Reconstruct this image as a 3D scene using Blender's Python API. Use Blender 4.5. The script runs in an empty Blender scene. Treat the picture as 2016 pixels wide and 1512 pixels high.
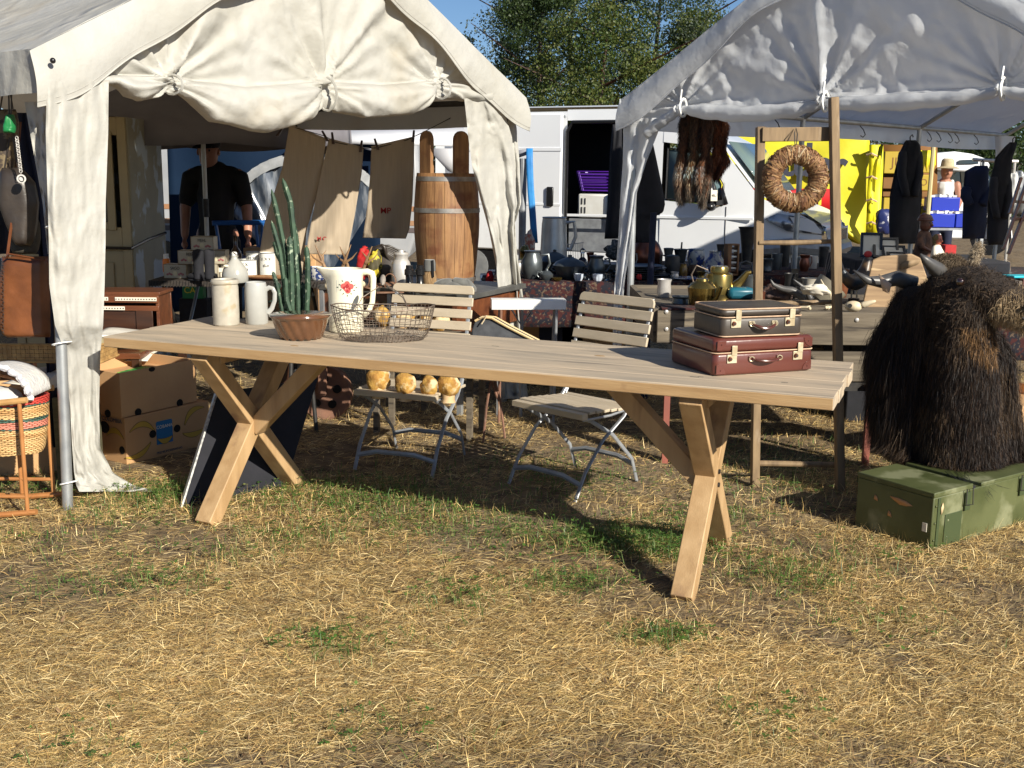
import bpy, math, random
import numpy as np
from mathutils import Vector, Matrix
random.seed(7); RNG = np.random.default_rng(7)
R = math.radians
scene = bpy.context.scene
col = scene.collection

# ------------------------------------------------------------------ camera
F, PIT, ROL, H = 2150.0, .1921, -.0105, 1.446
_c, _s = math.cos(PIT), math.sin(PIT); _cr, _sr = math.cos(ROL), math.sin(ROL)
right0 = Vector((1, 0, 0)); up0 = Vector((0, _s, _c)); fwd = Vector((0, _c, -_s))
rx = right0 * _cr - up0 * _sr; uy = right0 * _sr + up0 * _cr
cam = bpy.data.cameras.new('camera'); cam.sensor_width = 36; cam.lens = 36 * F / 2016
cam.clip_start = .05; cam.clip_end = 600
camo = bpy.data.objects.new('camera', cam); col.objects.link(camo)
m = Matrix((rx, uy, -fwd)).transposed().to_4x4(); m.translation = (0, 0, H)
camo.matrix_world = m; scene.camera = camo

# ------------------------------------------------------------------ light
SUN_AZ, SUN_EL = 142.0, 27.0
w = bpy.data.worlds.new('World'); scene.world = w; w.use_nodes = True
nt = w.node_tree; bg = nt.nodes['Background']
sky = nt.nodes.new('ShaderNodeTexSky'); sky.sky_type = 'NISHITA'; sky.sun_disc = False
sky.sun_elevation = R(SUN_EL); sky.sun_rotation = R(SUN_AZ); sky.altitude = 50
sky.air_density = .8; sky.dust_density = .2; sky.ozone_density = 5
nt.links.new(sky.outputs[0], bg.inputs[0]); bg.inputs[1].default_value = .060
sl = bpy.data.lights.new('sun', 'SUN'); sl.energy = 5.0; sl.angle = R(.5); sl.color = (1, .93, .8)
so = bpy.data.objects.new('sun', sl); col.objects.link(so)
sd = Vector((math.sin(R(SUN_AZ)) * math.cos(R(SUN_EL)), math.cos(R(SUN_AZ)) * math.cos(R(SUN_EL)), math.sin(R(SUN_EL))))
so.rotation_euler = sd.to_track_quat('Z', 'Y').to_euler(); so.location = sd * 30
scene.view_settings.view_transform = 'Standard'; scene.view_settings.look = 'None'
scene.view_settings.exposure = .66; scene.view_settings.gamma = 1
scene.cycles.max_bounces = 7; scene.cycles.transparent_max_bounces = 12

# ------------------------------------------------------------------ placing helpers (pixel of the photo + a real depth, height or plane -> point)
def ray(px, py):
    a = px - 1008; b = 756 - py
    u = a * _cr + b * _sr; v = -a * _sr + b * _cr
    return np.array([u, F * _c + v * _s, -F * _s + v * _c]) / F
def G(px, py, z=0.):
    d = ray(px, py); return np.array([0, 0, H]) + d * ((z - H) / d[2])
def D(px, py, Y):
    d = ray(px, py); return np.array([0, 0, H]) + d * (Y / d[1])
def PL(px, py, p, n):                                   # hit the vertical plane through p (x,y) with normal n (x,y)
    d = ray(px, py); t = (p[0] * n[0] + p[1] * n[1]) / (d[0] * n[0] + d[1] * n[1])
    return np.array([0, 0, H]) + d * t

# ------------------------------------------------------------------ materials
def _n(nt, t, **k):
    n = nt.nodes.new(t)
    for a, b in k.items(): setattr(n, a, b)
    return n
def mat(name, c1, c2=None, rough=.7, metal=0., sc=6., st=(1, 1, 1), bump=0., bsc=None, det=5., lo=.35, hi=.65, spot=None, sps=3., spt=.6, spw=.08,
        spec=.5, coat=0., attr=None, trans=0., sss=0., emis=None, dist=0., alpha=1., spst=None, sheen=0., ridge=0., rsc=3.):
    m = bpy.data.materials.new(name); m.use_nodes = True; t = m.node_tree; L = t.links.new
    b = t.nodes['Principled BSDF']; b.inputs['Roughness'].default_value = rough; b.inputs['Metallic'].default_value = metal
    b.inputs['Specular IOR Level'].default_value = spec; b.inputs['Coat Weight'].default_value = coat
    if trans: b.inputs['Transmission Weight'].default_value = trans; b.inputs['IOR'].default_value = 1.45
    if alpha < 1: b.inputs['Alpha'].default_value = alpha
    if sheen: b.inputs['Sheen Weight'].default_value = sheen
    tc = _n(t, 'ShaderNodeTexCoord'); mp = _n(t, 'ShaderNodeMapping'); mp.inputs['Scale'].default_value = st
    L(tc.outputs['Object'], mp.inputs[0])
    c1 = tuple(c1) + (1,)
    out = None
    if c2 is not None:
        nz = _n(t, 'ShaderNodeTexNoise'); nz.inputs['Scale'].default_value = sc; nz.inputs['Detail'].default_value = det
        nz.inputs['Distortion'].default_value = dist
        L(mp.outputs[0], nz.inputs[0]); cr = _n(t, 'ShaderNodeValToRGB')
        cr.color_ramp.elements[0].position = lo; cr.color_ramp.elements[1].position = hi
        cr.color_ramp.elements[0].color = c1; cr.color_ramp.elements[1].color = tuple(c2) + (1,)
        L(nz.outputs[0], cr.inputs[0]); out = cr.outputs[0]
    if attr:
        at = _n(t, 'ShaderNodeAttribute'); at.attribute_name = attr
        if out is None: out = at.outputs['Color']
        else:
            mx = _n(t, 'ShaderNodeMix', data_type='RGBA', blend_type='MULTIPLY'); mx.inputs[0].default_value = 1
            L(out, mx.inputs[6]); L(at.outputs['Color'], mx.inputs[7]); out = mx.outputs[2]
    if spot is not None:
        n2 = _n(t, 'ShaderNodeTexNoise'); n2.inputs['Scale'].default_value = sps; n2.inputs['Detail'].default_value = 8
        mp2 = _n(t, 'ShaderNodeMapping'); mp2.inputs['Scale'].default_value = spst or (1, 1, 1); mp2.inputs['Location'].default_value = (3.3, 1.7, 5.1)
        L(tc.outputs['Object'], mp2.inputs[0]); L(mp2.outputs[0], n2.inputs[0])
        r2 = _n(t, 'ShaderNodeMapRange'); r2.inputs[1].default_value = spt; r2.inputs[2].default_value = spt + spw
        L(n2.outputs[0], r2.inputs[0]); mx = _n(t, 'ShaderNodeMix', data_type='RGBA'); L(r2.outputs[0], mx.inputs[0])
        if out is None: mx.inputs[6].default_value = c1
        else: L(out, mx.inputs[6])
        mx.inputs[7].default_value = tuple(spot) + (1,); out = mx.outputs[2]
    if out is None: b.inputs['Base Color'].default_value = c1
    else: L(out, b.inputs['Base Color'])
    bp0 = None
    if ridge:
        n4 = _n(t, 'ShaderNodeTexNoise'); n4.noise_type = 'RIDGED_MULTIFRACTAL'; n4.inputs['Scale'].default_value = rsc; n4.inputs['Detail'].default_value = 3.5; n4.inputs['Roughness'].default_value = .55
        n4.inputs['Distortion'].default_value = .6; L(mp.outputs[0], n4.inputs[0]); bp0 = _n(t, 'ShaderNodeBump'); bp0.inputs['Distance'].default_value = ridge; L(n4.outputs[0], bp0.inputs['Height']); L(bp0.outputs[0], b.inputs['Normal'])
    if bump:
        n3 = _n(t, 'ShaderNodeTexNoise'); n3.inputs['Scale'].default_value = bsc or sc * 2; n3.inputs['Detail'].default_value = 6
        L(mp.outputs[0], n3.inputs[0]); bp = _n(t, 'ShaderNodeBump'); bp.inputs['Strength'].default_value = 1
        bp.inputs['Distance'].default_value = bump; L(n3.outputs[0], bp.inputs['Height']); L(bp.outputs[0], b.inputs['Normal'])
        if bp0: L(bp0.outputs[0], bp.inputs['Normal'])
    return m
def translucent(m, fac=.25, colr=(.8, .8, .75)):         # thin cloth lets some light through
    t = m.node_tree; b = t.nodes['Principled BSDF']; o = t.nodes['Material Output']
    tr = _n(t, 'ShaderNodeBsdfTranslucent'); tr.inputs[0].default_value = tuple(colr) + (1,)
    mx = _n(t, 'ShaderNodeMixShader'); mx.inputs[0].default_value = fac
    t.links.new(b.outputs[0], mx.inputs[1]); t.links.new(tr.outputs[0], mx.inputs[2]); t.links.new(mx.outputs[0], o.inputs[0])
    return m

# ------------------------------------------------------------------ mesh builder
def frame(d):
    d = Vector(d).normalized(); a = Vector((0, 0, 1)) if abs(d.z) < .9 else Vector((1, 0, 0))
    u = d.cross(a).normalized(); return u, d.cross(u).normalized()
class MB:
    def __init__(s, off=(0, 0, 0)): s.V = []; s.F = []; s.M = []; s.off = Vector(off); s.mi = 0
    def add(s, vs, fs):
        o = len(s.V); s.V += [tuple(Vector(v) - s.off) for v in vs]; s.F += [tuple(i + o for i in f) for f in fs]; s.M += [s.mi] * len(fs); return s
    def box(s, c, size, rot=None):
        x, y, z = [k / 2 for k in size]
        vs = [Vector((a * x, b * y, d * z)) for a in (-1, 1) for b in (-1, 1) for d in (-1, 1)]
        if rot is not None:
            rm = Matrix.Rotation(rot, 3, 'Z') if not isinstance(rot, Matrix) else rot
            vs = [rm @ v for v in vs]
        return s.add([v + Vector(c) for v in vs], [(0, 1, 3, 2), (4, 6, 7, 5), (0, 4, 5, 1), (2, 3, 7, 6), (0, 2, 6, 4), (1, 5, 7, 3)])
    def bar(s, p0, p1, w, t, side=None):                 # rectangular bar from p0 to p1: w across 'side', t across the other
        p0, p1 = Vector(p0), Vector(p1); d = (p1 - p0).normalized()
        u = Vector(side) if side is not None else frame(d)[0]
        u = (u - d * u.dot(d)).normalized(); v = d.cross(u)
        q = [p + u * a * w / 2 + v * b * t / 2 for p in (p0, p1) for a, b in ((-1, -1), (1, -1), (1, 1), (-1, 1))]
        return s.add(q, [(3, 2, 1, 0), (4, 5, 6, 7)] + [(i, (i + 1) % 4, (i + 1) % 4 + 4, i + 4) for i in range(4)])
    def tube(s, pts, r, n=8, cap=True, closed=False, flat=1.):
        P = [Vector(p) for p in pts]; k = len(P); rr = r if hasattr(r, '__len__') else [r] * k
        vs = []; u = None
        for i, p in enumerate(P):
            if closed: d = P[(i + 1) % k] - P[i - 1]
            else: d = P[min(i + 1, k - 1)] - P[max(i - 1, 0)]
            d = d.normalized() if d.length > 1e-9 else Vector((0, 0, 1))
            if u is None: u = frame(d)[0]
            else:
                u = u - d * u.dot(d); u = u.normalized() if u.length > 1e-6 else frame(d)[0]
            v = d.cross(u)
            vs += [p + (u * math.cos(2 * math.pi * j / n) + v * math.sin(2 * math.pi * j / n) * flat) * rr[i] for j in range(n)]
        fs = []
        for i in range(k if closed else k - 1):
            a = i * n; b = ((i + 1) % k) * n
            fs += [(a + j, a + (j + 1) % n, b + (j + 1) % n, b + j) for j in range(n)]
        if cap and not closed: fs += [tuple(range(n - 1, -1, -1)), tuple((k - 1) * n + j for j in range(n))]
        return s.add(vs, fs)
    def cyl(s, p0, p1, r0, r1=None, n=16): return s.tube([p0, p1], [r0, r0 if r1 is None else r1], n)
    def lathe(s, prof, c=(0, 0, 0), n=28, sx=1., sy=1., wob=None, ax=None):
        c = Vector(c); vs = []; k = len(prof)
        for i, (r, z) in enumerate(prof):
            for j in range(n):
                a = 2 * math.pi * j / n; q = r * (wob(a, i / (k - 1)) if wob else 1)
                v = Vector((q * math.cos(a) * sx, q * math.sin(a) * sy, z))
                vs.append((ax @ v if ax else v) + c)
        fs = [(i * n + j, i * n + (j + 1) % n, (i + 1) * n + (j + 1) % n, (i + 1) * n + j) for i in range(k - 1) for j in range(n)]
        if prof[0][0] > 1e-4: fs.append(tuple(range(n - 1, -1, -1)))
        if prof[-1][0] > 1e-4: fs.append(tuple((k - 1) * n + j for j in range(n)))
        return s.add(vs, fs)
    def grid(s, A):
        A = np.asarray(A); a, b = A.shape[:2]
        return s.add([Vector(p) for p in A.reshape(-1, 3)], [(i * b + j, i * b + j + 1, (i + 1) * b + j + 1, (i + 1) * b + j) for i in range(a - 1) for j in range(b - 1)])
    def ball(s, c, r, n=16, k=10, f=None, rot=None):
        rr = r if hasattr(r, '__len__') else (r, r, r); vs = []
        for i in range(k + 1):
            t = math.pi * i / k
            for j in range(n):
                a = 2 * math.pi * j / n; v = Vector((math.sin(t) * math.cos(a), math.sin(t) * math.sin(a), math.cos(t)))
                q = f(v) if f else 1.
                v = Vector((v.x * rr[0], v.y * rr[1], v.z * rr[2])) * q
                if rot is not None: v = rot @ v
                vs.append(v + Vector(c))
        return s.add(vs, [(i * n + j, (i + 1) * n + j, (i + 1) * n + (j + 1) % n, i * n + (j + 1) % n) for i in range(k) for j in range(n)])
    def prism(s, poly, o, u, v, th):                     # polygon (2D) on plane o,u,v extruded by th along u x v, centred
        u, v = Vector(u), Vector(v); w_ = u.cross(v).normalized() * th / 2; o = Vector(o); k = len(poly)
        vs = [o + u * a + v * b - w_ for a, b in poly] + [o + u * a + v * b + w_ for a, b in poly]
        return s.add(vs, [tuple(range(k - 1, -1, -1)), tuple(range(k, 2 * k))] + [(i, (i + 1) % k, (i + 1) % k + k, i + k) for i in range(k)])
    def build(s, name, mats, parent=None, loc=None, rz=0., smooth=True, bevel=0., seg=2, solid=0., sub=0, ang=35, **tags):
        me = bpy.data.meshes.new(name); me.from_pydata(s.V, [], s.F); me.validate()
        if not isinstance(mats, (list, tuple)): mats = [mats]
        for q in mats: me.materials.append(q)
        if len(mats) > 1 and len(me.polygons) == len(s.M): me.polygons.foreach_set('material_index', s.M)
        import bmesh as _b
        bm = _b.new(); bm.from_mesh(me); _b.ops.remove_doubles(bm, verts=bm.verts, dist=1e-5); _b.ops.recalc_face_normals(bm, faces=bm.faces); bm.to_mesh(me); bm.free()
        if smooth:
            me.shade_smooth()
            if ang: me.set_sharp_from_angle(angle=R(ang))
        o = bpy.data.objects.new(name, me); col.objects.link(o)
        if parent: o.parent = parent
        if loc is not None: o.location = loc
        if rz: o.rotation_euler.z = rz
        if solid: q = o.modifiers.new('t', 'SOLIDIFY'); q.thickness = solid; q.offset = 0
        if bevel: q = o.modifiers.new('b', 'BEVEL'); q.width = bevel; q.segments = seg; q.limit_method = 'ANGLE'; q.angle_limit = R(40)
        if sub: q = o.modifiers.new('s', 'SUBSURF'); q.levels = q.render_levels = sub
        tag(o, **tags); return o
def tag(o, label=None, cat=None, group=None, kind=None):
    if label: o['label'] = label
    if cat: o['category'] = cat
    if group: o['group'] = group
    if kind: o['kind'] = kind
    return o
def thing(name, loc, label, cat, group=None, rz=0.):
    o = bpy.data.objects.new(name, None); col.objects.link(o); o.empty_display_size = .05
    o.location = loc; o.rotation_euler.z = rz; return tag(o, label, cat, group)
def dup(o, loc=None, rz=None, label=None, parent=None, top=True):
    c = o.copy(); col.objects.link(c)
    if parent: c.parent = parent
    if top:
        if loc is not None: c.location = loc
        if rz is not None: c.rotation_euler.z = rz
        if label: c['label'] = label
    for ch in [x for x in bpy.data.objects if x.parent == o]: dup(ch, parent=c, top=False)
    return c
def text(name, s, size, mtl, parent, loc, rot, ext=.0006, align='CENTER', sx=1., bold=0.):
    cu = bpy.data.curves.new(name, 'FONT'); cu.body = s; cu.size = size; cu.extrude = ext; cu.align_x = align; cu.align_y = 'CENTER'; cu.offset = bold
    tmp = bpy.data.objects.new(name, cu); col.objects.link(tmp); dg = bpy.context.evaluated_depsgraph_get(); me = bpy.data.meshes.new_from_object(tmp.evaluated_get(dg))
    bpy.data.objects.remove(tmp); bpy.data.curves.remove(cu); me.name = name; me.materials.clear(); me.materials.append(mtl)
    o = bpy.data.objects.new(name, me); col.objects.link(o); o.parent = parent; o.location = loc; o.rotation_euler = rot; o.scale = (sx, 1, 1); return o
def vnoise(p, seed=0):                                   # smooth value noise, vectorised (N,2)
    p = np.asarray(p, float); i = np.floor(p).astype(int); f = p - i; f = f * f * (3 - 2 * f)
    def h(a, b): q = np.sin(a * 127.1 + b * 311.7 + seed * 74.7) * 43758.5453; return q - np.floor(q)
    a = h(i[..., 0], i[..., 1]); b = h(i[..., 0] + 1, i[..., 1]); c = h(i[..., 0], i[..., 1] + 1); d = h(i[..., 0] + 1, i[..., 1] + 1)
    return (a * (1 - f[..., 0]) + b * f[..., 0]) * (1 - f[..., 1]) + (c * (1 - f[..., 0]) + d * f[..., 0]) * f[..., 1]
def fbm(p, seed=0, o=3): return sum(vnoise(np.asarray(p) * 2 ** k, seed + k) / 2 ** (k + 1) for k in range(o))
def interp(pts, n):                                      # resample a polyline of numbers evenly
    P = np.array(pts, float); t = np.linspace(0, 1, len(P)); q = np.linspace(0, 1, n)
    return np.stack([np.interp(q, t, P[:, k]) for k in range(P.shape[1])], 1)

# ------------------------------------------------------------------ palette
M = {}
M['canvas'] = mat('canvas', (.50, .495, .465), (.45, .44, .395), rough=.55, sc=2.2, bump=.010, bsc=11, ridge=.03, rsc=4.2, spot=(.42, .36, .26), sps=1.7, spt=.58, spw=.2, spec=.35, det=8)
translucent(M['canvas'], .17, (.62, .50, .36))
M['pvc'] = mat('white_plastic_sheet', (.72, .74, .76), (.64, .66, .69), rough=.28, sc=2.5, bump=.008, bsc=11, ridge=.022, rsc=4., spot=(.5, .5, .48), sps=2, spt=.6, spw=.2, spec=.6)
translucent(M['pvc'], .42, (.78, .79, .82))
M['tabletop'] = mat('weathered_oak', (.36, .30, .225), (.53, .42, .295), rough=.68, sc=1.5, st=(1, 6, 6), bump=.001, bsc=16, lo=.34, hi=.66, spot=(.22, .185, .145), sps=2.2, spst=(1, 9, 6), spt=.55, spw=.2, dist=.9)
M['oak'] = mat('fresh_oak', (.46, .305, .155), (.36, .225, .105), rough=.6, sc=2, st=(9, 9, 1), bump=.0008, bsc=20, spot=(.25, .15, .08), sps=3, spst=(4, 4, 1), spt=.58, spw=.14)
M['oakedge'] = mat('oak_edge', (.43, .28, .135), (.33, .20, .09), rough=.65, sc=3, st=(1, 6, 12), bump=.0012, bsc=20, spot=(.22, .12, .06), sps=5, spt=.68)
M['steel'] = mat('galvanised_steel', (.45, .47, .48), (.33, .35, .37), rough=.42, metal=.6, sc=12)
M['dkmetal'] = mat('dark_metal', (.03, .03, .032), (.06, .055, .05), rough=.5, metal=.5, sc=20)
M['grmetal'] = mat('grey_painted_metal', (.33, .35, .37), (.24, .25, .27), rough=.4, metal=.3, sc=15)
M['black'] = mat('black_cloth', (.008, .009, .013), (.014, .014, .02), rough=.9, sc=9, bump=.004)
M['blackgloss'] = mat('black_plastic', (.012, .012, .013), rough=.25)
M['darkblue'] = mat('navy_cloth', (.006, .010, .03), (.009, .014, .045), rough=.85, sc=6, bump=.004)
M['whitepaint'] = mat('white_paint', (.78, .79, .78), (.68, .68, .66), rough=.35, sc=6, coat=.2)
M['vanpaint'] = mat('van_white', (.76, .78, .8), (.72, .74, .77), rough=.28, sc=1.5, coat=.4)
M['slat'] = mat('beige_slat', (.50, .42, .31), (.42, .35, .25), rough=.5, sc=3, st=(2, 8, 8), bump=.0006, bsc=30)
M['cream'] = mat('cream_glaze', (.78, .74, .58), (.74, .69, .52), rough=.12, sc=5, coat=.5, spot=(.52, .44, .3), sps=9, spt=.68)
M['stone'] = mat('stoneware', (.44, .405, .335), (.36, .33, .27), rough=.42, sc=30, bump=.0006, bsc=60, spot=(.36, .30, .2), sps=10, spt=.62)
M['stonegrey'] = mat('grey_stoneware', (.42, .42, .395), (.35, .35, .325), rough=.2, sc=7, coat=.4, spot=(.34, .31, .25), sps=8, spt=.66)
M['leather'] = mat('tan_leather', (.19, .065, .022), (.09, .03, .011), rough=.38, sc=7, bump=.002, bsc=30, spot=(.07, .025, .01), sps=6, spt=.6)
M['dkleather'] = mat('dark_leather', (.05, .04, .033), (.025, .02, .018), rough=.4, sc=8, bump=.003, bsc=20)
M['card'] = mat('cardboard', (.54, .32, .15), (.47, .27, .125), rough=.85, sc=4, bump=.0006, bsc=60)
M['carddark'] = mat('printed_cardboard', (.48, .28, .13), (.42, .24, .11), rough=.8, sc=4)
M['wood'] = mat('old_brown_wood', (.27, .185, .10), (.15, .10, .055), rough=.75, sc=4, st=(6, 6, 1), bump=.0015, bsc=16, spot=(.30, .22, .14), sps=5, spst=(4, 4, 1), spt=.62)
M['woodgrey'] = mat('grey_planks', (.17, .14, .10), (.09, .072, .052), rough=.85, sc=3, st=(1, 12, 12), bump=.002, bsc=12, spot=(.04, .032, .025), sps=3, spst=(1, 14, 14), spt=.58)
M['dkwood'] = mat('dark_wood', (.055, .022, .011), (.03, .013, .008), rough=.35, sc=4, st=(1, 8, 8))
M['redwood'] = mat('mahogany', (.16, .055, .022), (.09, .03, .014), rough=.3, sc=3, st=(1, 8, 8), coat=.2)
M['barrel'] = mat('barrel_oak', (.31, .165, .068), (.18, .088, .038), rough=.62, sc=3, st=(14, 14, 1.2), bump=.001, bsc=20, spot=(.16, .06, .025), sps=3, spst=(2, 2, 3), spt=.52, spw=.14)
M['iron'] = mat('hoop_iron', (.36, .35, .33), (.20, .17, .15), rough=.5, metal=.6, sc=14)
M['rust'] = mat('rusty_iron', (.24, .12, .075), (.15, .078, .052), rough=.8, sc=10, bump=.002, spot=(.30, .22, .16), sps=7, spt=.6)
M['alu'] = mat('aluminium', (.62, .60, .57), (.48, .46, .43), rough=.36, metal=.45, sc=10)
M['pewter'] = mat('pewter', (.13, .145, .15), (.06, .07, .08), rough=.34, metal=.6, sc=10)
M['brass'] = mat('brass', (.30, .22, .07), (.17, .12, .035), rough=.25, metal=.9, sc=6)
M['copper'] = mat('copper', (.28, .10, .06), (.16, .06, .04), rough=.3, metal=.8, sc=6)
M['brown_glaze'] = mat('brown_glaze', (.17, .075, .032), (.10, .042, .018), rough=.16, sc=5, coat=.7)
M['wire'] = mat('old_wire', (.17, .12, .09), (.26, .22, .18), rough=.55, metal=.7, sc=40)
M['maroon'] = mat('maroon_fibre', (.125, .034, .024), (.095, .025, .018), rough=.3, sc=4, coat=.25, bump=.0008, bsc=25, spot=(.38, .2, .15), sps=7, spst=(1, 1, 5), spt=.72, spw=.02)
M['browncase'] = mat('worn_brown_fibre', (.065, .052, .042), (.04, .031, .025), rough=.45, sc=6, bump=.0008, bsc=30, spot=(.15, .135, .12), sps=4, spt=.6, spw=.1)
M['trim'] = mat('pale_piping', (.62, .42, .27), (.45, .30, .19), rough=.6, sc=30)
M['lock'] = mat('tin_lock', (.62, .56, .4), (.45, .36, .22), rough=.35, metal=.35, sc=30)
M['handle'] = mat('handle_leather', (.11, .028, .02), (.07, .02, .014), rough=.25, sc=10, coat=.3)
M['linen'] = mat('linen', (.62, .52, .39), (.53, .44, .325), rough=.9, sc=6, st=(14, 1, 1), bump=.001, bsc=40, sheen=.2)
translucent(M['linen'], .42, (.62, .5, .36))
M['cactus'] = mat('cactus', (.045, .09, .05), (.02, .045, .03), rough=.7, sc=14, spot=(.30, .36, .26), sps=34, spt=.6)
M['glass'] = mat('glass', (.8, .85, .85), rough=.05, trans=1.)
M['darkglass'] = mat('dark_glass', (.02, .03, .035), rough=.04, spec=.8)
M['enamel'] = mat('white_enamel', (.74, .74, .7), (.68, .67, .62), rough=.2, sc=8, coat=.3)
M['ink'] = mat('ink', (.03, .03, .03), rough=.7)
M['redthread'] = mat('red_thread', (.35, .02, .02), rough=.8)
M['skin'] = mat('skin', (.42, .2, .13), (.36, .16, .1), rough=.5, sc=12)
M['bone'] = mat('bone', (.66, .57, .4), (.52, .42, .27), rough=.55, sc=14, bump=.001)
M['horn'] = mat('horn', (.045, .045, .048), (.09, .085, .08), rough=.4, sc=12)
M['antler'] = mat('antler', (.30, .18, .09), (.16, .09, .045), rough=.55, sc=18)
M['felt'] = mat('grey_felt', (.13, .13, .12), (.09, .09, .085), rough=.95, sc=20, bump=.002, sheen=.4)
M['olive'] = mat('army_green', (.05, .062, .018), (.095, .108, .042), rough=.5, sc=4, bump=.001, bsc=20, lo=.4, hi=.62, spot=(.19, .20, .11), sps=6, spt=.53, spw=.1)
M['darkolive'] = mat('strap_green', (.05, .07, .03), rough=.4)
M['wick1'] = mat('wicker', (.48, .27, .10), (.34, .18, .065), rough=.6, sc=40)
M['cane'] = mat('cane', (.42, .19, .065), (.34, .14, .045), rough=.4, sc=12)
M['yellow'] = mat('yellow_tarp', (.62, .55, .015), (.52, .47, .012), rough=.55, sc=2, bump=.01, bsc=3)
M['bluetarp'] = mat('blue_tarp', (.006, .018, .042), (.004, .012, .032), rough=.8, spec=.12, sc=1.5, bump=.01)
M['parasol'] = mat('grey_parasol', (.20, .19, .20), (.15, .14, .155), rough=.75, sc=3, bump=.004)
M['bluemetal'] = mat('blue_metal', (.02, .12, .38), (.015, .09, .3), rough=.3, sc=8)
M['bluecloth'] = mat('bright_blue_cloth', (.02, .22, .55), (.015, .15, .42), rough=.6, sc=8, bump=.005)
M['purple'] = mat('purple_plastic', (.09, .015, .32), rough=.4)
M['red'] = mat('red_cloth', (.45, .015, .015), (.32, .01, .01), rough=.7, sc=8, bump=.003)
M['orange'] = mat('orange_label', (.75, .2, .01), rough=.4)
M['green'] = mat('green_card', (.01, .18, .05), rough=.5)
M['paper'] = mat('paper', (.68, .64, .55), (.6, .55, .45), rough=.8, sc=6)
M['fleece'] = mat('fleece', (.6, .58, .55), (.5, .5, .5), rough=.95, sc=30, bump=.006)
M['bluewhite'] = mat('saltglaze_blue', (.42, .44, .46), (.03, .06, .25), rough=.2, sc=16, lo=.48, hi=.54, coat=.4)
M['rug'] = mat('persian_rug', (.04, .007, .007), (.006, .006, .013), rough=.95, sc=30, lo=.46, hi=.52, spot=(.09, .06, .04), sps=55, spt=.58, spw=.03, det=2)
M['raffia'] = mat('raffia', (.25, .13, .065), (.11, .05, .025), rough=.7, sc=30)
# ================================================================== GROUND AND GRASS
gm = mat('dry_soil_and_thatch', (.075, .05, .027), (.24, .17, .088), rough=.95, sc=9, det=10, bump=.02, bsc=30, spot=(.20, .15, .09), sps=1.1, spt=.5, spw=.25)
g = MB(); xs = np.linspace(-200, 200, 41); g.grid([[(x, y, 0) for x in xs] for y in np.linspace(-60, 340, 41)])
g.build('ground', gm, smooth=False, kind='structure', label='dry trampled meadow soil under the market stalls')

def blades(name, n, area, length, width, tilt, colf, seed, curve=.13, dens=None, bias=.68, lift=.006, shape=2):
    """thin bent blades as one mesh; area -> (N,2) ground points; tilt 0 = lying, 90 = upright"""
    r = np.random.default_rng(seed); P = area(r, n)
    if dens is not None: P = P[r.random(len(P)) < dens(P)]
    n = len(P); L = r.uniform(*length, n); W = r.uniform(*width, n) * (.55 + .12 * P[:, 1])
    az = np.where(r.random(n) < bias, r.normal(.35, .55, n), r.uniform(0, 2 * np.pi, n)); az = az + np.pi * (r.random(n) < .5)
    el = np.radians(np.abs(r.normal(tilt[0], tilt[1], n))); el = np.minimum(el, 1.5)
    d = np.stack([np.cos(az) * np.cos(el), np.sin(az) * np.cos(el), np.sin(el)], 1)
    sd_ = np.stack([-np.sin(az), np.cos(az), r.uniform(-.35, .35, n)], 1)
    b = np.stack([-np.sin(az), np.cos(az), np.zeros(n)], 1) * r.normal(0, curve, n)[:, None]
    base = np.stack([P[:, 0], P[:, 1], r.uniform(0, lift * 2, n)], 1)
    k = 3; V = np.zeros((n, k * 2, 3)); wd = [1, .85, .25]
    for i in range(k):
        t = i / (k - 1); c = base + d * (L * t)[:, None] + b * (L * t * t)[:, None]
        c[:, 2] += (-.25 * t * t + .12 * t) * L * np.cos(el) ; c[:, 2] = np.maximum(c[:, 2], .002)
        V[:, i * 2] = c - sd_ * (W * wd[i] / 2)[:, None]; V[:, i * 2 + 1] = c + sd_ * (W * wd[i] / 2)[:, None]
    me = bpy.data.meshes.new(name); nv = n * 6; me.vertices.add(nv); me.vertices.foreach_set('co', V.reshape(-1))
    q = np.array([[0, 1, 3, 2], [2, 3, 5, 4]]); I = (np.arange(n)[:, None, None] * 6 + q[None]).reshape(-1)
    me.loops.add(len(I)); me.loops.foreach_set('vertex_index', I.astype(np.int32)); nf = n * 2; me.polygons.add(nf)
    me.polygons.foreach_set('loop_start', (np.arange(nf) * 4).astype(np.int32)); me.polygons.foreach_set('loop_total', np.full(nf, 4, np.int32))
    me.update(calc_edges=True)
    C = colf(r, n, P); at = me.color_attributes.new('Col', 'FLOAT_COLOR', 'POINT')
    CC = np.ones((n, 6, 4)); CC[:, :, :3] = C[:, None, :]; at.data.foreach_set('color', CC.reshape(-1))
    o = bpy.data.objects.new(name, me); col.objects.link(o); return o
def fan(y0, y1, pw=1.25):                                # ground the camera can see, denser near
    def f(r, n):
        u = r.random(n); a = y0 ** (1 - pw); b = y1 ** (1 - pw); y = (a + (b - a) * u) ** (1 / (1 - pw))
        x = r.uniform(-.62, .62, n) * (y + .45); return np.stack([x, y], 1)
    return f
pal = np.array([[.78, .60, .28], [.62, .45, .19], [.88, .74, .42], [.42, .28, .12], [.24, .155, .08], [.70, .58, .34], [.46, .36, .14]])
def straw_col(r, n, P):
    pr = np.array([.22, .2, .17, .16, .1, .09, .06]); i = r.choice(len(pal), n, p=pr); c = pal[i] * np.array([1.2, 1.13, 1.02]) * (r.uniform(.32, 1.4, n) ** 1.25)[:, None]
    t = fbm(P * 1.3, 5); return c * (.72 + .5 * t)[:, None]
bm_ = mat('straw_blades', (1, 1, 1), rough=.65, attr='Col', spec=.25); translucent(bm_, .12, (.6, .45, .2))
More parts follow.
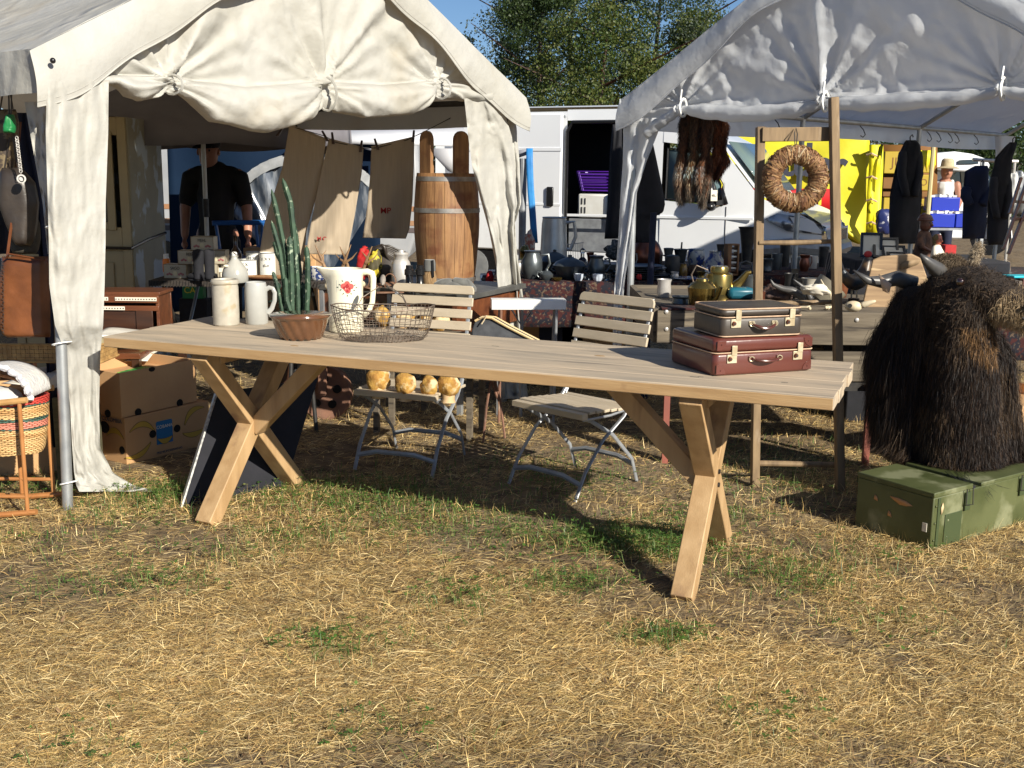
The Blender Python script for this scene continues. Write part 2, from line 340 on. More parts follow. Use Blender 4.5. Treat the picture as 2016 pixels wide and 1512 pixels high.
bare = lambda P: np.clip((fbm(P * 1.7 + 9, 2) - .30) * 6, .15, 1)
s1 = blades('dry_grass', 470000, fan(2.35, 10.5, 1.9), (.018, .075), (.0009, .0023), (7, 10), straw_col, 1, dens=bare)
s1.data.materials.append(bm_); tag(s1, 'flattened straw-coloured mown grass covering the whole meadow floor', 'grass', kind='stuff')
s4 = blades('long_straws', 1500, fan(2.35, 8, 2.0), (.10, .22), (.0014, .0024), (4, 6), straw_col, 8, curve=.10)
s4.data.materials.append(bm_); tag(s4, 'long loose straw stems scattered over the mown grass', 'straw', kind='stuff')
s5 = blades('dead_leaves', 1500, fan(2.4, 7, 1.9), (.012, .03), (.006, .012), (18, 20), lambda r, n, P: np.array([.16, .10, .055]) * r.uniform(.5, 1.8, (n, 1)), 9, bias=0)
s5.data.materials.append(bm_); tag(s5, 'small dry brown leaf bits among the straw', 'leaf litter', kind='stuff')
s2 = blades('dry_stubble', 68000, fan(2.4, 12, 1.5), (.025, .07), (.0009, .0019), (55, 20), straw_col, 2, dens=lambda P: np.clip((fbm(P * 2.2 + 3, 9) - .36) * 6, .02, 1) * np.clip((P[:, 1] - 2.4) * .55, .1, 1))
s2.data.materials.append(bm_); tag(s2, 'short upright yellow grass stubble between the flattened straw', 'stubble', kind='stuff')
def green_col(r, n, P):
    c = np.array([[.07, .15, .025], [.045, .11, .02], [.13, .2, .05], [.2, .22, .07]])[r.choice(4, n, p=[.35, .3, .2, .15])]; return c * r.uniform(.7, 1.3, n)[:, None]
spots = [(270, 985, .16, 500), (330, 970, .10, 300), (60, 965, .13, 260), (250, 1015, .14, 260), (620, 975, .22, 520), (820, 1010, .22, 620), (950, 1040, .22, 700), (700, 990, .2, 420), (1260, 1070, .15, 900),
         (1210, 1060, .12, 600), (1110, 1150, .08, 320), (1300, 1262, .06, 260), (600, 1060, .12, 260), (680, 1270, .09, 240), (910, 1190, .1, 200), (1650, 1100, .16, 260), (1560, 1150, .12, 220),
         (1540, 1135, .1, 160), (1400, 1020, .09, 260), (1060, 930, .2, 300), (1110, 960, .15, 300), (780, 960, .2, 300), (560, 960, .15, 260), (1560, 960, .3, 500), (1530, 900, .25, 400), (140, 1160, .12, 150),
         (310, 1150, .1, 150), (60, 1080, .15, 150), (1720, 1230, .12, 120), (430, 1100, .12, 140), (1480, 1420, .1, 90), (760, 1440, .1, 80), (200, 1480, .12, 80), (1320, 1090, .08, 300)]
def spot_area(r, n):
    Q = []; tot = sum(s[3] for s in spots)
    for (px, py, rad, k) in spots:
        c = G(px, py)[:2]; kk = int(n * k / tot); Q.append(c + (r.normal(0, rad * .75, (kk, 2)) + r.normal(0, rad * .55, (kk // 40 + 1, 2)).repeat(40, 0)[:kk]) * np.array([1.35, .9]))
    return np.concatenate(Q)
s3 = blades('green_grass', 12500, spot_area, (.015, .06), (.0018, .0035), (45, 28), green_col, 3, bias=0)
gmat = mat('green_blades', (1, 1, 1), rough=.5, attr='Col'); translucent(gmat, .25, (.2, .35, .05)); s3.data.materials.append(gmat)
tag(s3, 'small green grass tufts surviving in the dry meadow', 'green grass', kind='stuff')
# clover: three small oval leaves on a short stem
r = np.random.default_rng(11); V = []; Fc = []; CC = []
P = spot_area(r, 2600)
for p in P:
    h = r.uniform(.015, .055); s = r.uniform(.005, .011); a0 = r.uniform(0, 6.28); c = green_col(r, 1, None)[0] * 1.05; tz = r.uniform(-.3, .5)
    for k in range(3):
        a = a0 + k * 2.09; d = np.array([math.cos(a), math.sin(a), tz]); e = np.array([-math.sin(a), math.cos(a), 0]); o = np.array([p[0], p[1], h]); b = len(V)
        V += [o, o + d * s * .8 + e * s * .62, o + d * s * 1.7, o + d * s * .8 - e * s * .62]; Fc.append((b, b + 1, b + 2, b + 3)); CC += [tuple(c) + (1,)] * 4
me = bpy.data.meshes.new('clover'); me.from_pydata([tuple(v) for v in V], [], Fc); at = me.color_attributes.new('Col', 'FLOAT_COLOR', 'POINT')
at.data.foreach_set('color', np.array(CC, dtype=np.float32).reshape(-1)); me.materials.append(gmat); o = bpy.data.objects.new('clover', me); col.objects.link(o)
tag(o, 'low green clover leaves along the shade of the long table', 'clover', kind='stuff')

# ================================================================== TREES
def tree(px, py_top, Y, wid, lab, cols, n=11000, leaf=.13, seed=0, tall=1.0, base=0.5, group='trees behind the white van'):
    top = D(px, py_top, Y); x = top[0]; hgt = top[2]
    t = thing('tree', (x, Y, 0), lab, 'tree', group); r = np.random.default_rng(seed)
    tr = MB(); tr.tube([(0, 0, 0), (.1, 0, hgt * .3), (-.05, .1, hgt * .6), (.1, 0, hgt * .9)], [.16, .12, .08, .03], 8)
    for k in range(7):
        a = k * 2.4; z = hgt * (.25 + .08 * k); tr.tube([(0, 0, z), (math.cos(a) * wid * .35, math.sin(a) * wid * .35, z + hgt * .12), (math.cos(a) * wid * .6, math.sin(a) * wid * .6, z + hgt * .2)], [.05, .03, .01], 5)
    tr.build('trunk', M['dkwood'], t)
    nl = 70; n = int(n * 2.5); leaf *= .72; zc = hgt * (base + (1 - base) * r.random(nl) ** .9); zz = (zc / hgt - base) / (1 - base); rad = wid * .5 * np.sqrt(np.clip(1 - zz ** 2.2, .05, 1)) * (.75 + .5 * r.random(nl))
    an = r.uniform(0, 6.28, nl); C = np.stack([np.cos(an) * rad * .8, np.sin(an) * rad * .8, zc], 1); S = r.uniform(.5, 1.1, nl) * wid * .2; zc[:12] = np.linspace(.6, 3.2, 12); C[:12, 2] = zc[:12]
    i = r.integers(0, nl, n); d = r.normal(size=(n, 3)); d /= np.linalg.norm(d, axis=1)[:, None]
    p = C[i] + d * (S[i] * r.random(n) ** .33)[:, None] * np.array([1, 1, .8 * tall]); p[:, 2] = np.minimum(p[:, 2], hgt + .3 * r.random(n))
    u = r.normal(size=(n, 3)); u /= np.linalg.norm(u, axis=1)[:, None]; v = np.cross(u, r.normal(size=(n, 3))); v /= np.linalg.norm(v, axis=1)[:, None]
    s = leaf * r.uniform(.5, 1.2, n)[:, None]; V = np.stack([p - u * s * .5, p + v * s * .3, p + u * s * .5, p - v * s * .3], 1)
    me = bpy.data.meshes.new('crown'); me.vertices.add(n * 4); me.vertices.foreach_set('co', V.reshape(-1)); me.loops.add(n * 4); me.loops.foreach_set('vertex_index', np.arange(n * 4, dtype=np.int32))
    me.polygons.add(n); me.polygons.foreach_set('loop_start', (np.arange(n) * 4).astype(np.int32)); me.polygons.foreach_set('loop_total', np.full(n, 4, np.int32)); me.update(calc_edges=True)
    cc = .82 * np.array(cols)[(i + r.integers(0, 2, n)) % len(cols)] * r.uniform(.6, 1.4, n)[:, None]; CC = np.ones((n, 4, 4)); CC[:, :, :3] = cc[:, None]
    at = me.color_attributes.new('Col', 'FLOAT_COLOR', 'POINT'); at.data.foreach_set('color', CC.reshape(-1)); me.materials.append(leafm)
    o = bpy.data.objects.new('crown', me); col.objects.link(o); o.parent = t; return t
leafm = mat('leaves', (1, 1, 1), rough=.5, attr='Col', spec=.3); translucent(leafm, .18, (.12, .2, .03))
gd = [(.035, .06, .02), (.05, .075, .022), (.03, .05, .02)]; gy = [(.07, .095, .02), (.05, .08, .02), (.11, .125, .03)]; gs = [(.075, .10, .07), (.05, .075, .04), (.10, .12, .09)]
tree(1066, -70, 34, 3.5, 'tall dark feathery tree standing left in the group', gd, 17000, .13, 1, base=.12)
tree(1190, 20, 31, 4.6, 'yellowish-green bush-like tree directly over the van roof', gy, 15000, .13, 2, base=.1)
tree(1130, -150, 39, 6.5, 'silvery grey-green tree rising behind the yellowish one', gs, 17000, .15, 3, base=.15)
tree(1300, -90, 37, 5.6, 'rounded mid-green tree just left of the second tent roof', gd + gs, 17000, .14, 4, base=.12)
tree(1400, 30, 33, 4.0, 'lower olive-green tree half hidden by the second tent roof', gy + gs, 13000, .13, 5, base=.1)
tree(905, 75, 40, 2.6, 'small thin-topped tree beside the left tent ridge', gs + gd, 5000, .12, 6, base=.1)
tree(812, -20, 30, 1.2, 'slim treetop peeking over the left tent slope', gd, 1600, .12, 7, base=.4)
tree(1990, 240, 40, 9, 'dark tree behind the camper at the far side', gd, 9000, .22, 8, base=.1, group='trees behind the camper')
tree(1860, 262, 46, 9, 'dark low tree above the camper roof', gd, 7000, .22, 9, base=.1, group='trees behind the camper')
tree(760, 210, 44, 9, 'dark tree beyond the caravan, seen between the tents', gd, 5000, .22, 10, base=.1, group='trees behind the caravan')

# ================================================================== TENTS
def wrink(S, Z, seed, a=.012):
    P = np.stack([S, Z], -1); return a * ((fbm(P * np.array([2.3, 3.1]), seed, 4) - .5) * 2 + .35 * (np.abs(fbm(P * 7, seed + 5, 3) - .5) * 4 - .5))
def radial(S, Z, s0, z0, amp, k, ph, reach=.5, up=True):
    dx, dz = S - s0, Z - z0; r_ = np.hypot(dx, dz) + 1e-6; th = np.arctan2(dx, dz)
    return amp * np.cos(k * th + ph) * np.exp(-r_ / reach) * (1 - np.exp(-r_ / .06))
def segridge(S, Z, a, b, amp, wd):
    a, b = np.array(a), np.array(b); d = b - a; L = d @ d; t = np.clip(((S - a[0]) * d[0] + (Z - a[1]) * d[1]) / L, 0, 1)
    q = np.hypot(S - a[0] - d[0] * t, Z - a[1] - d[1] * t); return amp * np.exp(-(q / (wd * (.4 + t))) ** 2)
class Tent:
    def __init__(s, name, c, a, b, Wd, Ln, ez, pz, mtl, label, frame_m):
        s.c = np.array(c + (0,)); s.a = np.array(a + (0.,)); s.b = np.array(b + (0.,)); s.n = -s.b; s.W, s.L, s.ez, s.pz, s.m, s.fm = Wd, Ln, ez, pz, mtl, frame_m
        s.root = thing('party_tent', c + (0,), label, 'tent', 'white party tents of the market stalls')
    def P(s, u, d, z, out=0.): return s.c + s.a * u + s.b * d + s.n * out + np.array([0, 0, z])
    def mb(s): return MB(s.c)
    def sz(s, px, py):                                   # pixel -> (along front, height) on the front plane
        q = PL(px, py, s.c[:2], s.n[:2]) - s.c; return float(q @ s.a), float(q[2])
    def roofz(s, u): return s.pz - (s.pz - s.ez) * abs(u - s.W / 2) / (s.W / 2)
    def arr(s, S, Dd, Z, O=0): return s.c + S[..., None] * s.a + Dd[..., None] * s.b + np.asarray(O)[..., None] * s.n + Z[..., None] * np.array([0, 0, 1.])
    def roof(s, sag=.05):
        for side, sd_ in ((0, 21), (1, 22)):
            k = 46; n_ = 60; U, Dd = np.meshgrid(np.linspace(0, 1, k), np.linspace(-.06, s.L + .06, n_), indexing='ij')
            Sx = U * (s.W / 2 + .05) if side else U * (s.W / 2 + .05)
            Z = s.pz - (s.pz - s.ez) * U * (s.W / 2 + .05) / (s.W / 2) - sag * np.sin(np.pi * U) * np.abs(np.sin(np.pi * Dd / 2)) + wrink(U * 1.5, Dd, sd_, .012)
            Ucoord = s.W / 2 - Sx if side == 0 else s.W / 2 + Sx
            A = s.arr(Ucoord, Dd, Z)
            g = s.mb().grid(A); g.build('roof', s.m, s.root, smooth=True, ang=0)
            # side valance
            V_, D2 = np.meshgrid(np.linspace(0, 1, 8), np.linspace(-.06, s.L + .06, 80), indexing='ij')
            u0 = -.05 if side == 0 else s.W + .05; sg = -1 if side == 0 else 1
            O = sg * (.012 * np.sin(D2 * 9) + .008 * np.sin(D2 * 23)) * V_
            g = s.mb().grid(s.arr(u0 + O, D2, s.ez - .017 + wrink(V_ * 0 + .0, D2, 3, .012) * 0 - V_ * (.17 + .015 * np.sin(D2 * 3.14 * .5))))
            g.build('valance', s.m, s.root, smooth=True, ang=0)
    def fly(s, drop=.2, out=.07):
        k = 120; U, V_ = np.meshgrid(np.linspace(-.06, s.W + .06, k), np.linspace(0, 1, 12), indexing='ij')
        Zt = np.vectorize(s.roofz)(U); O = out + .02 * V_ + .012 * np.sin(U * 8 + 1) * V_ + .012 * (fbm(np.stack([U * 3, V_], -1), 3) - .5) + .02 * np.sin(np.pi * V_)
        Z = Zt - V_ * (drop + .03 * np.sin(U * 5 + .6) + .012 * np.sin(U * 13))
        Z[:, 0] += .006
        Q = s.arr(U, U * 0 - O, Z); s.mb().grid(Q).build('fly_edge', s.m, s.root, smooth=True, ang=0)
        for j, rr_ in ((11, .0035), (10, .0012)): s.mb().tube([Vector(p) + Vector(s.n) * .001 for p in Q[:, j]], rr_, 5).build('hem', s.m, s.root, ang=0)
    def gable(s, tie, bot, creases, k=220, bulge=.10, ties=()):
        T = sorted([s.sz(*p) for p in tie]); B = sorted([s.sz(*p) for p in bot]); nv = 70
        U = np.linspace(.0, s.W, k); tz = np.interp(U, *zip(*T)); bz = np.interp(U, *zip(*B)); top = np.vectorize(s.roofz)(U)
        tq = np.array([s.sz(*p) for p in ties]); pin = np.ones(k)
        for q in tq: pin *= 1 - .8 * np.exp(-((U - q[0]) / .07) ** 2)
        V_ = np.linspace(0, 1, nv); A = np.zeros((k, nv, 3)); SS = np.zeros((k, nv)); ZZ = np.zeros((k, nv)); OO = np.zeros((k, nv))
        for j, v in enumerate(V_):
            if v < .7: z = top + (tz - top) * (v / .7); o = .012 * np.sin(np.pi * v / .7) * np.ones(k)
            else:
                q = (v - .7) / .3; z = tz + (bz - tz) * (.5 - .5 * math.cos(math.pi * min(q * 1.05, 1))) ; o = bulge * pin * math.sin(math.pi * min(q, 1)) ** .7 * (1 - .25 * q)
            SS[:, j] = U; ZZ[:, j] = z; OO[:, j] = o
        f = np.interp(V_, [0, .05, 1], [.1, 1, 1])[None]
        OO += (wrink(SS, ZZ, 31, .02) + .010 * (np.abs(fbm(np.stack([SS * 9 + ZZ * 4, ZZ * 8], -1), 12, 3) - .45) * -4 + .5)) * f
        for fn in creases: OO += fn(SS, ZZ) * f
        for q in tq: OO += radial(SS, ZZ, q[0], q[1], .03, 11, q[0], .22) + radial(SS, ZZ, q[0], q[1], .012, 23, 1 + q[0], .4)
        s.mb().grid(s.arr(SS, SS * 0, ZZ, OO)).build('gable_curtain', s.m, s.root, smooth=True, ang=0)
        for q in tq:
            tb = s.mb()
            z1 = float(np.interp(q[0], U, tz)); z0 = float(np.interp(q[0], U, bz))
            tb.tube([s.P(q[0] + .01 * math.cos(t), 0, (z0 + z1) / 2 + (z1 - z0) * .62 * math.sin(t), .045 + .06 * math.cos(t)) for t in np.linspace(0, 6.283, 14)[:-1]], .007, 5, closed=True)
            tb.build('tie_strap', s.m, s.root)
    def drape(s, rows, name='corner_drape', out0=.05, out1=.02, folds=3., amp=.022, plane=None, nr=70, nc=26, seed=1, mtl=None, solid=.0, tsw=0):
        n_ = s.n if plane is None else plane; R_ = interp(rows, nr); A = np.zeros((nr, nc, 3))
        for i, (y, xl, xr) in enumerate(R_):
            t = i / (nr - 1)
            for j in range(nc):
                u = j / (nc - 1); q = PL(xl + (xr - xl) * u, y, s.c[:2], n_[:2]); oo = out0 + (out1 - out0) * min(1, max(0, (t - tsw) * 6)) if tsw else out0 + (out1 - out0) * t
                if q[2] < .02: q = G(xl + (xr - xl) * u, y, .02 + .012 * math.sin(u * 14 + i)); A[i, j] = q; continue
                nn_ = fbm(np.array([[u * 3.2 + .6 * t, t * 5]]), seed)[0]; n2_ = fbm(np.array([[u * 6, t * 22]]), seed + 3)[0]; o = oo + amp * (.9 * math.sin(2 * math.pi * (folds * u * (1 + .3 * math.sin(u * 3 + seed)) + .5 * math.sin(t * 3 + seed) + 1.1 * nn_)) * (.35 + .65 * math.sin(t * 2.5 + seed) ** 2)) + .035 * (nn_ - .45) + .028 * (n2_ - .45)
                q = PL(xl + (xr - xl) * u, y, (s.c + n_ * o)[:2], n_[:2]); A[i, j] = q
        return s.mb().grid(A).build(name, mtl or s.m, s.root, smooth=True, ang=0)
    def bar(s, name, a, b, r_=.019): s.mb().cyl(s.P(*a), s.P(*b), r_, n=12).build(name, s.fm, s.root)
    def skeleton(s, posts, r_=.019):
        e = s.ez - .05; p = s.pz - .06
        for (u, d) in posts: s.bar('pole', (u, d, 0), (u, d, e), .021)
        for u in (0.03, s.W - .03): s.bar('eave_rail', (u, .03, e), (u, s.L, e))
        s.bar('ridge_rail', (s.W / 2, .03, p), (s.W / 2, s.L, p))
        for d in sorted({d for _, d in posts} | {0.03}):
            for u in (.03, s.W - .03):
                s.mb().tube([s.P(u, d, e - .1), s.P(u, d, e), s.P(u + (s.W / 2 - u) * .12, d, e + (p - e) * .12), s.P(s.W / 2, d, p)], r_, 10).build('rafter', s.fm, s.root)

TL = Tent('l', (-1.93, 4.56), (.6198, .7848), (-.7848, .6198), 3.08, 6.0, 1.92, 2.73, M['canvas'], 'cream party tent with stained gathered front curtain over the cactus and barrel stall', M['dkmetal'])
TL.roof(); TL.fly(.21)
tl_bot = [(100, 175), (215, 168), (240, 190), (268, 200), (298, 193), (325, 182), (345, 186), (372, 208), (408, 240), (450, 246), (490, 258), (520, 262), (560, 250), (600, 236), (632, 212), (662, 222), (710, 232), (755, 230), (805, 226), (832, 212), (850, 190), (880, 196), (915, 200), (975, 205), (1010, 210)]
tl_tie = [(100, 140), (215, 148), (328, 152), (480, 172), (632, 160), (750, 168), (858, 158), (915, 170), (1010, 190)]
cr = [lambda S, Z: segridge(S, Z, TL.sz(632, 160), TL.sz(735, 5), .045, .045), lambda S, Z: segridge(S, Z, TL.sz(632, 160), TL.sz(600, -20), .03, .05), lambda S, Z: segridge(S, Z, TL.sz(328, 140), TL.sz(408, 22), .05, .05),
      lambda S, Z: segridge(S, Z, TL.sz(632, 165), TL.sz(520, 90), .02, .04), lambda S, Z: segridge(S, Z, TL.sz(858, 158), TL.sz(780, 60), .025, .05), lambda S, Z: segridge(S, Z, TL.sz(328, 160), TL.sz(240, 125), .03, .04)]
TL.gable(tl_tie, tl_bot, cr, ties=[(328, 165), (632, 172), (858, 168)])
TL.drape([(160, 92, 214), (260, 90, 213), (400, 94, 208), (470, 96, 208), (560, 97, 206), (640, 108, 203), (690, 126, 198), (800, 138, 195), (880, 142, 197), (930, 146, 222), (955, 150, 262), (968, 156, 312)], out0=.10, out1=.0, folds=1.7, amp=.022, seed=2, nr=120, nc=44, tsw=.46)
TL.drape([(200, 48, 97), (300, 66, 97), (400, 84, 97), (500, 94, 99)], 'side_flap', out0=-.01, out1=-.01, folds=1.5, amp=.012, plane=-TL.a, seed=5, nc=12, nr=40)
TL.drape([(175, 912, 975), (230, 918, 996), (270, 922, 1008), (330, 930, 1014), (400, 948, 1016), (450, 962, 1012), (520, 976, 1016), (600, 984, 1020), (700, 988, 1030), (785, 984, 1040)], out0=.06, out1=.02, folds=1.4, amp=.03, seed=3, nr=100, nc=36)
TL.drape([(190, 975, 1003), (250, 985, 1017), (320, 1000, 1023), (400, 1010, 1026), (440, 1004, 1014), (500, 1006, 1018), (585, 1008, 1030)], 'side_flap', out0=-.03, out1=-.03, folds=1.2, amp=.02, seed=6, nc=12)
TL.skeleton([(3.05, .03), (3.05, 2), (3.05, 4), (3.05, 6), (.03, 4), (.03, 6)])
pp = TL.mb(); a_, b_ = PL(133, 992, (TL.c + TL.n * .05)[:2], TL.n[:2]), PL(119, 640, (TL.c + TL.n * .05)[:2], TL.n[:2]); a_[2] = 0; pp.cyl(a_, a_ + (b_ - a_) * 1.9, .0225, n=16); pp.build('front_pole', M['steel'], TL.root)
for (x, y, r_) in ((112, 446, .04), (122, 676, .036), (136, 950, .034)):
    cl = TL.mb(); q = PL(x, y, (TL.c + TL.n * .06)[:2], TL.n[:2]); cl.tube([q + TL.a * r_ * 1.15 * math.cos(t) + TL.n * r_ * .8 * math.sin(t) + np.array([0, 0, .008 * math.sin(t)]) for t in np.linspace(0, 6.283, 18)[:-1]], .0035, 5, closed=True)
    cl.build('bungee_loop', M['whitepaint'], TL.root)
q = PL(78, 122, (TL.c + TL.n * .03)[:2], -TL.a[:2] * 0 + TL.n[:2]); kb = TL.mb(); kb.ball(q + TL.n * .1, .012, 10, 6); kb.build('corner_knob', M['blackgloss'], TL.root)

TR = Tent('r', (.708, 6.8), (.7233, -.6906), (.6906, .7233), 2.82, 6.0, 1.9, 2.74, M['pvc'], 'white plastic party tent with rolled-up front curtain over the pewter and fur stall', M['steel'])
TR.roof(.04); TR.fly(.17, .05)
c2 = [lambda S, Z: segridge(S, Z, TR.sz(1625, 195), TR.sz(1608, -40), .022, .04), lambda S, Z: segridge(S, Z, TR.sz(1625, 195), TR.sz(1650, -40), .022, .035), lambda S, Z: segridge(S, Z, TR.sz(1625, 195), TR.sz(1750, -10), .02, .05),
      lambda S, Z: segridge(S, Z, TR.sz(1625, 192), TR.sz(1500, 110), .02, .04), lambda S, Z: segridge(S, Z, TR.sz(1690, 160), TR.sz(1800, 45), .018, .06), lambda S, Z: segridge(S, Z, TR.sz(1975, 170), TR.sz(1800, 50), .018, .06)]
TR.gable([(1230, 260), (1300, 230), (1345, 210), (1480, 212), (1625, 192), (1800, 180), (1975, 168), (2240, 175)], [(1230, 262), (1300, 240), (1345, 222), (1480, 222), (1625, 205), (1800, 195), (1975, 182), (2240, 190)], c2, bulge=.03, ties=[(1345, 208), (1625, 192), (1975, 170)])
rl = TR.mb(); pts = [(1272, 264), (1290, 250), (1312, 233), (1330, 222), (1345, 214), (1362, 217), (1400, 221), (1480, 224), (1560, 218), (1605, 209), (1625, 203), (1650, 203), (1700, 204), (1800, 199), (1880, 193), (1950, 184), (1975, 177), (2000, 184), (2100, 192), (2240, 190)]
pw = interp(pts, 90); rr = .8 * interp([(.036,), (.04,), (.042,), (.035,), (.026,), (.044,), (.058,), (.06,), (.052,), (.034,), (.024,), (.04,), (.052,), (.056,), (.05,), (.036,), (.024,), (.04,), (.055,), (.05,)], 90)[:, 0] * .92
rp = [PL(x, y, (TR.c + TR.n * .055)[:2], TR.n[:2]) for x, y in pw]; rl.tube(rp, rr * (1 + .08 * np.sin(np.arange(90) * 1.7)), 22)
V = np.array(rl.V); V += (fbm(V[:, :2] * 22 + V[:, 2:] * 31, 4)[:, None] - .5) * .016; rl.V = [tuple(v) for v in V]
rl.build('rolled_curtain', M['pvc'], TR.root, ang=0)
for (x, y) in ((1345, 212), (1625, 200), (1975, 175)):
    tb = TR.mb(); q = PL(x, y, (TR.c + TR.n * .055)[:2], TR.n[:2]); tb.tube([q + TR.n * .034 * math.cos(t) + np.array([0, 0, .05 * math.sin(t)]) for t in np.linspace(0, 6.283, 14)[:-1]], .008, 5, closed=True); tb.tube([q + np.array([0, 0, .04]) + TR.n * .03, q + np.array([0, 0, .1]) + TR.n * .02], .006, 5)
    tb.build('tie_strap', M['whitepaint'], TR.root)
TR.drape([(232, 1226, 1306), (270, 1227, 1292), (320, 1226, 1272), (378, 1222, 1254), (470, 1217, 1243), (560, 1210, 1229), (600, 1208, 1226), (680, 1206, 1224), (792, 1204, 1222)], out0=.03, out1=.02, folds=1.6, amp=.016, seed=4)
TR.skeleton([(.03, 0), (.03, 2), (.03, 4), (.03, 6), (2.79, 0), (2.79, 2), (2.79, 4), (2.79, 6)])
bk = TR.c + TR.b * 6; sv = TR.c.copy()
R_ = interp([(268, 1958, 2000), (300, 1960, 1992), (345, 1959, 1974), (400, 1950, 1957), (470, 1938, 1943)], 30); A = [[D(xl + (xr - xl) * u, y, 11.0 - .05 * math.sin(u * 5)) for u in np.linspace(0, 1, 8)] for y, xl, xr in R_]
TR.mb().grid(A).build('rear_drape', M['pvc'], TR.root, ang=0)
for d in (1.6, 2.9, 4.15, 4.35, 4.6, 4.75, 5.2):
    hk = TR.mb(); q = TR.P(.03, d, 1.83); hk.tube([q, q + TR.a * .03 + np.array([0, 0, -.03]), q + TR.a * .05 + np.array([0, 0, -.07]), q + TR.a * .03 + np.array([0, 0, -.09]), q + TR.a * .01 + np.array([0, 0, -.075])], .004, 5)
    hk.build('s_hook', M['dkmetal'], TR.root)
# ================================================================== LONG TABLE
TX, TY, TYAW, TLn, TWd, TZ = -.206, 4.243, -.387, 2.92, .708, .76
tt = thing('dining_table', (TX, TY, 0), 'long weathered oak table with crossed legs standing in front of both tents', 'table', rz=TYAW)
b = MB(); ws = [.13, .15, .145, .14, .137]; y = -TWd / 2; jit = [0, .004, -.003, .005, -.006]
for i, w_ in enumerate(ws): b.box((jit[i], y + w_ / 2, TZ - .022), (TLn + .002, w_ - .0004, .044)); y += w_ + .0012
b.build('tabletop', [M['tabletop']], tt, bevel=.0022, ang=30)
b = MB(); b.box((0, -TWd / 2 - .0005, TZ - .0235), (TLn - .004, .004, .036)); b.build('edge_board', M['oakedge'], tt, bevel=.001)
for (x, y, r_) in ((.55, .08, .012), (-.62, -.22, .01), (1.2, .1, .009), (-1.2, .15, .011)): b = MB(); b.lathe([(0, 0), (r_, 0), (r_ * .9, .0006), (0, .0008)], (x, y, TZ), n=14, sx=1.8); b.build('knot', M['oakedge'], tt)
for a in (-1.0, 1.0):
    for z in (.33, .38): b = MB(); b.cyl((a + .037, 0, z), (a + .046, 0, z), .009, n=10); b.build('bolt', M['dkmetal'], tt)
for (x, y, L_, a_) in ((.98, -.20, .03, .05), (1.0, -.19, .02, .1), (1.28, -.17, .022, -.1), (-.9, -.05, .04, 0), (.1, .12, .03, .05), (-.3, .22, .05, 0)): b = MB(); b.box((x, y, TZ + .0002), (L_, .0035, .0012), a_); b.build('crack', M['ink'], tt)
for a in (-1.0, 1.0):
    for s in (-1, 1):
        b = MB(); b.bar((a + s * .001, -s * .332, 0), (a + s * .001, s * .31, TZ - .044), .078 - .001 * s, .072, side=(1, 0, 0)); b.build('leg', M['oak'], tt, bevel=.004)
    k = -1 if a > 0 else 1
    b = MB(); b.bar((a + k * .025, 0, .345), (a + k * .40, 0, TZ - .05), .07, .068, side=(0, 1, 0)); b.build('brace', M['oak'], tt, bevel=.004)
    b = MB(); b.box((a + k * .001, 0, TZ - .044 - .026), (.09, .5, .05)); b.box((a + k * .41, 0, TZ - .06), (.07, .3, .03)); b.build('cleat', M['oak'], tt, bevel=.003)

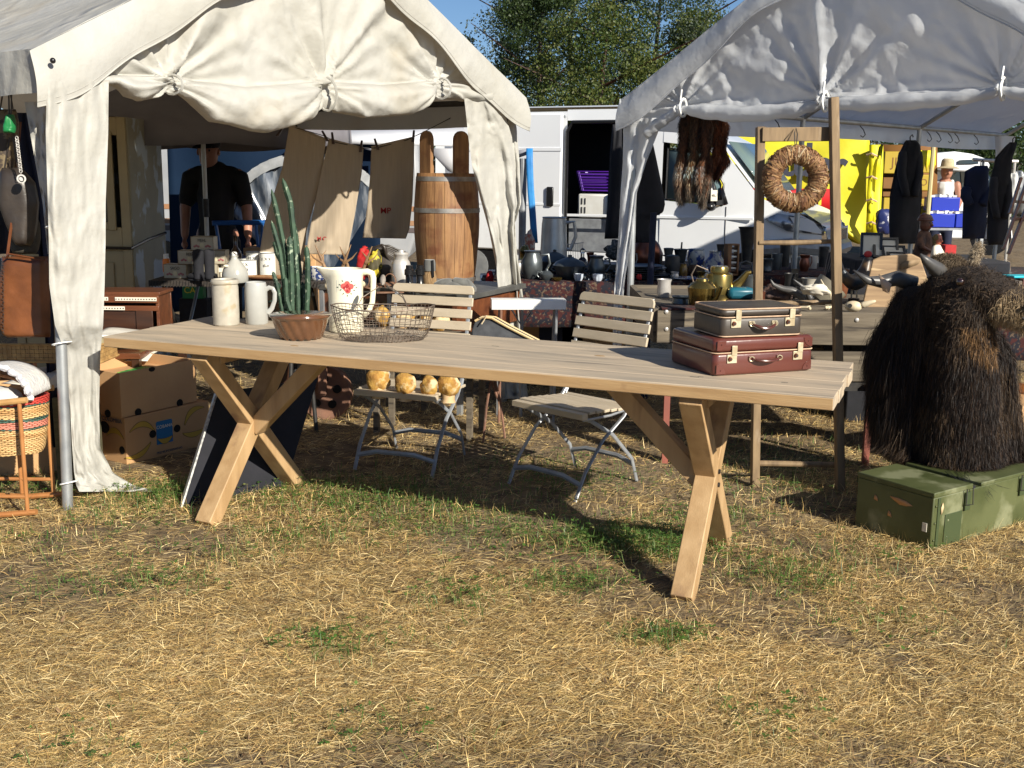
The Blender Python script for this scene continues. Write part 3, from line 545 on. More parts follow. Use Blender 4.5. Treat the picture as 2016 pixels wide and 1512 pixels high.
def rrect(w, d, r, z=0., n=5, cx=0, cy=0):
    P = []
    for (sx, sy, a0) in ((1, 1, 0), (-1, 1, 90), (-1, -1, 180), (1, -1, 270)):
        for k in range(n + 1):
            a = R(a0 + 90 * k / n); P.append((cx + sx * (w / 2 - r) + r * math.cos(a), cy + sy * (d / 2 - r) + r * math.sin(a), z))
    return P
def case(name, p0, yaw, w, d, h, z, mbody, label, hmat, lockmat, patches, split=.62):
    t = thing(name, (p0[0], p0[1], z), label, 'suitcase', 'two stacked vintage suitcases', yaw)
    def shell(z0, z1, m_, nm, ins=0):
        b = MB(); P0 = rrect(w - ins, d - ins, .022, 0, 5, w / 2, d / 2); k = len(P0); rings = []
        for (q, zz) in ((.012, z0), (.003, z0 + .004), (0, z0 + .012), (0, z1 - .012), (.003, z1 - .004), (.012, z1)):
            rings.append([((x - w / 2) * (1 - 2 * q / w) + w / 2, (y - d / 2) * (1 - 2 * q / d) + d / 2, zz) for x, y, _ in P0])
        vs = [v for r_ in rings for v in r_]; fs = [(i * k + j, i * k + (j + 1) % k, (i + 1) * k + (j + 1) % k, (i + 1) * k + j) for i in range(5) for j in range(k)]
        fs += [tuple(range(k - 1, -1, -1)), tuple(5 * k + j for j in range(k))]; b.add(vs, fs); return b.build(nm, m_, t, ang=0 if 0 else 60)
    shell(.0, h * split, mbody, 'base'); shell(h * split + .0015, h, mbody, 'lid')
    b = MB(); b.tube(rrect(w + .001, d + .001, .022, h * split, 5, w / 2, d / 2), .0022, 6, closed=True); b.build('piping', M['trim'], t)
    if patches:
        b = MB(); b.tube(rrect(w - .004, d - .004, .022, h - .003, 5, w / 2, d / 2), .0026, 6, closed=True); b.build('piping', M['trim'], t)
        b = MB(); b.tube(rrect(w - .004, d - .004, .022, .005, 5, w / 2, d / 2), .0024, 6, closed=True); b.build('piping', M['trim'], t)
    else:
        for (x, zz) in ((.0, 0), (w, 0), (0, h), (w, h)):
            b = MB(); s_ = 1 if x == 0 else -1; q = 1 if zz == 0 else -1
            b.prism([(0, 0)] + [(s_ * .035 * math.cos(R(a)), q * .032 * math.sin(R(a))) for a in range(0, 91, 15)], (x + s_ * .010, -.0008, zz + q * .008), (1, 0, 0), (0, 0, 1), .0025); b.build('corner_patch', mbody, t)
            c_ = MB(); c_.ball((x + s_ * .026, -.002, zz + q * .02), .0028, 8, 5); c_.build('rivet', M['handle'], t)
    for x in (w * .17, w * .83):
        l = MB(); l.box((x, -.002, h * split - .021), (.038, .005, .03)); lo = l.build('lock', lockmat, t, bevel=.001)
        k2 = MB(); k2.box((x + .008, -.0045, h * split + .008), (.021, .004, .034)); k2.build('latch', lockmat, lo, bevel=.001)
        k3 = MB(); k3.cyl((x - .009, -.004, h * split - .021), (x - .009, -.011, h * split - .021), .0085, .0065, 14); k3.build('button', M['copper'], lo)
        k4 = MB(); k4.cyl((x - .009, -.011, h * split - .021), (x - .009, -.0125, h * split - .021), .003, .003, 10); k4.build('keyhole', M['ink'], lo)
    for x in (w * .36, w * .64):
        b = MB(); b.box((x, -.002, h * split - .022), (.022, .004, .014)); b.build('handle_mount', lockmat if patches else mbody, t, bevel=.001)
        b = MB(); b.tube([(x + .008 * math.cos(a), -.008 - .003 * math.cos(a), h * split - .024 + .008 * math.sin(a)) for a in np.linspace(0, 6.283, 12)[:-1]], .002, 6, closed=True); b.build('handle_ring', lockmat, t)
    b = MB(); xs = np.linspace(w * .36, w * .64, 13); b.tube([(x, -.012 - .016 * math.sin(math.pi * i / 12), h * split - .024 - (.013 if patches else .006) * math.sin(math.pi * i / 12)) for i, x in enumerate(xs)], [.003, .006, .0075] + [.0085] * 7 + [.0075, .006, .003], 10, flat=.7); b.build('handle', hmat, t)
    return t
case('suitcase', (.692, 3.693), .353, .404, .316, .13, TZ, M['maroon'], 'larger maroon suitcase with tin locks, under the brown one', M['handle'], M['lock'], False)
case('suitcase', (.716, 3.715), .30, .318, .225, .102, TZ + .1305, M['browncase'], 'small worn brown suitcase lying on the maroon one', M['handle'], M['lock'], True, .7)

# ------------------------------------------------------------------ crockery on the table
p = G(446, 640, TZ)
t = thing('stoneware_crock', (p[0], p[1], TZ), 'tall beige stoneware crock with rolled rim, first from the table\'s left end', 'crock')
b = MB(); b.lathe([(.0, 0), (.052, 0), (.057, .006), (.058, .05), (.0575, .17), (.055, .183), (.0615, .187), (.063, .194), (.0615, .201), (.058, .205), (.049, .206), (.046, .2), (.0495, .17), (.05, .02), (0, .015)], n=40); b.build('body', M['stone'], t)
p = G(506, 637, TZ)
t = thing('beer_stein', (p[0], p[1], TZ), 'pale grey handled stoneware mug standing beside the beige crock', 'mug')
b = MB(); b.lathe([(0, 0), (.047, 0), (.0505, .005), (.0505, .15), (.047, .176), (.045, .186), (.0435, .188), (.042, .18), (.0455, .15), (.0455, .012), (0, .01)], n=40); b.build('body', M['stonegrey'], t)
b = MB(); b.tube([(.046, 0, .155), (.06, 0, .164), (.076, 0, .16), (.085, 0, .14), (.083, 0, .105), (.07, 0, .07), (.05, 0, .048)], [.008, .0075, .007, .007, .007, .0075, .009], 10, flat=1.4); b.build('handle', M['stonegrey'], t)

p = G(590, 668, TZ)
t = thing('bundt_pan', (p[0], p[1] + .03, TZ), 'brown glazed fluted cake mould between the grey mug and the flowered pitcher', 'cake mould')
def wob(a, v): return 1 + (.055 * math.sin(9 * 2 * (a * 1.0 + v * .55) / 2 * 1.0 * 1.0) ** 1 if 0 else .05 * math.cos(16 * (a + v * .75))) * max(0, min(1, (.82 - v) * 6))
pr = [(0.072, 0), (.082, .002), (.088, .012), (.095, .03), (.103, .05), (.109, .068), (.113, .082), (.117, .088), (.127, .094), (.1285, .0975), (.127, .1)]
b = MB(); n_ = 160; nn = len(pr); V0 = []
for i, (r_, z) in enumerate(pr):
    v = i / (nn - 1); amp = .06 if .15 < v < .6 else (.045 if v < .72 else 0)
    if i <= 1: amp = .05
    for j in range(n_):
        a = 2 * math.pi * j / n_; q = 1 + amp * (abs(math.sin(8 * (a + v * .62))) ** .8 - .5)
        V0.append((r_ * q * math.cos(a), r_ * q * math.sin(a), z + (0 if i > 1 else .004 * math.cos(16 * a))))
b.add(V0, [(i * n_ + j, i * n_ + (j + 1) % n_, (i + 1) * n_ + (j + 1) % n_, (i + 1) * n_ + j) for i in range(nn - 1) for j in range(n_)])
b.lathe([(.127, .1), (.119, .098), (.112, .09), (.1, .055), (.085, .03), (.06, .02), (.04, .03), (.03, .06), (.022, .082), (.02, .088), (.016, .086), (.016, 0), (.072, 0)], n=60)
b.build('body', M['brown_glaze'], t, ang=0)

p = G(682, 652, TZ)
t = thing('water_pitcher', (p[0], p[1], TZ), 'tall cream enamel pitcher with a painted rose, behind the wire basket', 'pitcher', rz=.12)
b = MB(); n_ = 48; prf = [(0, 0), (.068, 0), (.0735, .004), (.0745, .02), (.0745, .14), (.0745, .215), (.076, .245), (.077, .268), (.0755, .271), (.0735, .268), (.072, .245), (.071, .2), (.071, .02), (0, .015)]
V0 = []
for (r_, z) in prf:
    sp = max(0, (z - .19) / .08) ** 1.4 if z > .19 else 0
    for j in range(n_):
        a = 2 * math.pi * j / n_; k = math.exp(-((abs(a - math.pi)) / .38) ** 2) * sp
        V0.append((r_ * math.cos(a) * (1 + .62 * k), r_ * math.sin(a) * (1 - .25 * k), z + .006 * k))
b.add(V0, [(i * n_ + j, i * n_ + (j + 1) % n_, (i + 1) * n_ + (j + 1) % n_, (i + 1) * n_ + j) for i in range(len(prf) - 1) for j in range(n_)]); b.build('body', M['cream'], t, ang=50)
b = MB(); b.tube([(.07, 0, .255), (.095, 0, .258), (.114, 0, .25), (.119, 0, .23), (.117, 0, .17), (.113, 0, .125), (.098, 0, .09), (.072, 0, .065)], [.012, .0105, .0105, .01, .009, .009, .009, .011], 12, flat=1.3); b.build('handle', M['cream'], t, ang=0)
def on_cyl(r_, ang, z, pts, lift=.0008):                 # flat decal polygon wrapped on a cylinder
    return [(math.sin(ang + x / r_) * (r_ + lift), -math.cos(ang + x / r_) * (r_ + lift), z + y) for x, y in pts]
rosep, rosed, leafg, stripe = mat('rose_pink', (.5, .10, .09), rough=.2), mat('rose_dark', (.32, .03, .035), rough=.2), mat('leaf_green', (.03, .075, .045), rough=.2), mat('pale_stripe', (.52, .55, .52), rough=.2)
dec = MB(); rs = .0745
for k in range(14):
    x = -.045 + k * .0075; dec.add(on_cyl(rs, .12, .19 + (.006 if k % 2 else 0), [(x, -.012), (x + .0022, -.012), (x + .0022, .038), (x, .038)]), [(0, 1, 2, 3)])
dec.build('stripe_band', stripe, t)
rm = MB(); 
for (x, y, r_) in ((0, 0, .0185), (-.015, .005, .012), (.016, .003, .0125), (.003, -.015, .012), (0, .015, .012)):
    rm.add(on_cyl(rs, .12, .198, [(x + r_ * math.cos(q), y + r_ * math.sin(q)) for q in np.linspace(0, 6.283, 13)[:-1]], .0014), [tuple(range(12))])
rm.build('rose', rosep, t)
rm = MB()
for (x, y, r_, a0) in ((0, .002, .009, 0), (-.011, -.002, .006, 1), (.011, -.005, .006, 2), (.001, -.014, .006, 3), (0, .012, .005, 4)):
    rm.add(on_cyl(rs, .12, .198, [(x + r_ * math.cos(q) * (1 if i < 7 else .5), y + r_ * math.sin(q) * (1 if i < 7 else .6)) for i, q in enumerate(np.linspace(a0, a0 + 5, 11))], .0020), [tuple(range(11))])
rm.build('rose_centre', rosed, t)
lm_ = MB()
for (x, y, a) in ((-.022, .008, 2.7), (-.02, -.008, 3.4), (-.014, .02, 2.2), (.014, .018, 1), (.024, .006, .3), (.022, -.01, -.3), (-.012, -.02, 4.0), (.012, -.02, 5.2), (-.03, 0, 3.1), (.03, -.002, .1), (0, -.026, 4.7)):
    x *= 1.35; y *= 1.35; lm_.add(on_cyl(rs, .12, .198, [(x + .006 * math.cos(a), y + .006 * math.sin(a)), (x + .0025 * math.cos(a + 1.57), y + .0025 * math.sin(a + 1.57)), (x - .005 * math.cos(a), y - .005 * math.sin(a)), (x - .0025 * math.cos(a + 1.57), y - .0025 * math.sin(a + 1.57))], .0016), [(0, 1, 2, 3)])
lm_.build('rose_leaves', leafg, t)

# wire basket
p = G(752, 672, TZ)
t = thing('wire_basket', (p[0], p[1] + .05, TZ), 'oval rusty wire mesh basket with a swing handle in front of the pitcher', 'basket', rz=.08)
b = MB(); RX, RY = .213, .125; Hh = .135
def bp(a, v):
    k = .80 + .2 * v ** .8 if v > .12 else .70 + .1 * (v / .12) + 0; z = Hh * max(0, (v - .1)) / .9 if v > .12 else Hh * .02 * v / .12
    sag = .012 * math.cos(2 * a) * v; return (RX * k * math.cos(a), RY * k * math.sin(a), z + .002 + sag * .6 + .002 * math.sin(a * 7 + v * 9))
n_ = 52
for i in range(n_):
    a = 2 * math.pi * i / n_; b.tube([bp(a + .02 * math.sin(v * 9 + i), v) for v in (0, .1, .25, .42, .6, .8, 1)], .0013, 3, cap=False)
for v in (.06, .17, .30, .43, .56, .69, .82, .92): b.tube([bp(a + .01 * math.sin(9 * a), v + .007 * math.sin(13 * a)) for a in np.linspace(0, 6.283, 72)[:-1]], .0013, 3, closed=True)
for k in range(-11, 12):
    x = k * .0125; yy = RY * .78 * math.sqrt(max(0, 1 - (x / (RX * .78)) ** 2)); b.tube([(x, -yy, .002), (x + .003, 0, .003), (x, yy, .002)], .0009, 3)
for k in range(-6, 7):
    y = k * .0145; xx = RX * .78 * math.sqrt(max(0, 1 - (y / (RY * .78)) ** 2)); b.tube([(-xx, y, .002), (0, y + .002, .003), (xx, y, .002)], .0009, 3)
b.build('mesh', M['wire'], t, ang=0)
b = MB(); b.tube([bp(a, 1.0) for a in np.linspace(0, 6.283, 60)[:-1]], .0028, 6, closed=True); b.build('rim', M['wire'], t)
b = MB(); top = Vector((.005, .0, .235))
for (a, s) in ((1.1, 1), (2.0, 1), (-1.05, -1), (-2.1, -1)):
    q = Vector(bp(a, 1)); b.tube([q, q.lerp(top, .35) + Vector((.012 * (1 if q.x > 0 else -1), 0, .012)), q.lerp(top, .75) + Vector((0, 0, .005)), top], .0019, 6)
b.build('bail', M['wire'], t)
b = MB(); b.ball(top + Vector((-.004, -.01, .012)), (.012, .036, .0125), 14, 10, rot=Matrix.Rotation(.5, 3, 'X')); b.build('grip', mat('grey_wood_grip', (.30, .26, .22), (.2, .17, .14), rough=.7, sc=30), t)

# ================================================================== FOLDING GARDEN CHAIRS
def garden_chair(P0, yaw, label):                        # origin centre on the ground, facing -y
    t = thing('folding_chair', (P0[0], P0[1], 0), label, 'folding chair', 'beige slatted folding garden chairs', yaw)
    wd = .41
    s = MB()
    for k in range(8):
        y = -.19 + k * .052; z = .385 + .01 * math.cos(k / 7 * 3.1); s.box((0, y, z - .012 * (k == 0)), (wd + .02, .040, .014 if k else .028))
    s.build('seat', M['slat'], t, bevel=.003)
    bk = MB()
    for k in range(6):
        z = .85 - k * .059; y = .285 - k * .016; r_ = Matrix.Rotation(-.27, 3, 'X'); q = wd + .04
        if k == 0: bk.prism([(-q / 2, -.022), (q / 2, -.022), (q / 2, .0), (q / 2 - .006, .014), (q / 2 - .02, .022), (-q / 2 + .02, .022), (-q / 2 + .006, .014), (-q / 2, 0)], (0, y, z), (1, 0, 0), (0, .267, .964), .014)
        else: bk.box((0, y, z), (q, .014, .045), r_)
    bk.build('backrest', M['slat'], t, bevel=.003)
    mt = M['grmetal']
    for s_ in (-1, 1):
        x = s_ * wd / 2
        b = MB(); b.tube([(x * 1.0, -.235, .0), (x, -.17, .12), (x, -.05, .25), (x, .1, .34), (x, .16, .41), (x, .195, .52), (x, .295, .87)], .010, 8, flat=.55); b.build('rear_frame', mt, t)
        b = MB(); b.tube([(x * .94, .235, .0), (x * .94, .19, .12), (x * .94, .04, .26), (x * .94, -.12, .35), (x * .94, -.18, .372)], .010, 8, flat=.55); b.build('leg', mt, t)
        b = MB(); b.tube([(x, -.19, .365), (x, 0, .36), (x, .16, .372), (x, .18, .41)], .006, 6); b.build('seat_rail', mt, t)
    b = MB(); b.tube([(-wd / 2, -.20, .07), (-.1, -.20, .095), (.1, -.20, .095), (wd / 2, -.20, .07)], .008, 6, flat=1.6); b.build('stretcher', mt, t)
    b = MB(); b.tube([(-wd / 2 * .94, .2, .09), (-.1, .2, .115), (.1, .2, .115), (wd / 2 * .94, .2, .09)], .008, 6, flat=1.6); b.build('stretcher', mt, t)
    return t
ch = garden_chair((-.50, 5.34), -.32, 'slatted garden chair holding wooden mushrooms behind the table centre')
ch2 = dup(ch, (.30, 5.0, 0), -.76, 'empty slatted garden chair turned toward the suitcases')

# wooden mushrooms
mc = mat('mushroom_bark', (.48, .29, .075), (.28, .14, .04), rough=.95, spec=.15, sc=22, bump=.01, bsc=34, spot=(.62, .48, .28), sps=14, spt=.54); mp_ = mat('mushroom_pale', (.62, .45, .26), (.5, .33, .17), rough=.7, sc=9)
mshd = []
def mush(px, py, z, r_, lab, az, tilt):
    q = G(px, py, z); t = thing('carved_mushroom', (q[0], q[1], z + r_ * .82), lab, 'carved mushroom', 'carved wooden mushrooms', az)
    rm_ = Matrix.Rotation(tilt, 3, 'Y'); b = MB(); b.ball((0, 0, 0), (r_ * 1.05, r_, r_ * .8), 22, 14, f=lambda v: 1 + .2 * (fbm(np.array([[v.x * 3 + v.z, v.y * 3 + px]]), 3)[0] - .5) * 2, rot=rm_); b.build('cap', mc, t, ang=0)
    b = MB(); b.lathe([(.0, 0), (r_ * .6, 0), (r_ * .56, r_ * .5), (r_ * .5, r_ * 1.2), (r_ * .6, r_ * 1.5), (0, r_ * 1.6)], n=16, ax=Matrix.Rotation(tilt + 1.5708, 3, 'Y')); b.build('stem', mp_, t)
seat = [(745, 757, .062, 'mushroom at the left end of the chair seat', -1.3, 1.45), (798, 764, .054, 'second mushroom from the left on the chair seat', -1.7, 1.5), (845, 766, .05, 'mushroom on the chair seat showing a bare pale stem', -2.6, 1.4), (884, 766, .058, 'mushroom at the right end of the chair seat', -1.9, 1.5)]
for (x, y, r_, l, az, ti) in seat: mush(x, y + 10, .392, r_, l, az, ti)
# slatted crate behind the chair carries more mushrooms
q = G(800, 668, .52)
ct = thing('wooden_bench', (-.46, 5.98, 0), 'low grey wooden bench behind the mushroom chair, mostly hidden by the table', 'bench', rz=-.25)
b = MB(); b.box((0, 0, .55), (.6, .29, .025)); b.build('seat', M['woodgrey'], ct)
for x in (-.27, .27):
    for y in (-.12, .12): b = MB(); b.box((x, y, .269), (.03, .03, .537)); b.build('leg', M['woodgrey'], ct)
for (x, y, r_, l, az) in ((752, 640, .062, 'yellow bark mushroom seen through the left half of the wire basket', 1.0), (796, 643, .064, 'second bark mushroom from the left seen through the wire basket', 2.2), (836, 648, .05, 'pale stemmed mushroom seen through the right end of the wire basket', 3.4), (868, 650, .058, 'orange bark mushroom showing just right of the wire basket', 2.9)): mush(x, y, .565, r_, l, az, 1.25)

# ================================================================== UNDER / BEHIND THE TABLE, LEFT
def banana_box(loc, rz, w, d, h, lab, name='banana_box', mtl=None, open_top=True):
    t = thing(name, loc, lab, 'cardboard box', 'cardboard banana boxes', rz); th = .006; mt = mtl or M['card']
    b = MB(); b.box((w / 2, th / 2, h / 2), (w, th, h)); b.box((w / 2, d - th / 2, h / 2), (w, th, h)); b.box((th / 2, d / 2, h / 2), (th, d - 2 * th, h)); b.box((w - th / 2, d / 2, h / 2), (th, d - 2 * th, h))
    b.box((w / 2, d / 2, (h - .055) if open_top else h - .004), (w - 2 * th, d - 2 * th, .004)); b.build('box_body', mt, t, bevel=.002); return t
cut = mat('hand_hole', (.006, .005, .004), rough=1)
def hole(t, o, u, r_=.02, sx=1., v=(0, 0, 1)):
    b = MB(); b.prism([(r_ * sx * math.cos(a), r_ * math.sin(a)) for a in np.linspace(0, 6.283, 17)[:-1]], o, u, v, .004); b.build('hand_hole', cut, t)
bpr = mat('banana_print', (.42, .27, .04), rough=.7); blp = mat('blue_print', (.01, .13, .30), rough=.6); bll = mat('blue_lettering', (.05, .07, .10), rough=.7)
def banana(t, o, u, L, bend, tilt=0., v=(0, 0, 1)):
    P = []; n = 14
    for i in range(n + 1):
        a = i / n; x = (a - .5) * L; y = bend * (1 - (2 * a - 1) ** 2); wd = .018 * math.sin(math.pi * min(max(a, .03), .97)) ** .6; P.append((x, y, wd))
    q = [(x, y + w_) for x, y, w_ in P] + [(x, y - w_ * .6) for x, y, w_ in reversed(P)]; ct_, st_ = math.cos(tilt), math.sin(tilt)
    b = MB(); b.prism([(x * ct_ - y * st_, x * st_ + y * ct_) for x, y in q], o, u, v, .002); b.build('banana_picture', bpr, t)
    e = MB(); pp = [Vector(o) + Vector(u) * (x * ct_ - y * st_) + Vector(v) * (x * st_ + y * ct_) + Vector((0, -.0015, 0)) for x, y in q]; e.tube(pp, .0009, 4, closed=True); e.build('banana_outline', M['ink'], t)
c0 = G(250, 915); e0 = G(400, 877); yaw0 = math.atan2(e0[1] - c0[1], e0[0] - c0[0])
bx = banana_box((c0[0], c0[1], 0), yaw0, .53, .40, .235, 'lower banana box with blue logo under the tent drape side of the table', mtl=M['carddark'], open_top=False)
b = MB(); b.prism([(-.05, -.062), (.05, -.062), (.05, .052), (.044, .058), (-.044, .058), (-.05, .052)], (.235, -.001, .125), (1, 0, 0), (0, 0, 1), .002); b.build('logo_panel', blp, bx)
text('logo_lettering', 'COBANA', .024, M['paper'], bx, (.235, -.003, .152), (R(90), 0, 0))
banana(bx, (.235, -.0028, .092), (1, 0, 0), .09, -.02); banana(bx, (.10, -.001, .15), (1, 0, 0), .15, .035, -.15); banana(bx, (.07, -.001, .06), (1, 0, 0), .16, -.03, .3); banana(bx, (.43, -.001, .17), (1, 0, 0), .15, .03, .5); banana(bx, (.42, -.001, .09), (1, 0, 0), .14, -.02, 0)
hole(bx, (.162, -.001, .125), (1, 0, 0)); hole(bx, (.315, -.001, .125), (1, 0, 0)); hole(bx, (-.001, .03, .07), (0, -1, 0)); hole(bx, (-.001, .16, .17), (0, -1, 0), .03, 1.3)
banana(bx, (-.001, .08, .13), (0, -1, 0), .13, .03)
text('origin_lettering', 'DE COLOMBIA', .03, bll, bx, (-.002, .12, .215), (R(90), 0, R(-90)))
text('base_lettering', 'PREMIUM BANANAS', .018, bll, bx, (.26, -.003, .02), (R(90), 0, 0))
bx2 = banana_box((c0[0] - .012, c0[1] + .0, .236), yaw0 + .05, .49, .38, .225, 'plain open box on top of the banana box with the blue logo')
for x in (.1, .37): hole(bx2, (x, -.001, .012), (1, 0, 0), .02)
hole(bx2, (-.001, .1, .012), (0, -1, 0), .02); hole(bx2, (.2, -.001, .215), (1, 0, 0), .012, 1.6)
b = MB(); b.box((.30, .2, .174), (.2, .14, .002), .2); o = b.build('flyer', mat('green_flyer', (.22, .45, .08), (.03, .22, .05), rough=.5, sc=14, lo=.5, hi=.52), None); o.parent = bx2
o.parent = None; o.matrix_world = Matrix.Translation((c0[0] - .012, c0[1], .236)) @ Matrix.Rotation(yaw0 + .05, 4, 'Z'); tag(o, 'bright green printed flyer lying in the open cardboard box', 'flyer')

# black framed board leaning behind the table leg
t = thing('framed_board', (-1.42, 4.54, 0), 'black board with a thin silver edge leaning behind the table leg', 'board')
A0 = G(358, 1000); B0 = G(560, 958); A1 = D(428, 773, 4.9); B1 = A1 + (B0 - A0) * 1.05; b = MB((-1.42, 4.54, 0)); n_ = np.cross(B0 - A0, A1 - A0); n_ = n_ / np.linalg.norm(n_) * .012
b.add([A0 - n_, B0 - n_, B1 - n_, A1 - n_, A0 + n_, B0 + n_, B1 + n_, A1 + n_], [(3, 2, 1, 0), (4, 5, 6, 7), (0, 1, 5, 4), (1, 2, 6, 5), (2, 3, 7, 6), (3, 0, 4, 7)]); b.build('board_panel', M['black'], t, bevel=.003)
b = MB((-1.42, 4.54, 0)); b.bar(A0 + (A0 - B0) * .012, A1 + (A0 - B0) * .012, .008, .028, side=tuple(B0 - A0)); b.build('edge_strip', mat('silver_edge', (.6, .6, .58), (.3, .3, .3), rough=.4, metal=.5, sc=60), t)

# cast-iron wheel
t = thing('cast_iron_wheel', (-1.10, 6.30, .16), 'rusty cast-iron pulley wheel with five holes under the wooden chest', 'wheel', rz=-.15)
b = MB(); n_ = 48
ringz = [(0.0, -.012), (.03, -.02), (.036, -.008), (.12, -.004), (.135, -.012), (.158, -.024), (.165, -.02), (.165, .02), (.158, .024), (.12, .006), (0, .008)]
b.lathe(ringz, n=n_, ax=Matrix.Rotation(R(90), 3, 'X')); 
V = b.V; b.V = [(v[0], v[1], v[2]) for v in V]; b.build('disc', M['rust'], t, ang=30)
b = MB()
for k in range(5):
    a = k * 1.2566 + .3; c = Vector((.082 * math.cos(a), .019 * -1, .082 * math.sin(a)))
    h_ = MB(); h_.cyl(c + Vector((0, -.004, 0)), c + Vector((0, .010, 0)), .024, .024, 18); h_.build('hole', cut, t)
b = MB(); b.cyl((0, -.045, 0), (0, .03, 0), .018, .018, 14); b.cyl((0, -.05, 0), (0, -.04, 0), .024, .02, 6); b.build('axle', M['rust'], t)
b = MB(); b.bar((.0, -.05, .0), (.01, -.05, .26), .05, .02, side=(1, 0, 0)); b.build('fork', M['rust'], t, bevel=.003)
# ================================================================== LEFT EDGE: BAGS, BASKET, CRADLE
def W(px, py, Y): return Vector(D(px, py, Y))
def cushion(name, rows, Y, th, mtl, parent, off, bulge=.5, folds=0, nr=26, nc=16, seed=0, foldamp=.01):
    """soft closed shape: rows of (y, xl, xr) pixels at depth Y, with real thickness th"""
    R_ = interp(rows, nr); P = np.zeros((nr, nc, 3)); B = np.zeros((nr, nc, 3))
    for i, (y, xl, xr) in enumerate(R_):
        for j in range(nc):
            u = j / (nc - 1); e = (1 - (2 * u - 1) ** 4) ** .5 * (1 - (2 * i / (nr - 1) - 1) ** 6) ** .5
            f = foldamp * math.sin(u * folds * 6.28 + i * .15 + seed) + foldamp * 1.5 * (fbm(np.array([[u * 5, i * .25]]), seed)[0] - .5) if folds else foldamp * (fbm(np.array([[u * 3, i * .2]]), seed)[0] - .5)
            q = D(xl + (xr - xl) * u, y, Y); P[i, j] = q + np.array([0, -th * e * .5 + f, 0]); B[i, j] = q + np.array([0, th * e * .5 + .004, 0])
    b = MB(off); b.grid(P); b.grid(B[:, ::-1])
    b.grid(np.stack([P[0], B[0]])); b.grid(np.stack([B[-1], P[-1]])); b.grid(np.stack([B[:, 0], P[:, 0]])); b.grid(np.stack([P[:, -1], B[:, -1]]))
    return b.build(name, mtl, parent, ang=0)
def soft(name, rows, Y, th, mtl, lab, cat, group=None, part='body', **k):
    o = D(rows[0][1], rows[0][0], Y); t = thing(name, tuple(o), lab, cat, group); cushion(part, rows, Y, th, mtl, t, o, **k); return t, o

t, o = soft('shoulder_bag', [(505, 4, 94), (520, 2, 96), (560, -2, 97), (640, -2, 99), (655, 4, 99), (664, 14, 98)], 4.74, .09, M['leather'], 'tan leather shoulder bag with whip-stitched edge at the far left', 'bag', 'old bags hung at the left tent pole')
b = MB(o); b.tube([W(12, 508, 4.68), W(18, 500, 4.67), W(90, 512, 4.67), W(97, 520, 4.68)], .009, 6, flat=.5); b.build('flap_edge', M['leather'], t)
b = MB(o); b.tube([W(14, 506, 4.7), W(24, 430, 4.75), W(30, 350, 4.92), W(40, 240, 4.95)], .006, 5); b.build('strap', M['leather'], t)
for k in range(24):
    b = MB(o); y = 515 + k * 6; b.tube([W(3 + 3 * (k % 2), y, 4.69), W(8, y + 3, 4.685)], .0022, 4) 
    if b.V: b.build('stitch', M['dkleather'], t)
bags = [([(330, 5, 40), (360, 0, 66), (400, 0, 74), (440, 15, 70), (470, 30, 66), (484, 36, 60)], 4.8, .12, M['dkleather'], 'dark leather pouch bag hanging behind the silver chain'),
        ([(425, 24, 70), (440, 20, 76), (470, 22, 78), (490, 24, 74), (500, 30, 70)], 4.85, .09, mat('olive_canvas', (.06, .052, .035), (.035, .03, .022), rough=.8, sc=20), 'olive canvas pouch with a brass stud below the dark leather pouch'),
        ([(215, -4, 30), (250, -6, 34), (290, -6, 28), (335, -4, 24), (345, 0, 18)], 4.85, .1, mat('woven_straw_bag', (.16, .12, .065), (.05, .035, .025), rough=.7, sc=26, lo=.45, hi=.5), 'patterned brown handbag at the top left corner'),
        ([(225, 14, 26), (250, 8, 30), (262, 8, 28)], 4.7, .05, M['green'], 'small green cloth purse hanging above the handbags')]
for rows, Y, th, m_, lab in bags:
    t, o = soft('handbag', rows, Y, th, m_, lab, 'bag', 'old bags hung at the left tent pole')
    b = MB(o); x = (rows[0][1] + rows[0][2]) / 2; b.tube([W(rows[0][1] + 4, rows[0][0] + 3, Y), W(x - 3, rows[0][0] - 60, Y), W(x + 3, rows[0][0] - 60, Y), W(rows[0][2] - 4, rows[0][0] + 3, Y)], .005, 5, flat=.6); b.build('strap', M['dkleather'], t)
t = thing('chain_pendant', tuple(W(40, 352, 4.68)), 'round silver medallion on a chunky chain over the dark pouch', 'pendant'); o = W(40, 352, 4.68)
b = MB(o); b.cyl(W(42, 352, 4.68), W(42, 352, 4.665), .0185, n=24); b.build('medallion', M['alu'], t)
b = MB(o); b.tube([W(42, 352, 4.662) + Vector((.011 * math.cos(a), 0, .011 * math.sin(a))) for a in np.linspace(0, 6.283, 20)[:-1]], .0018, 5, closed=True); b.build('inner_ring', M['dkmetal'], t)
b = MB(o)
for k in range(14):
    c = W(33 + k * .6, 272 + k * 5, 4.68); b.tube([c + Vector((.006 * math.cos(a), .003 * math.sin(a) * (k % 2), .008 * math.sin(a))) for a in np.linspace(0, 6.283, 9)[:-1]], .0018, 4, closed=True)
b.build('chain', M['alu'], t)
t, o = soft('garment', [(222, 30, 56), (300, 40, 74), (400, 62, 92), (520, 82, 98), (650, 92, 104), (760, 98, 110), (880, 102, 112)], 5.05, .05, M['darkblue'], 'long navy garment hanging in the gap beside the left tent pole', 'garment', folds=2, foldamp=.012)
t, o = soft('garment', [(222, -10, 60), (300, -10, 80), (420, -10, 92), (500, -10, 96)], 5.35, .05, M['black'], 'black coats hanging behind the old leather bags', 'garment', folds=4, foldamp=.02)

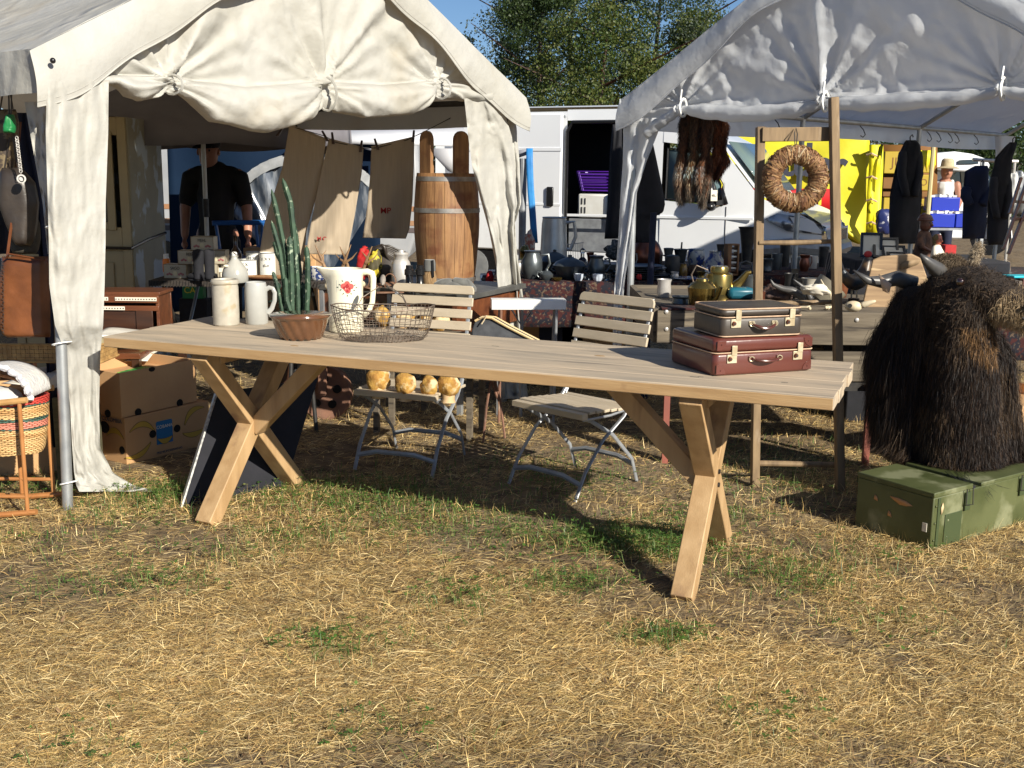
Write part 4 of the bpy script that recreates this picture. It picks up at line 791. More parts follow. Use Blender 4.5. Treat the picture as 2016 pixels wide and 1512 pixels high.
# woven tray basket + paper box + olive crate
t = thing('woven_basket', (-2.25, 5.08, .56), 'flat woven palm basket under the tan leather bag', 'basket')
wv = mat('palm_weave', (.46, .28, .10), (.30, .17, .06), rough=.7, sc=30)
b = MB(); 
for r_ in range(4):
    for k in range(26): b.box((-.20 + k * .021, -.10 + .001 * ((k + r_) % 2), .01 + r_ * .019), (.0195, .006 + .004 * ((k + r_) % 2), .0175))
for r_ in range(4):
    for k in range(10): b.box((.345 + .001 * ((k + r_) % 2), -.09 + k * .021, .01 + r_ * .019), (.006, .0195, .0175))
b.build('weave', wv, t, smooth=False)
b = MB(); b.box((.07, 0, .003), (.55, .2, .004)); b.build('bottom', wv, t)
b = MB(); b.tube([(-.21, -.105, .08), (.35, -.105, .08), (.352, .11, .08)], .006, 6); b.tube([(-.21, -.105, 0), (.35, -.105, 0), (.352, .11, 0)], .006, 6); b.build('rim', wv, t)
b = MB(); b.tube([(.26 + .03 * math.cos(a), -.11, .02 + .045 * math.sin(a)) for a in np.linspace(-1.2, 4.4, 14)], .003, 5); b.build('handle', M['dkleather'], t)
bx3 = banana_box((-2.45, 5.0, .0), .25, .36, .30, .46, 'open cardboard box with papers under the woven basket at the far left')
t = thing('newspaper', (-2.1, 4.92, .472), 'white crumpled newspaper sheet on the cardboard box at the far left', 'newspaper'); b = MB(); A = [[(x, y, .02 * math.sin(9 * x + 5 * y) + .03 * (x < .02)) for x in np.linspace(-.2, .12, 14)] for y in np.linspace(-.1, .25, 10)]; b.grid(A); b.build('sheet', M['paper'], t, solid=.001)
t = thing('wooden_crate', (-2.02, 4.98, 0), 'olive painted wooden crate beside the tent pole, behind the wicker cradle', 'crate', rz=.2)
b = MB()
for k in range(4): b.box((0, -.12, .06 + k * .1), (.16, .012, .09))
for x in (-.075, .075): b.box((x, -.13, .21), (.025, .02, .42))
b.box((0, .0, .2), (.15, .22, .4)); b.build('crate_body', mat('olive_planks', (.13, .12, .06), (.08, .075, .04), rough=.8, sc=6, st=(1, 8, 8)), t, bevel=.002)

# wicker doll cradle
CRX, CRY = -2.13, 4.50
t = thing('wicker_cradle', (CRX, CRY, 0), 'striped wicker doll cradle on bamboo rockers at the left edge', 'cradle')
wb = mat('wicker_band', (1, 1, 1), rough=.55, attr='Col')
rowsn, ns = 34, 72; V = []; Fc = []; CC = []
cols_ = {'n': (.52, .30, .115), 'p': (.60, .39, .17), 'r': (.50, .055, .04), 'k': (.55, .20, .14), 'g': (.05, .10, .075)}
seq = 'ppppppppppnnpppgkkkkggpppnnnpgrrrrgp'
bb = MB(); cl_ = []
for i in range(rowsn):
    z = .262 + i * .0072; v = i / rowsn; rx_ = .13 + .04 * v ** .6; ry_ = .09 + .03 * v; amp = .0042
    pts = [(rx_ * math.cos(a) + 0, ry_ * math.sin(a) + amp * math.sin(a) * (1 if (k + i) % 2 else -1), z) for k, a in enumerate(np.linspace(0, 6.2832, ns + 1)[:-1])]
    pts = [((rx_ + amp * (1 if (k + i) % 2 else -1)) * math.cos(a), (ry_ + amp * (1 if (k + i) % 2 else -1)) * math.sin(a), z + .002 * math.sin(a * 5 + i)) for k, a in enumerate(np.linspace(0, 6.2832, ns + 1)[:-1])]
    n0 = len(bb.V); bb.tube(pts, .0042, 5, closed=True); c = cols_[seq[i % len(seq)]]; cl_ += [tuple(np.array(c) * random.uniform(.8, 1.15)) + (1,)] * (len(bb.V) - n0)
me = bpy.data.meshes.new('basket_weave'); me.from_pydata(bb.V, [], bb.F); at = me.color_attributes.new('Col', 'FLOAT_COLOR', 'POINT'); at.data.foreach_set('color', np.array(cl_, dtype=np.float32).reshape(-1)); me.materials.append(wb); me.shade_smooth()
ow = bpy.data.objects.new('basket_weave', me); col.objects.link(ow); ow.parent = t
b = MB(); b.ball((0, 0, .262), (.125, .085, .012), 24, 6); b.build('basket_bottom', wv, t)
for y in (-.14, .12):
    for x in (-.02, .118): b = MB(); b.cyl((x, y, .035), (x, y, .50 if x > 0 else .5), .0085, n=10); b.build('post', M['cane'], t)
    b = MB(); b.tube([(-.3, y, .49), (.02, y, .495), (.15, y, .51)], .013, 10); b.build('top_rail', mat('pale_cane', (.55, .33, .13), (.4, .22, .08), rough=.4, sc=9), t)
    b = MB(); b.tube([(-.3, y - .0, .03), (0, y, .02), (.155, y, .034)], .015, 8, flat=.8); b.build('rocker', M['cane'], t)
    b = MB(); b.cyl((-.2, y, .10), (.118, y, .10), .008, n=8); b.build('cross_rail', M['cane'], t)
b = MB(); A = [[((.175 - .0 * v) * math.cos(a) * .95 - .02, .13 * math.sin(v * 3.14) * 0 + (-.10 + .22 * v), .50 + .145 * math.sin(a) * (1 - .15 * v)) for a in np.linspace(.08, 3.06, 24)] for v in np.linspace(0, 1, 8)]; b.grid(A); b.build('hood', M['fleece'], t, solid=.008)
b = MB(); b.tube([(.175 * math.cos(a) * .95 - .02, -.102 + .006 * math.sin(a * 19), .50 + .148 * math.sin(a)) for a in np.linspace(.0, 3.06, 40)], [.013 + .003 * math.sin(i * 2.3) for i in range(40)], 8); b.build('fleece_edge', mat('white_fleece', (.72, .7, .68), (.4, .4, .45), rough=1, sc=40, bump=.01), t)
b = MB(); b.tube([(.14 * math.cos(a) - .02, -.03, .49 + .10 * math.sin(a)) for a in np.linspace(.0, 3.1, 20)], .006, 8); b.build('hoop', M['cane'], t)
b = MB(); b.ball((-.05, 0, .49), (.12, .08, .05), 18, 10, f=lambda v: 1 + .2 * (fbm(np.array([[v.x * 3 + 3, v.z * 3]]), 2)[0] - .5)); b.build('bedding', M['fleece'], t)

# ================================================================== LEFT TENT INTERIOR: CABINET, CHEST, PAPERS
t = thing('cabinet', (-2.64, 7.6, 0), 'old cream cabinet with a glazed door and flaking paint inside the left tent', 'cabinet')
cp = mat('cream_cabinet', (.36, .30, .17), (.32, .26, .15), rough=.5, sc=3); cf = mat('flaked_side', (.33, .31, .24), (.28, .27, .21), rough=.7, sc=4, spot=(.44, .50, .55), sps=5, spst=(1, 1, .8), spt=.5, spw=.04)
b = MB(); b.box((-.0, .36, .89), (.02, .70, 1.78)); b.box((-.42, .71, .89), (.82, .02, 1.78)); b.box((-.84, .36, .89), (.02, .7, 1.78)); b.box((-.42, .36, 1.77), (.82, .7, .02)); b.build('carcass', cf, t)
b = MB(); b.box((-.03, 0, .89), (.06, .03, 1.78)); b.box((-.42, 0, 1.72), (.72, .03, .12)); b.box((-.42, 0, .96), (.72, .03, .16)); b.box((-.42, .008, .45), (.72, .02, .86)); b.box((-.81, 0, .89), (.06, .03, 1.78)); b.build('front_frame', cp, t, bevel=.004)
b = MB(); b.box((-.12, -.022, 1.35), (.055, .02, .66)); b.box((-.42, -.022, 1.655), (.55, .02, .05)); b.box((-.42, -.022, 1.05), (.55, .02, .05)); b.box((-.72, -.022, 1.35), (.055, .02, .66)); d_ = b.build('door', cp, t, bevel=.005)
b = MB(); b.box((-.42, -.018, 1.35), (.56, .006, .6)); b.build('glass_pane', mat('old_pane', (.035, .038, .028), rough=.12, spec=.5), d_)
b = MB(); b.box((-.40, -.012, .55), (.54, .012, .5)); b.build('lower_panel', cp, t, bevel=.006)
b = MB(); b.tube([(-.86, -.045, .905), (.01, -.045, .90), (.014, .3, .94), (.014, .7, .965)], .011, 8); b.build('strap', M['blackgloss'], t)

t = thing('low_table', (-2.27, 6.1, 0), 'low brown table carrying magazines left of the long table', 'table')
b = MB(); b.box((0, 0, .47), (.62, .86, .03)); b.build('tabletop', M['redwood'], t, bevel=.003)
for x in (-.28, .28):
    for y in (-.4, .4): b = MB(); b.box((x, y, .227), (.04, .04, .455)); b.build('leg', M['dkwood'], t)
t = thing('harmonium', (-2.3, 6.42, .485), 'dark wooden reed organ chest with white perforated stop strips', 'harmonium')
o_ = Vector((0, 0, 0)); b = MB(); b.box((-.06, .12, .232), (.56, .26, .02)); b.box((-.06, .12, .01), (.54, .24, .02)); b.box((.2, .12, .12), (.02, .24, .21)); b.box((-.33, .12, .12), (.02, .24, .21)); b.box((-.06, .235, .12), (.54, .01, .21)); b.box((-.06, .0, .2), (.54, .016, .045)); b.box((-.06, .0, .145), (.54, .014, .03)); b.build('case', M['redwood'], t, bevel=.003)
b = MB(); b.box((-.12, .01, .07), (.40, .01, .12)); b.box((.12, .0, .08), (.1, .012, .13)); b.build('panel', M['dkwood'], t, bevel=.003)
for (x0, x1, z) in ((-.32, -.085, .2), (-.045, .2, .2), (-.17, .01, .145)):
    b = MB(); b.box(((x0 + x1) / 2, -.012, z), (x1 - x0, .006, .022)); s_ = b.build('stop_strip', M['paper'], t, bevel=.002); n = int((x1 - x0) / .016)
    for k in range(n): q = MB(); q.cyl((x0 + (k + .5) * (x1 - x0) / n, -.0145, z), (x0 + (k + .5) * (x1 - x0) / n, -.0165, z), .004, n=8); q.build('stop_hole', M['ink'], s_)
mags = [(-2.36, 5.83, .1, (.5, .3, .22), (.3, .08, .07), 'magazine with a reddish flowery cover on the low table'), (-2.17, 5.86, .5, (.55, .47, .27), (.5, .42, .24), 'pale yellow book with a black twig drawing on the low table'), (-2.05, 6.02, -.2, (.6, .6, .5), (.3, .4, .1), 'white leaflet with a green square lying beside the yellow book'), (-2.25, 6.2, .05, (.7, .69, .64), (.62, .6, .55), 'stack of white sheets in front of the dark wooden chest')]
for i, (x, y, rz, c1, c2, lab) in enumerate(mags):
    t = thing('magazine', (x, y, .487 + .012 * (i in (1, 3))), lab, 'magazine', 'papers on the low table', rz); b = MB(); A = [[(u - .0, v, .012 + .008 * math.sin(u * 14 + i) + .004 * math.sin(v * 20)) for u in np.linspace(-.11, .13, 10)] for v in np.linspace(-.14, .16, 10)]; b.grid(A); b.build('cover', mat('cover_%d' % i, c1, c2, rough=.45, sc=9, lo=.45, hi=.55), t, solid=.012, ang=0)
    if i == 1:
        for (a, L) in ((.4, .05), (.9, .06), (1.4, .05), (2.0, .045), (1.1, .035)):
            q = MB(); q.tube([(0 + .01 * math.cos(a), .0 + .01 * math.sin(a), .034), (L * math.cos(a), L * math.sin(a) + .01, .036)], .0022, 4); q.build('twig_drawing', M['ink'], t)
t = thing('paper_sheet', (-2.12, 5.82, .452), 'cream paper sheet hanging over the open cardboard box', 'paper'); b = MB(); A = [[(u, v, -.04 * max(0, -v) * 6 + .01 * math.sin(u * 12)) for u in np.linspace(-.2, .18, 12)] for v in np.linspace(-.1, .1, 12)]; b.grid(A); b.build('sheet', M['paper'], t, solid=.001)

# ================================================================== BLACK TRESTLE TABLE AND GOODS
t = thing('trestle_table', (-1.75, 7.35, 0), 'black ribbed folding table inside the left tent with tin boxes on it', 'table')
rib = mat('dark_rattan', (.045, .035, .028), (.02, .017, .015), rough=.7, sc=60)
b = MB(); b.box((0, .05, .722), (1.16, .86, .035)); 
for k in range(60): b.bar((-.575 + k * .0195, -.385, .70), (-.568 + k * .0195, -.385, .742), .004, .006, side=(1, 0, 0))
b.build('tabletop', rib, t)
for x in (-.5, .45):
    b = MB(); b.tube([(x, -.33, .7), (x + .02, -.15, .4), (x + .05, .3, .0)], .012, 8); b.build('leg', M['dkmetal'], t); b = MB(); b.tube([(x + .05, .33, .7), (x + .03, .1, .4), (x, -.3, 0)], .012, 8); b.build('leg', M['steel'], t)
TZ2 = .742
tin = mat('cream_tin', (.40, .36, .27), (.36, .32, .24), rough=.4, sc=4); mot = mat('tin_motif', (.30, .10, .10), rough=.5)
def tinbox(px, py, Y, w, h, lab, txt, z):
    q = D(px, py, Y); t = thing('tin_box', (q[0], q[1], z), lab, 'tin box', 'cream kitchen tins on the black table'); b = MB(); b.box((0, .055, h / 2), (w, .11, h)); b.build('box_body', tin, t, bevel=.003)
    b = MB(); b.tube([(-w / 2, -.001, h), (w / 2, -.001, h), (w / 2, -.001, 0), (-w / 2, -.001, 0)], .0018, 4, closed=True); b.build('edge_line', M['wood'], t)
    if txt: text('lettering', txt, .028, M['ink'], t, (0, -.002, h * .72), (R(90), 0, 0), sx=.8)
    for s_ in (-1, 1):
        for k in range(3): b = MB(); b.ball((s_ * (.025 + k * .012), -.001, h * .28 + .006 * (k % 2)), (.008, .0015, .007), 8, 5); b.build('flower_motif', mot, t)
    b = MB(); b.lathe([(0, 0), (.008, .001), (.012, .006), (.012, .03), (.008, .032)], (0, -.001, h * .16), n=10, sy=.15); b.build('jug_motif', mat('motif_pale', (.5, .45, .3)) if 'motif_pale' not in bpy.data.materials else bpy.data.materials['motif_pale'], t)
    return t
tinbox(345, 540, 7.1, .148, .09, 'cream kitchen tin lettered SAGO, lower left of the tins', 'SAGO', TZ2); tinbox(403, 540, 7.16, .17, .09, 'cream kitchen tin behind the black boots in the bottom row', '', TZ2)
tinbox(373, 512, 7.12, .15, .088, 'cream kitchen tin lettered REIS in the middle row', 'REIS', TZ2 + .091); tinbox(424, 512, 7.16, .13, .088, 'cream kitchen tin right of the REIS tin behind the boots', '', TZ2 + .091)
tinbox(398, 485, 7.14, .146, .088, 'cream kitchen tin lettered MEHL on top of the pile', 'MEHL', TZ2 + .18)
for i, (x, y, w) in enumerate(((452, 540, .12), (444, 530, .12), (450, 520, .1))): 
    q = D(x, y, 7.2); tt_ = thing('card_box', (q[0], q[1], TZ2 + i * .032), ('lowest', 'middle', 'topmost')[i] + ' of three flat white boxes beside the boots', 'box', 'flat white boxes beside the boots'); b = MB(); b.box((0, .04, .0155), (w, .09, .03)); b.build('box_body', M['paper'], tt_, bevel=.002)
t = thing('leather_boots', (D(392, 544, 6.95)[0], 6.95, TZ2), 'pair of black leather riding boots in front of the cream tins', 'boots')
for i, (dx, dy, rz_) in enumerate(((-.0, .0, -.5), (.06, .03, -.25))):
    b = MB((0, 0, 0)); rm_ = Matrix.Rotation(rz_, 3, 'Z')
    def fx(p): return rm_ @ Vector(p) + Vector((dx, dy, 0))
    b.tube([fx(p) for p in ((0, 0, .205), (0, 0, .16), (0, 0, .10), (.0, 0, .06), (0, 0, .025), (0, 0, .004))], [.046, .044, .038, .038, .04, .042], 16, flat=.85)
    b.tube([fx(p) for p in ((.02, 0, .03), (-.03, 0, .03), (-.075, 0, .024), (-.1, 0, .018))], [.034, .033, .028, .012], 14, flat=.8); b.tube([fx(p) for p in ((.045, 0, .005), (-.11, 0, .005))], [.034, .03], 12, flat=.3); b.build('boot', M['black'], t, ang=0, sub=1)
t = thing('swing_top_jug', (D(463, 545, 6.9)[0], 6.9, TZ2), 'pale stoneware jug with a wire swing top behind the crock', 'jug')
b = MB(); b.lathe([(0, 0), (.075, 0), (.082, .01), (.082, .05), (.072, .085), (.048, .118), (.026, .142), (.021, .155), (.022, .168), (0, .17)], n=36); b.build('body', M['stonegrey'], t)
b = MB(); b.lathe([(0, .168), (.017, .168), (.018, .182), (.012, .19), (0, .192)], n=16); b.build('stopper', M['whitepaint'], t)
b = MB(); b.tube([(-.022, -.01, .155), (-.03, -.03, .17), (-.035, -.04, .14), (-.04, -.05, .11)], .002, 5); b.tube([(.022, -.01, .15), (.03, -.02, .165), (0, -.02, .19)], .002, 5); b.build('wire_bail', M['wire'], t)
b = MB(); b.lathe([(0, 0), (.014, 0), (.017, .008), (.012, .014), (0, .015)], (-.042, -.055, .1), n=14); b.build('ceramic_cap', M['cream'], t)
t = thing('bottle', (D(466, 540, 7.35)[0], 7.35, TZ2), 'dark brown glass bottle behind the swing-top jug', 'bottle'); b = MB(); b.lathe([(0, 0), (.036, 0), (.038, .01), (.038, .14), (.03, .165), (.014, .19), (.013, .25), (.016, .262), (0, .264)], n=20); b.build('body', mat('brown_glass', (.03, .012, .005), rough=.08, spec=.8), t)
t = thing('orange_bottle', (D(328, 528, 7.3)[0], 7.3, TZ2), 'plastic bottle with an orange label behind the tins', 'bottle'); b = MB(); b.lathe([(0, 0), (.022, 0), (.024, .02), (.024, .1), (.017, .12), (.0, .121)], n=18); b.build('body', M['whitepaint'], t); b = MB(); b.lathe([(.0245, .022), (.0248, .03), (.0248, .098), (.02, .112)], n=18); b.build('label', M['orange'], t); b = MB(); b.lathe([(.016, .118), (.018, .122), (.018, .142), (0, .143)], n=14); b.build('cap', M['whitepaint'], t)
for i, (px, r_, h, lab, lines) in enumerate(((487, .064, .105, 'wide white enamel canister with dark script behind the jug', ('X X', 'zola')), (510, .05, .15, 'middle white enamel canister behind the brown bottle', ('M X', 'pels')), (528, .052, .152, 'white enamel canister with a ring pattern right of the others', ('X X X', 'tLo')))):
    q = D(px - (10 if i == 1 else 0), 540, 7.3 + .08 * (i == 1)); t = thing('enamel_canister', (q[0], q[1], TZ2), lab, 'canister', 'white enamel canisters'); b = MB(); b.lathe([(0, 0), (r_, 0), (r_, h), (r_ * 1.05, h + .003), (r_ * 1.05, h + .008), (r_ * .94, h + .008), (r_ * .94, .01), (0, .01)], n=30); b.build('body', M['enamel'], t)
    b = MB(); b.tube([(r_ * 1.05 * math.cos(a), r_ * 1.05 * math.sin(a), h + .006) for a in np.linspace(0, 6.283, 24)[:-1]], .002, 5, closed=True); b.build('rim', M['darkblue'], t)
    text('lettering', lines[0], .026, M['ink'], t, (0, -r_ * 1.03, h * .78), (R(90), 0, 0)); text('lettering', lines[1], .028, M['ink'], t, (0, -r_ * 1.03, h * .5), (R(90), 0, 0))
t = thing('wooden_tray', (D(530, 546, 7.1)[0], 7.1, TZ2), 'long carved wooden tray on the black table left of the cactus', 'tray'); b = MB(); b.lathe([(0, 0), (.12, 0), (.17, .012), (.178, .02), (.165, .016), (.12, .006), (0, .005)], n=32, sy=.5); b.build('body', M['barrel'], t)
t = thing('ceramic_bowl', (D(625, 548, 7.1)[0], 7.1, TZ2), 'blue and white patterned bowl right of the cactus', 'bowl'); b = MB(); b.lathe([(0, 0), (.04, 0), (.055, .02), (.06, .07), (.064, .085), (.058, .085), (.05, .03), (0, .02)], n=28); b.build('body', mat('blue_pattern', (.5, .5, .48), (.03, .05, .16), rough=.3, sc=45, lo=.5, hi=.52), t)
t = thing('enamel_pot', (D(566, 546, 7.5)[0], 7.5, TZ2), 'white and navy enamel pot half hidden by the cactus', 'pot'); b = MB(); b.lathe([(0, 0), (.05, 0), (.065, .01), (.07, .06), (.078, .09), (.07, .09), (.06, .02), (0, .01)], n=28); b.build('body', mat('enamel_two', (.6, .6, .58), (.02, .04, .15), rough=.2, sc=3), t)

# cactus
CX, CY = D(585, 600, 5.95)[0], 5.95
t = thing('cactus', (CX, CY, 0), 'tall columnar cactus with upright arms behind the cake mould', 'cactus')
b = MB(); b.lathe([(0, .42), (.085, .42), (.11, .58), (.115, .6), (.10, .6), (.095, .57), (0, .57)], n=28); b.build('pot', mat('clay_pot', (.3, .12, .06), rough=.8), t)
b = MB()
for a in range(3): b.cyl((.09 * math.cos(a * 2.09), .09 * math.sin(a * 2.09), 0), (.06 * math.cos(a * 2.09), .06 * math.sin(a * 2.09), .42), .012, n=8)
b.build('plant_stand', M['dkmetal'], t)
def arm(pts, r_, dY=0):
    P = [Vector(D(x, y, CY + dY)) - Vector((CX, CY, 0)) for x, y in pts]; P = [Vector(v) for v in interp([tuple(p) for p in P], 22)]; n = 18; b = MB(); k = len(P)
    r_ *= .76; b.tube(P, [r_ * (math.sin(min(1, (k - 1 - i + .12) / 2.4) * 1.57)) * (.85 + .15 * min(1, i / 6)) for i in range(k)], n)
    for i in range(k):
        for j in range(n):
            v = Vector(b.V[i * n + j]); c = P[i]; b.V[i * n + j] = tuple(c + (v - c) * (1.24 if j % 3 == 0 else .80) * (1 + .06 * math.sin(i * 2.6)))
    s = b; CV = list(b.V)
    for i in range(0, k - 1):
        for j in range(0, n, 3):
            v = Vector(CV[i * n + j])
            for q in range(2):
                d = ((v - P[i]).normalized() + Vector((random.uniform(-.7, .7), random.uniform(-.7, .7), random.uniform(-.5, .9)))) * .008; e = Vector((.0005, 0, .0005)); s.add([v - e, v + e, v + d], [(0, 1, 2)])
    b.build('stem', M['cactus'], t, ang=0)
arm([(575, 640), (574, 560), (572, 500), (570, 465)], .020); arm([(588, 640), (586, 560), (580, 480), (572, 400), (556, 350)], .0185, .03); arm([(568, 640), (568, 580), (562, 500), (548, 430), (534, 372)], .0165, .02)
arm([(562, 640), (560, 560), (550, 490), (534, 434)], .015, -.03); arm([(603, 640), (606, 570), (606, 520), (603, 484)], .017, -.01); arm([(580, 600), (590, 540), (583, 470), (578, 440)], .016, .06)
arm([(560, 640), (552, 590), (545, 560), (537, 534)], .013, -.04); arm([(556, 520), (546, 500), (540, 475)], .015, .05); arm([(590, 640), (598, 600), (596, 555)], .016, .05); arm([(574, 620), (564, 590), (562, 545)], .016, -.06)
t = thing('potted_plant', (D(548, 600, 6.3)[0], 6.3, 0), 'dark leafy plant low behind the grey mug', 'plant')
b = MB(); r_ = np.random.default_rng(5)
for k in range(90):
    c = Vector((r_.normal(0, .07), r_.normal(0, .06), r_.uniform(.5, .78))); a = r_.uniform(0, 6.28); d = Vector((math.cos(a), math.sin(a), r_.uniform(-.3, .8))) * .05; e = Vector((-math.sin(a), math.cos(a), 0)) * .011; b.add([c, c + d * .5 + e, c + d, c + d * .5 - e], [(0, 1, 2, 3)])
b.build('leaves', mat('dark_leaf', (.015, .06, .045), (.02, .045, .02), rough=.5, sc=9), t, smooth=False); b = MB(); b.cyl((0, 0, 0), (0, 0, .5), .06, .08); b.build('pot', M['dkwood'], t)

# ================================================================== CHEST ON WHEELS, BARREL, GOODS
YW = -.45
t = thing('wooden_chest', (-.72, 6.6, 0), 'brown wooden workshop chest with grey metal edges carrying the barrel', 'chest', rz=YW)
b = MB(); b.box((0, .0, .725), (1.08, .06, .03)); b.box((0, .38, .725), (1.08, .70, .03)); b.build('top_plate', mat('dull_steel', (.13, .13, .12), (.08, .08, .075), rough=.5, metal=.3, sc=8), t, bevel=.002)
b = MB(); b.box((-.02, .0, .625), (.98, .02, .165)); b.box((-.0, .40, .6), (1.0, .64, .2)); b.build('drawer_box', M['redwood'], t, bevel=.003)
for x in (-.52, -.02, .46): b = MB(); b.box((x, -.01, .36), (.03, .03, .7)); b.build('post', M['steel'], t)
b = MB(); b.box((.50, .2, .6), (.03, .7, .22)); b.build('side_panel', M['redwood'], t)
b = MB(); b.box((.5, .5, .25), (.03, .03, .5)); b.build('post', M['steel'], t)
b = MB(); b.bar((.5, -.03, .7), (.515, -.035, .28), .025, .02, side=(1, 0, 0)); b.build('side_post', M['slat'], t)
for x in (-.05, .2): b = MB(); b.box((x, .02, .27), (.035, .035, .54)); b.build('post', M['woodgrey'], t)
CT = .742
BX, BY = -.425, 7.0
t = thing('wooden_barrel', (BX, BY, CT), 'tall oak barrel with tin hoops and two raised lugs on the brown chest', 'barrel')
ns = 20; prb = [(.172, 0), (.180, .05), (.192, .15), (.205, .30), (.208, .40), (.205, .50), (.196, .62), (.188, .69), (.180, .69), (.178, .66)]; b = MB()
for s_ in range(ns):
    a0, a1 = 2 * math.pi * s_ / ns + .006, 2 * math.pi * (s_ + 1) / ns - .006; A = [[(r_ * math.cos(a0 + (a1 - a0) * u) , r_ * math.sin(a0 + (a1 - a0) * u), z) for u in (0, .33, .66, 1)] for r_, z in prb]; b.grid(A)
b.lathe([(.166, .0), (.174, .05), (.186, .15), (.199, .30), (.202, .40), (.199, .5), (.19, .62), (.176, .68)], n=40); b.lathe([(0, .64), (.179, .64)], n=40); b.build('staves', M['barrel'], t, ang=0)
for (z, r0, r1) in ((.655, .1935, .1905), (.462, .2085, .2082), (.03, .181, .184)):
    b = MB(); b.lathe([(r1 - .001, z - .014), (r0 + .002, z - .014), (r1 + .002, z + .014), (r1 - .002, z + .014)], n=48); b.build('hoop', M['iron'], t)
for (a, s_) in ((-2.35, 1), (-.95, 1)):
    d = Vector((math.cos(a), math.sin(a), 0)); e = Vector((-math.sin(a), math.cos(a), 0)); b = MB(); poly = [(-.052, -.1), (.052, -.1), (.052, .2)] + [(.052 * math.cos(q), .2 + .055 * math.sin(q)) for q in np.linspace(0, 3.14, 9)[1:-1]] + [(-.052, .2)]; b.prism(poly, d * .165 + Vector((0, 0, .69)) + d * .0, e, (0, 0, 1), .03); b.build('lug', M['barrel'], t, bevel=.003)
t = thing('milk_can', (D(790, 548, 6.75)[0], 6.75, CT), 'grey aluminium milk can beside the barrel', 'milk can')
b = MB(); b.lathe([(0, 0), (.055, 0), (.058, .01), (.058, .135), (.052, .155), (.044, .165), (.043, .19), (.046, .195), (.0, .196)], n=32); b.build('body', M['alu'], t); b = MB(); b.lathe([(.046, .192), (.048, .20), (.042, .21), (.02, .212), (.018, .224), (0, .226)], n=28); b.build('lid', M['alu'], t)
q = D(846, 552, 6.45); t = thing('fur_flask', (q[0], 6.45, CT), 'flask wrapped in coarse brown fur with a grey top beside the barrel', 'flask')
b = MB(); b.ball((0, 0, .075), (.04, .035, .075), 20, 14, f=lambda v: 1 + .04 * random.random()); b.build('fur_body', mat('coarse_fur', (.34, .22, .11), (.2, .12, .055), rough=1, sc=30, st=(5, 5, 1), bump=.006), t, ang=0); b = MB(); b.lathe([(.034, .125), (.034, .17), (.03, .19), (0, .19)], n=20); b.build('cup', M['felt'], t); b = MB(); b.bar((.02, -.036, .19), (.024, -.04, .09), .012, .006, side=(1, 0, 0)); b.build('strap', M['blackgloss'], t)
q = D(815, 556, 6.4); t = thing('binoculars', (q[0], 6.4, CT), 'black binoculars standing upright between the milk can and the fur flask', 'binoculars')
for i, x in enumerate((-.028, .035)):
    b = MB(); b.lathe([(0, 0), (.026, 0), (.027, .05), (.021, .06), (.021, .1), (.028, .105), (.028, .135), (.02, .14), (.02, .16), (0, .16)], (x, .012 * i, 0), n=20); b.build('barrel_tube', M['blackgloss'], t)
b = MB(); b.box((.004, .005, .115), (.05, .02, .02)); b.build('bridge', M['blackgloss'], t); b = MB(); b.tube([(-.03, -.02, .13), (-.02, -.035, .08), (0, -.03, .0), (-.01, -.04, -.06), (-.02, -.04, -.1)], .004, 5); b.build('neck_strap', M['black'], t)
rows = [(520, 885, 915), (528, 868, 925), (540, 856, 932), (552, 850, 934), (560, 862, 932)]
q = D(890, 556, 6.2); t = thing('felt_blanket', (q[0], 6.25, CT), 'rolled grey felt blanket at the right corner of the brown chest', 'blanket')
b = MB()
for (x0, z0, x1, z1, r_) in ((-.12, .025, .11, .035, .032), (-.105, .055, .0, .085, .026), (0, .085, .12, .05, .034), (-.07, .04, .10, .06, .04), (.07, .09, .13, .03, .024)):
    P = interp([(x0, -.02, z0), ((x0 + x1) / 2, -.035, (z0 + z1) / 2 + .012), (x1, -.01, z1)], 10); b.tube(P, [r_ * .6] + [r_] * 8 + [r_ * .6], 12, flat=.8)
b.build('folds', M['felt'], t, ang=0, sub=1)
# skull with antlers, second antlers, leather goods, scarf, jacket
def roebuck(px, py, Y, s, lab, rz=0):
    q = D(px, py, Y); t = thing('roe_skull', (q[0], Y, CT), lab, 'antler trophy', 'roebuck antler trophies', rz)
    b = MB(); b.ball((0, 0, .03 * s), (.03 * s, .05 * s, .026 * s), 14, 10); b.ball((0, -.05 * s, .018 * s), (.017 * s, .05 * s, .014 * s), 12, 8); b.ball((-.024 * s, -.01, .02 * s), (.016 * s, .02 * s, .016 * s), 10, 6); b.ball((.024 * s, -.01, .02 * s), (.016 * s, .02 * s, .016 * s), 10, 6); b.build('skull', M['bone'], t, ang=0)
    for sx in (-1, 1):
        b = MB(); b.tube([(sx * .02 * s, .01, .045 * s), (sx * .035 * s, .015, .09 * s), (sx * .05 * s, .0, .135 * s), (sx * .075 * s, .0, .195 * s)], [.010 * s, .008 * s, .0065 * s, .0015 * s], 8)
        b.tube([(sx * .043 * s, .0, .115 * s), (sx * .08 * s, -.02, .14 * s), (sx * .1 * s, -.02, .165 * s)], [.006 * s, .004 * s, .001], 6); b.tube([(sx * .05 * s, 0, .14 * s), (sx * .03 * s, .03, .17 * s)], [.005 * s, .001], 6); b.build('antler', M['antler'], t)
roebuck(657, 548, 6.45, 1.4, 'bleached roe skull with antlers above the flowered pitcher', .1); roebuck(702, 545, 6.6, 1.3, 'darker roe antlers just right of the bleached skull', .3)
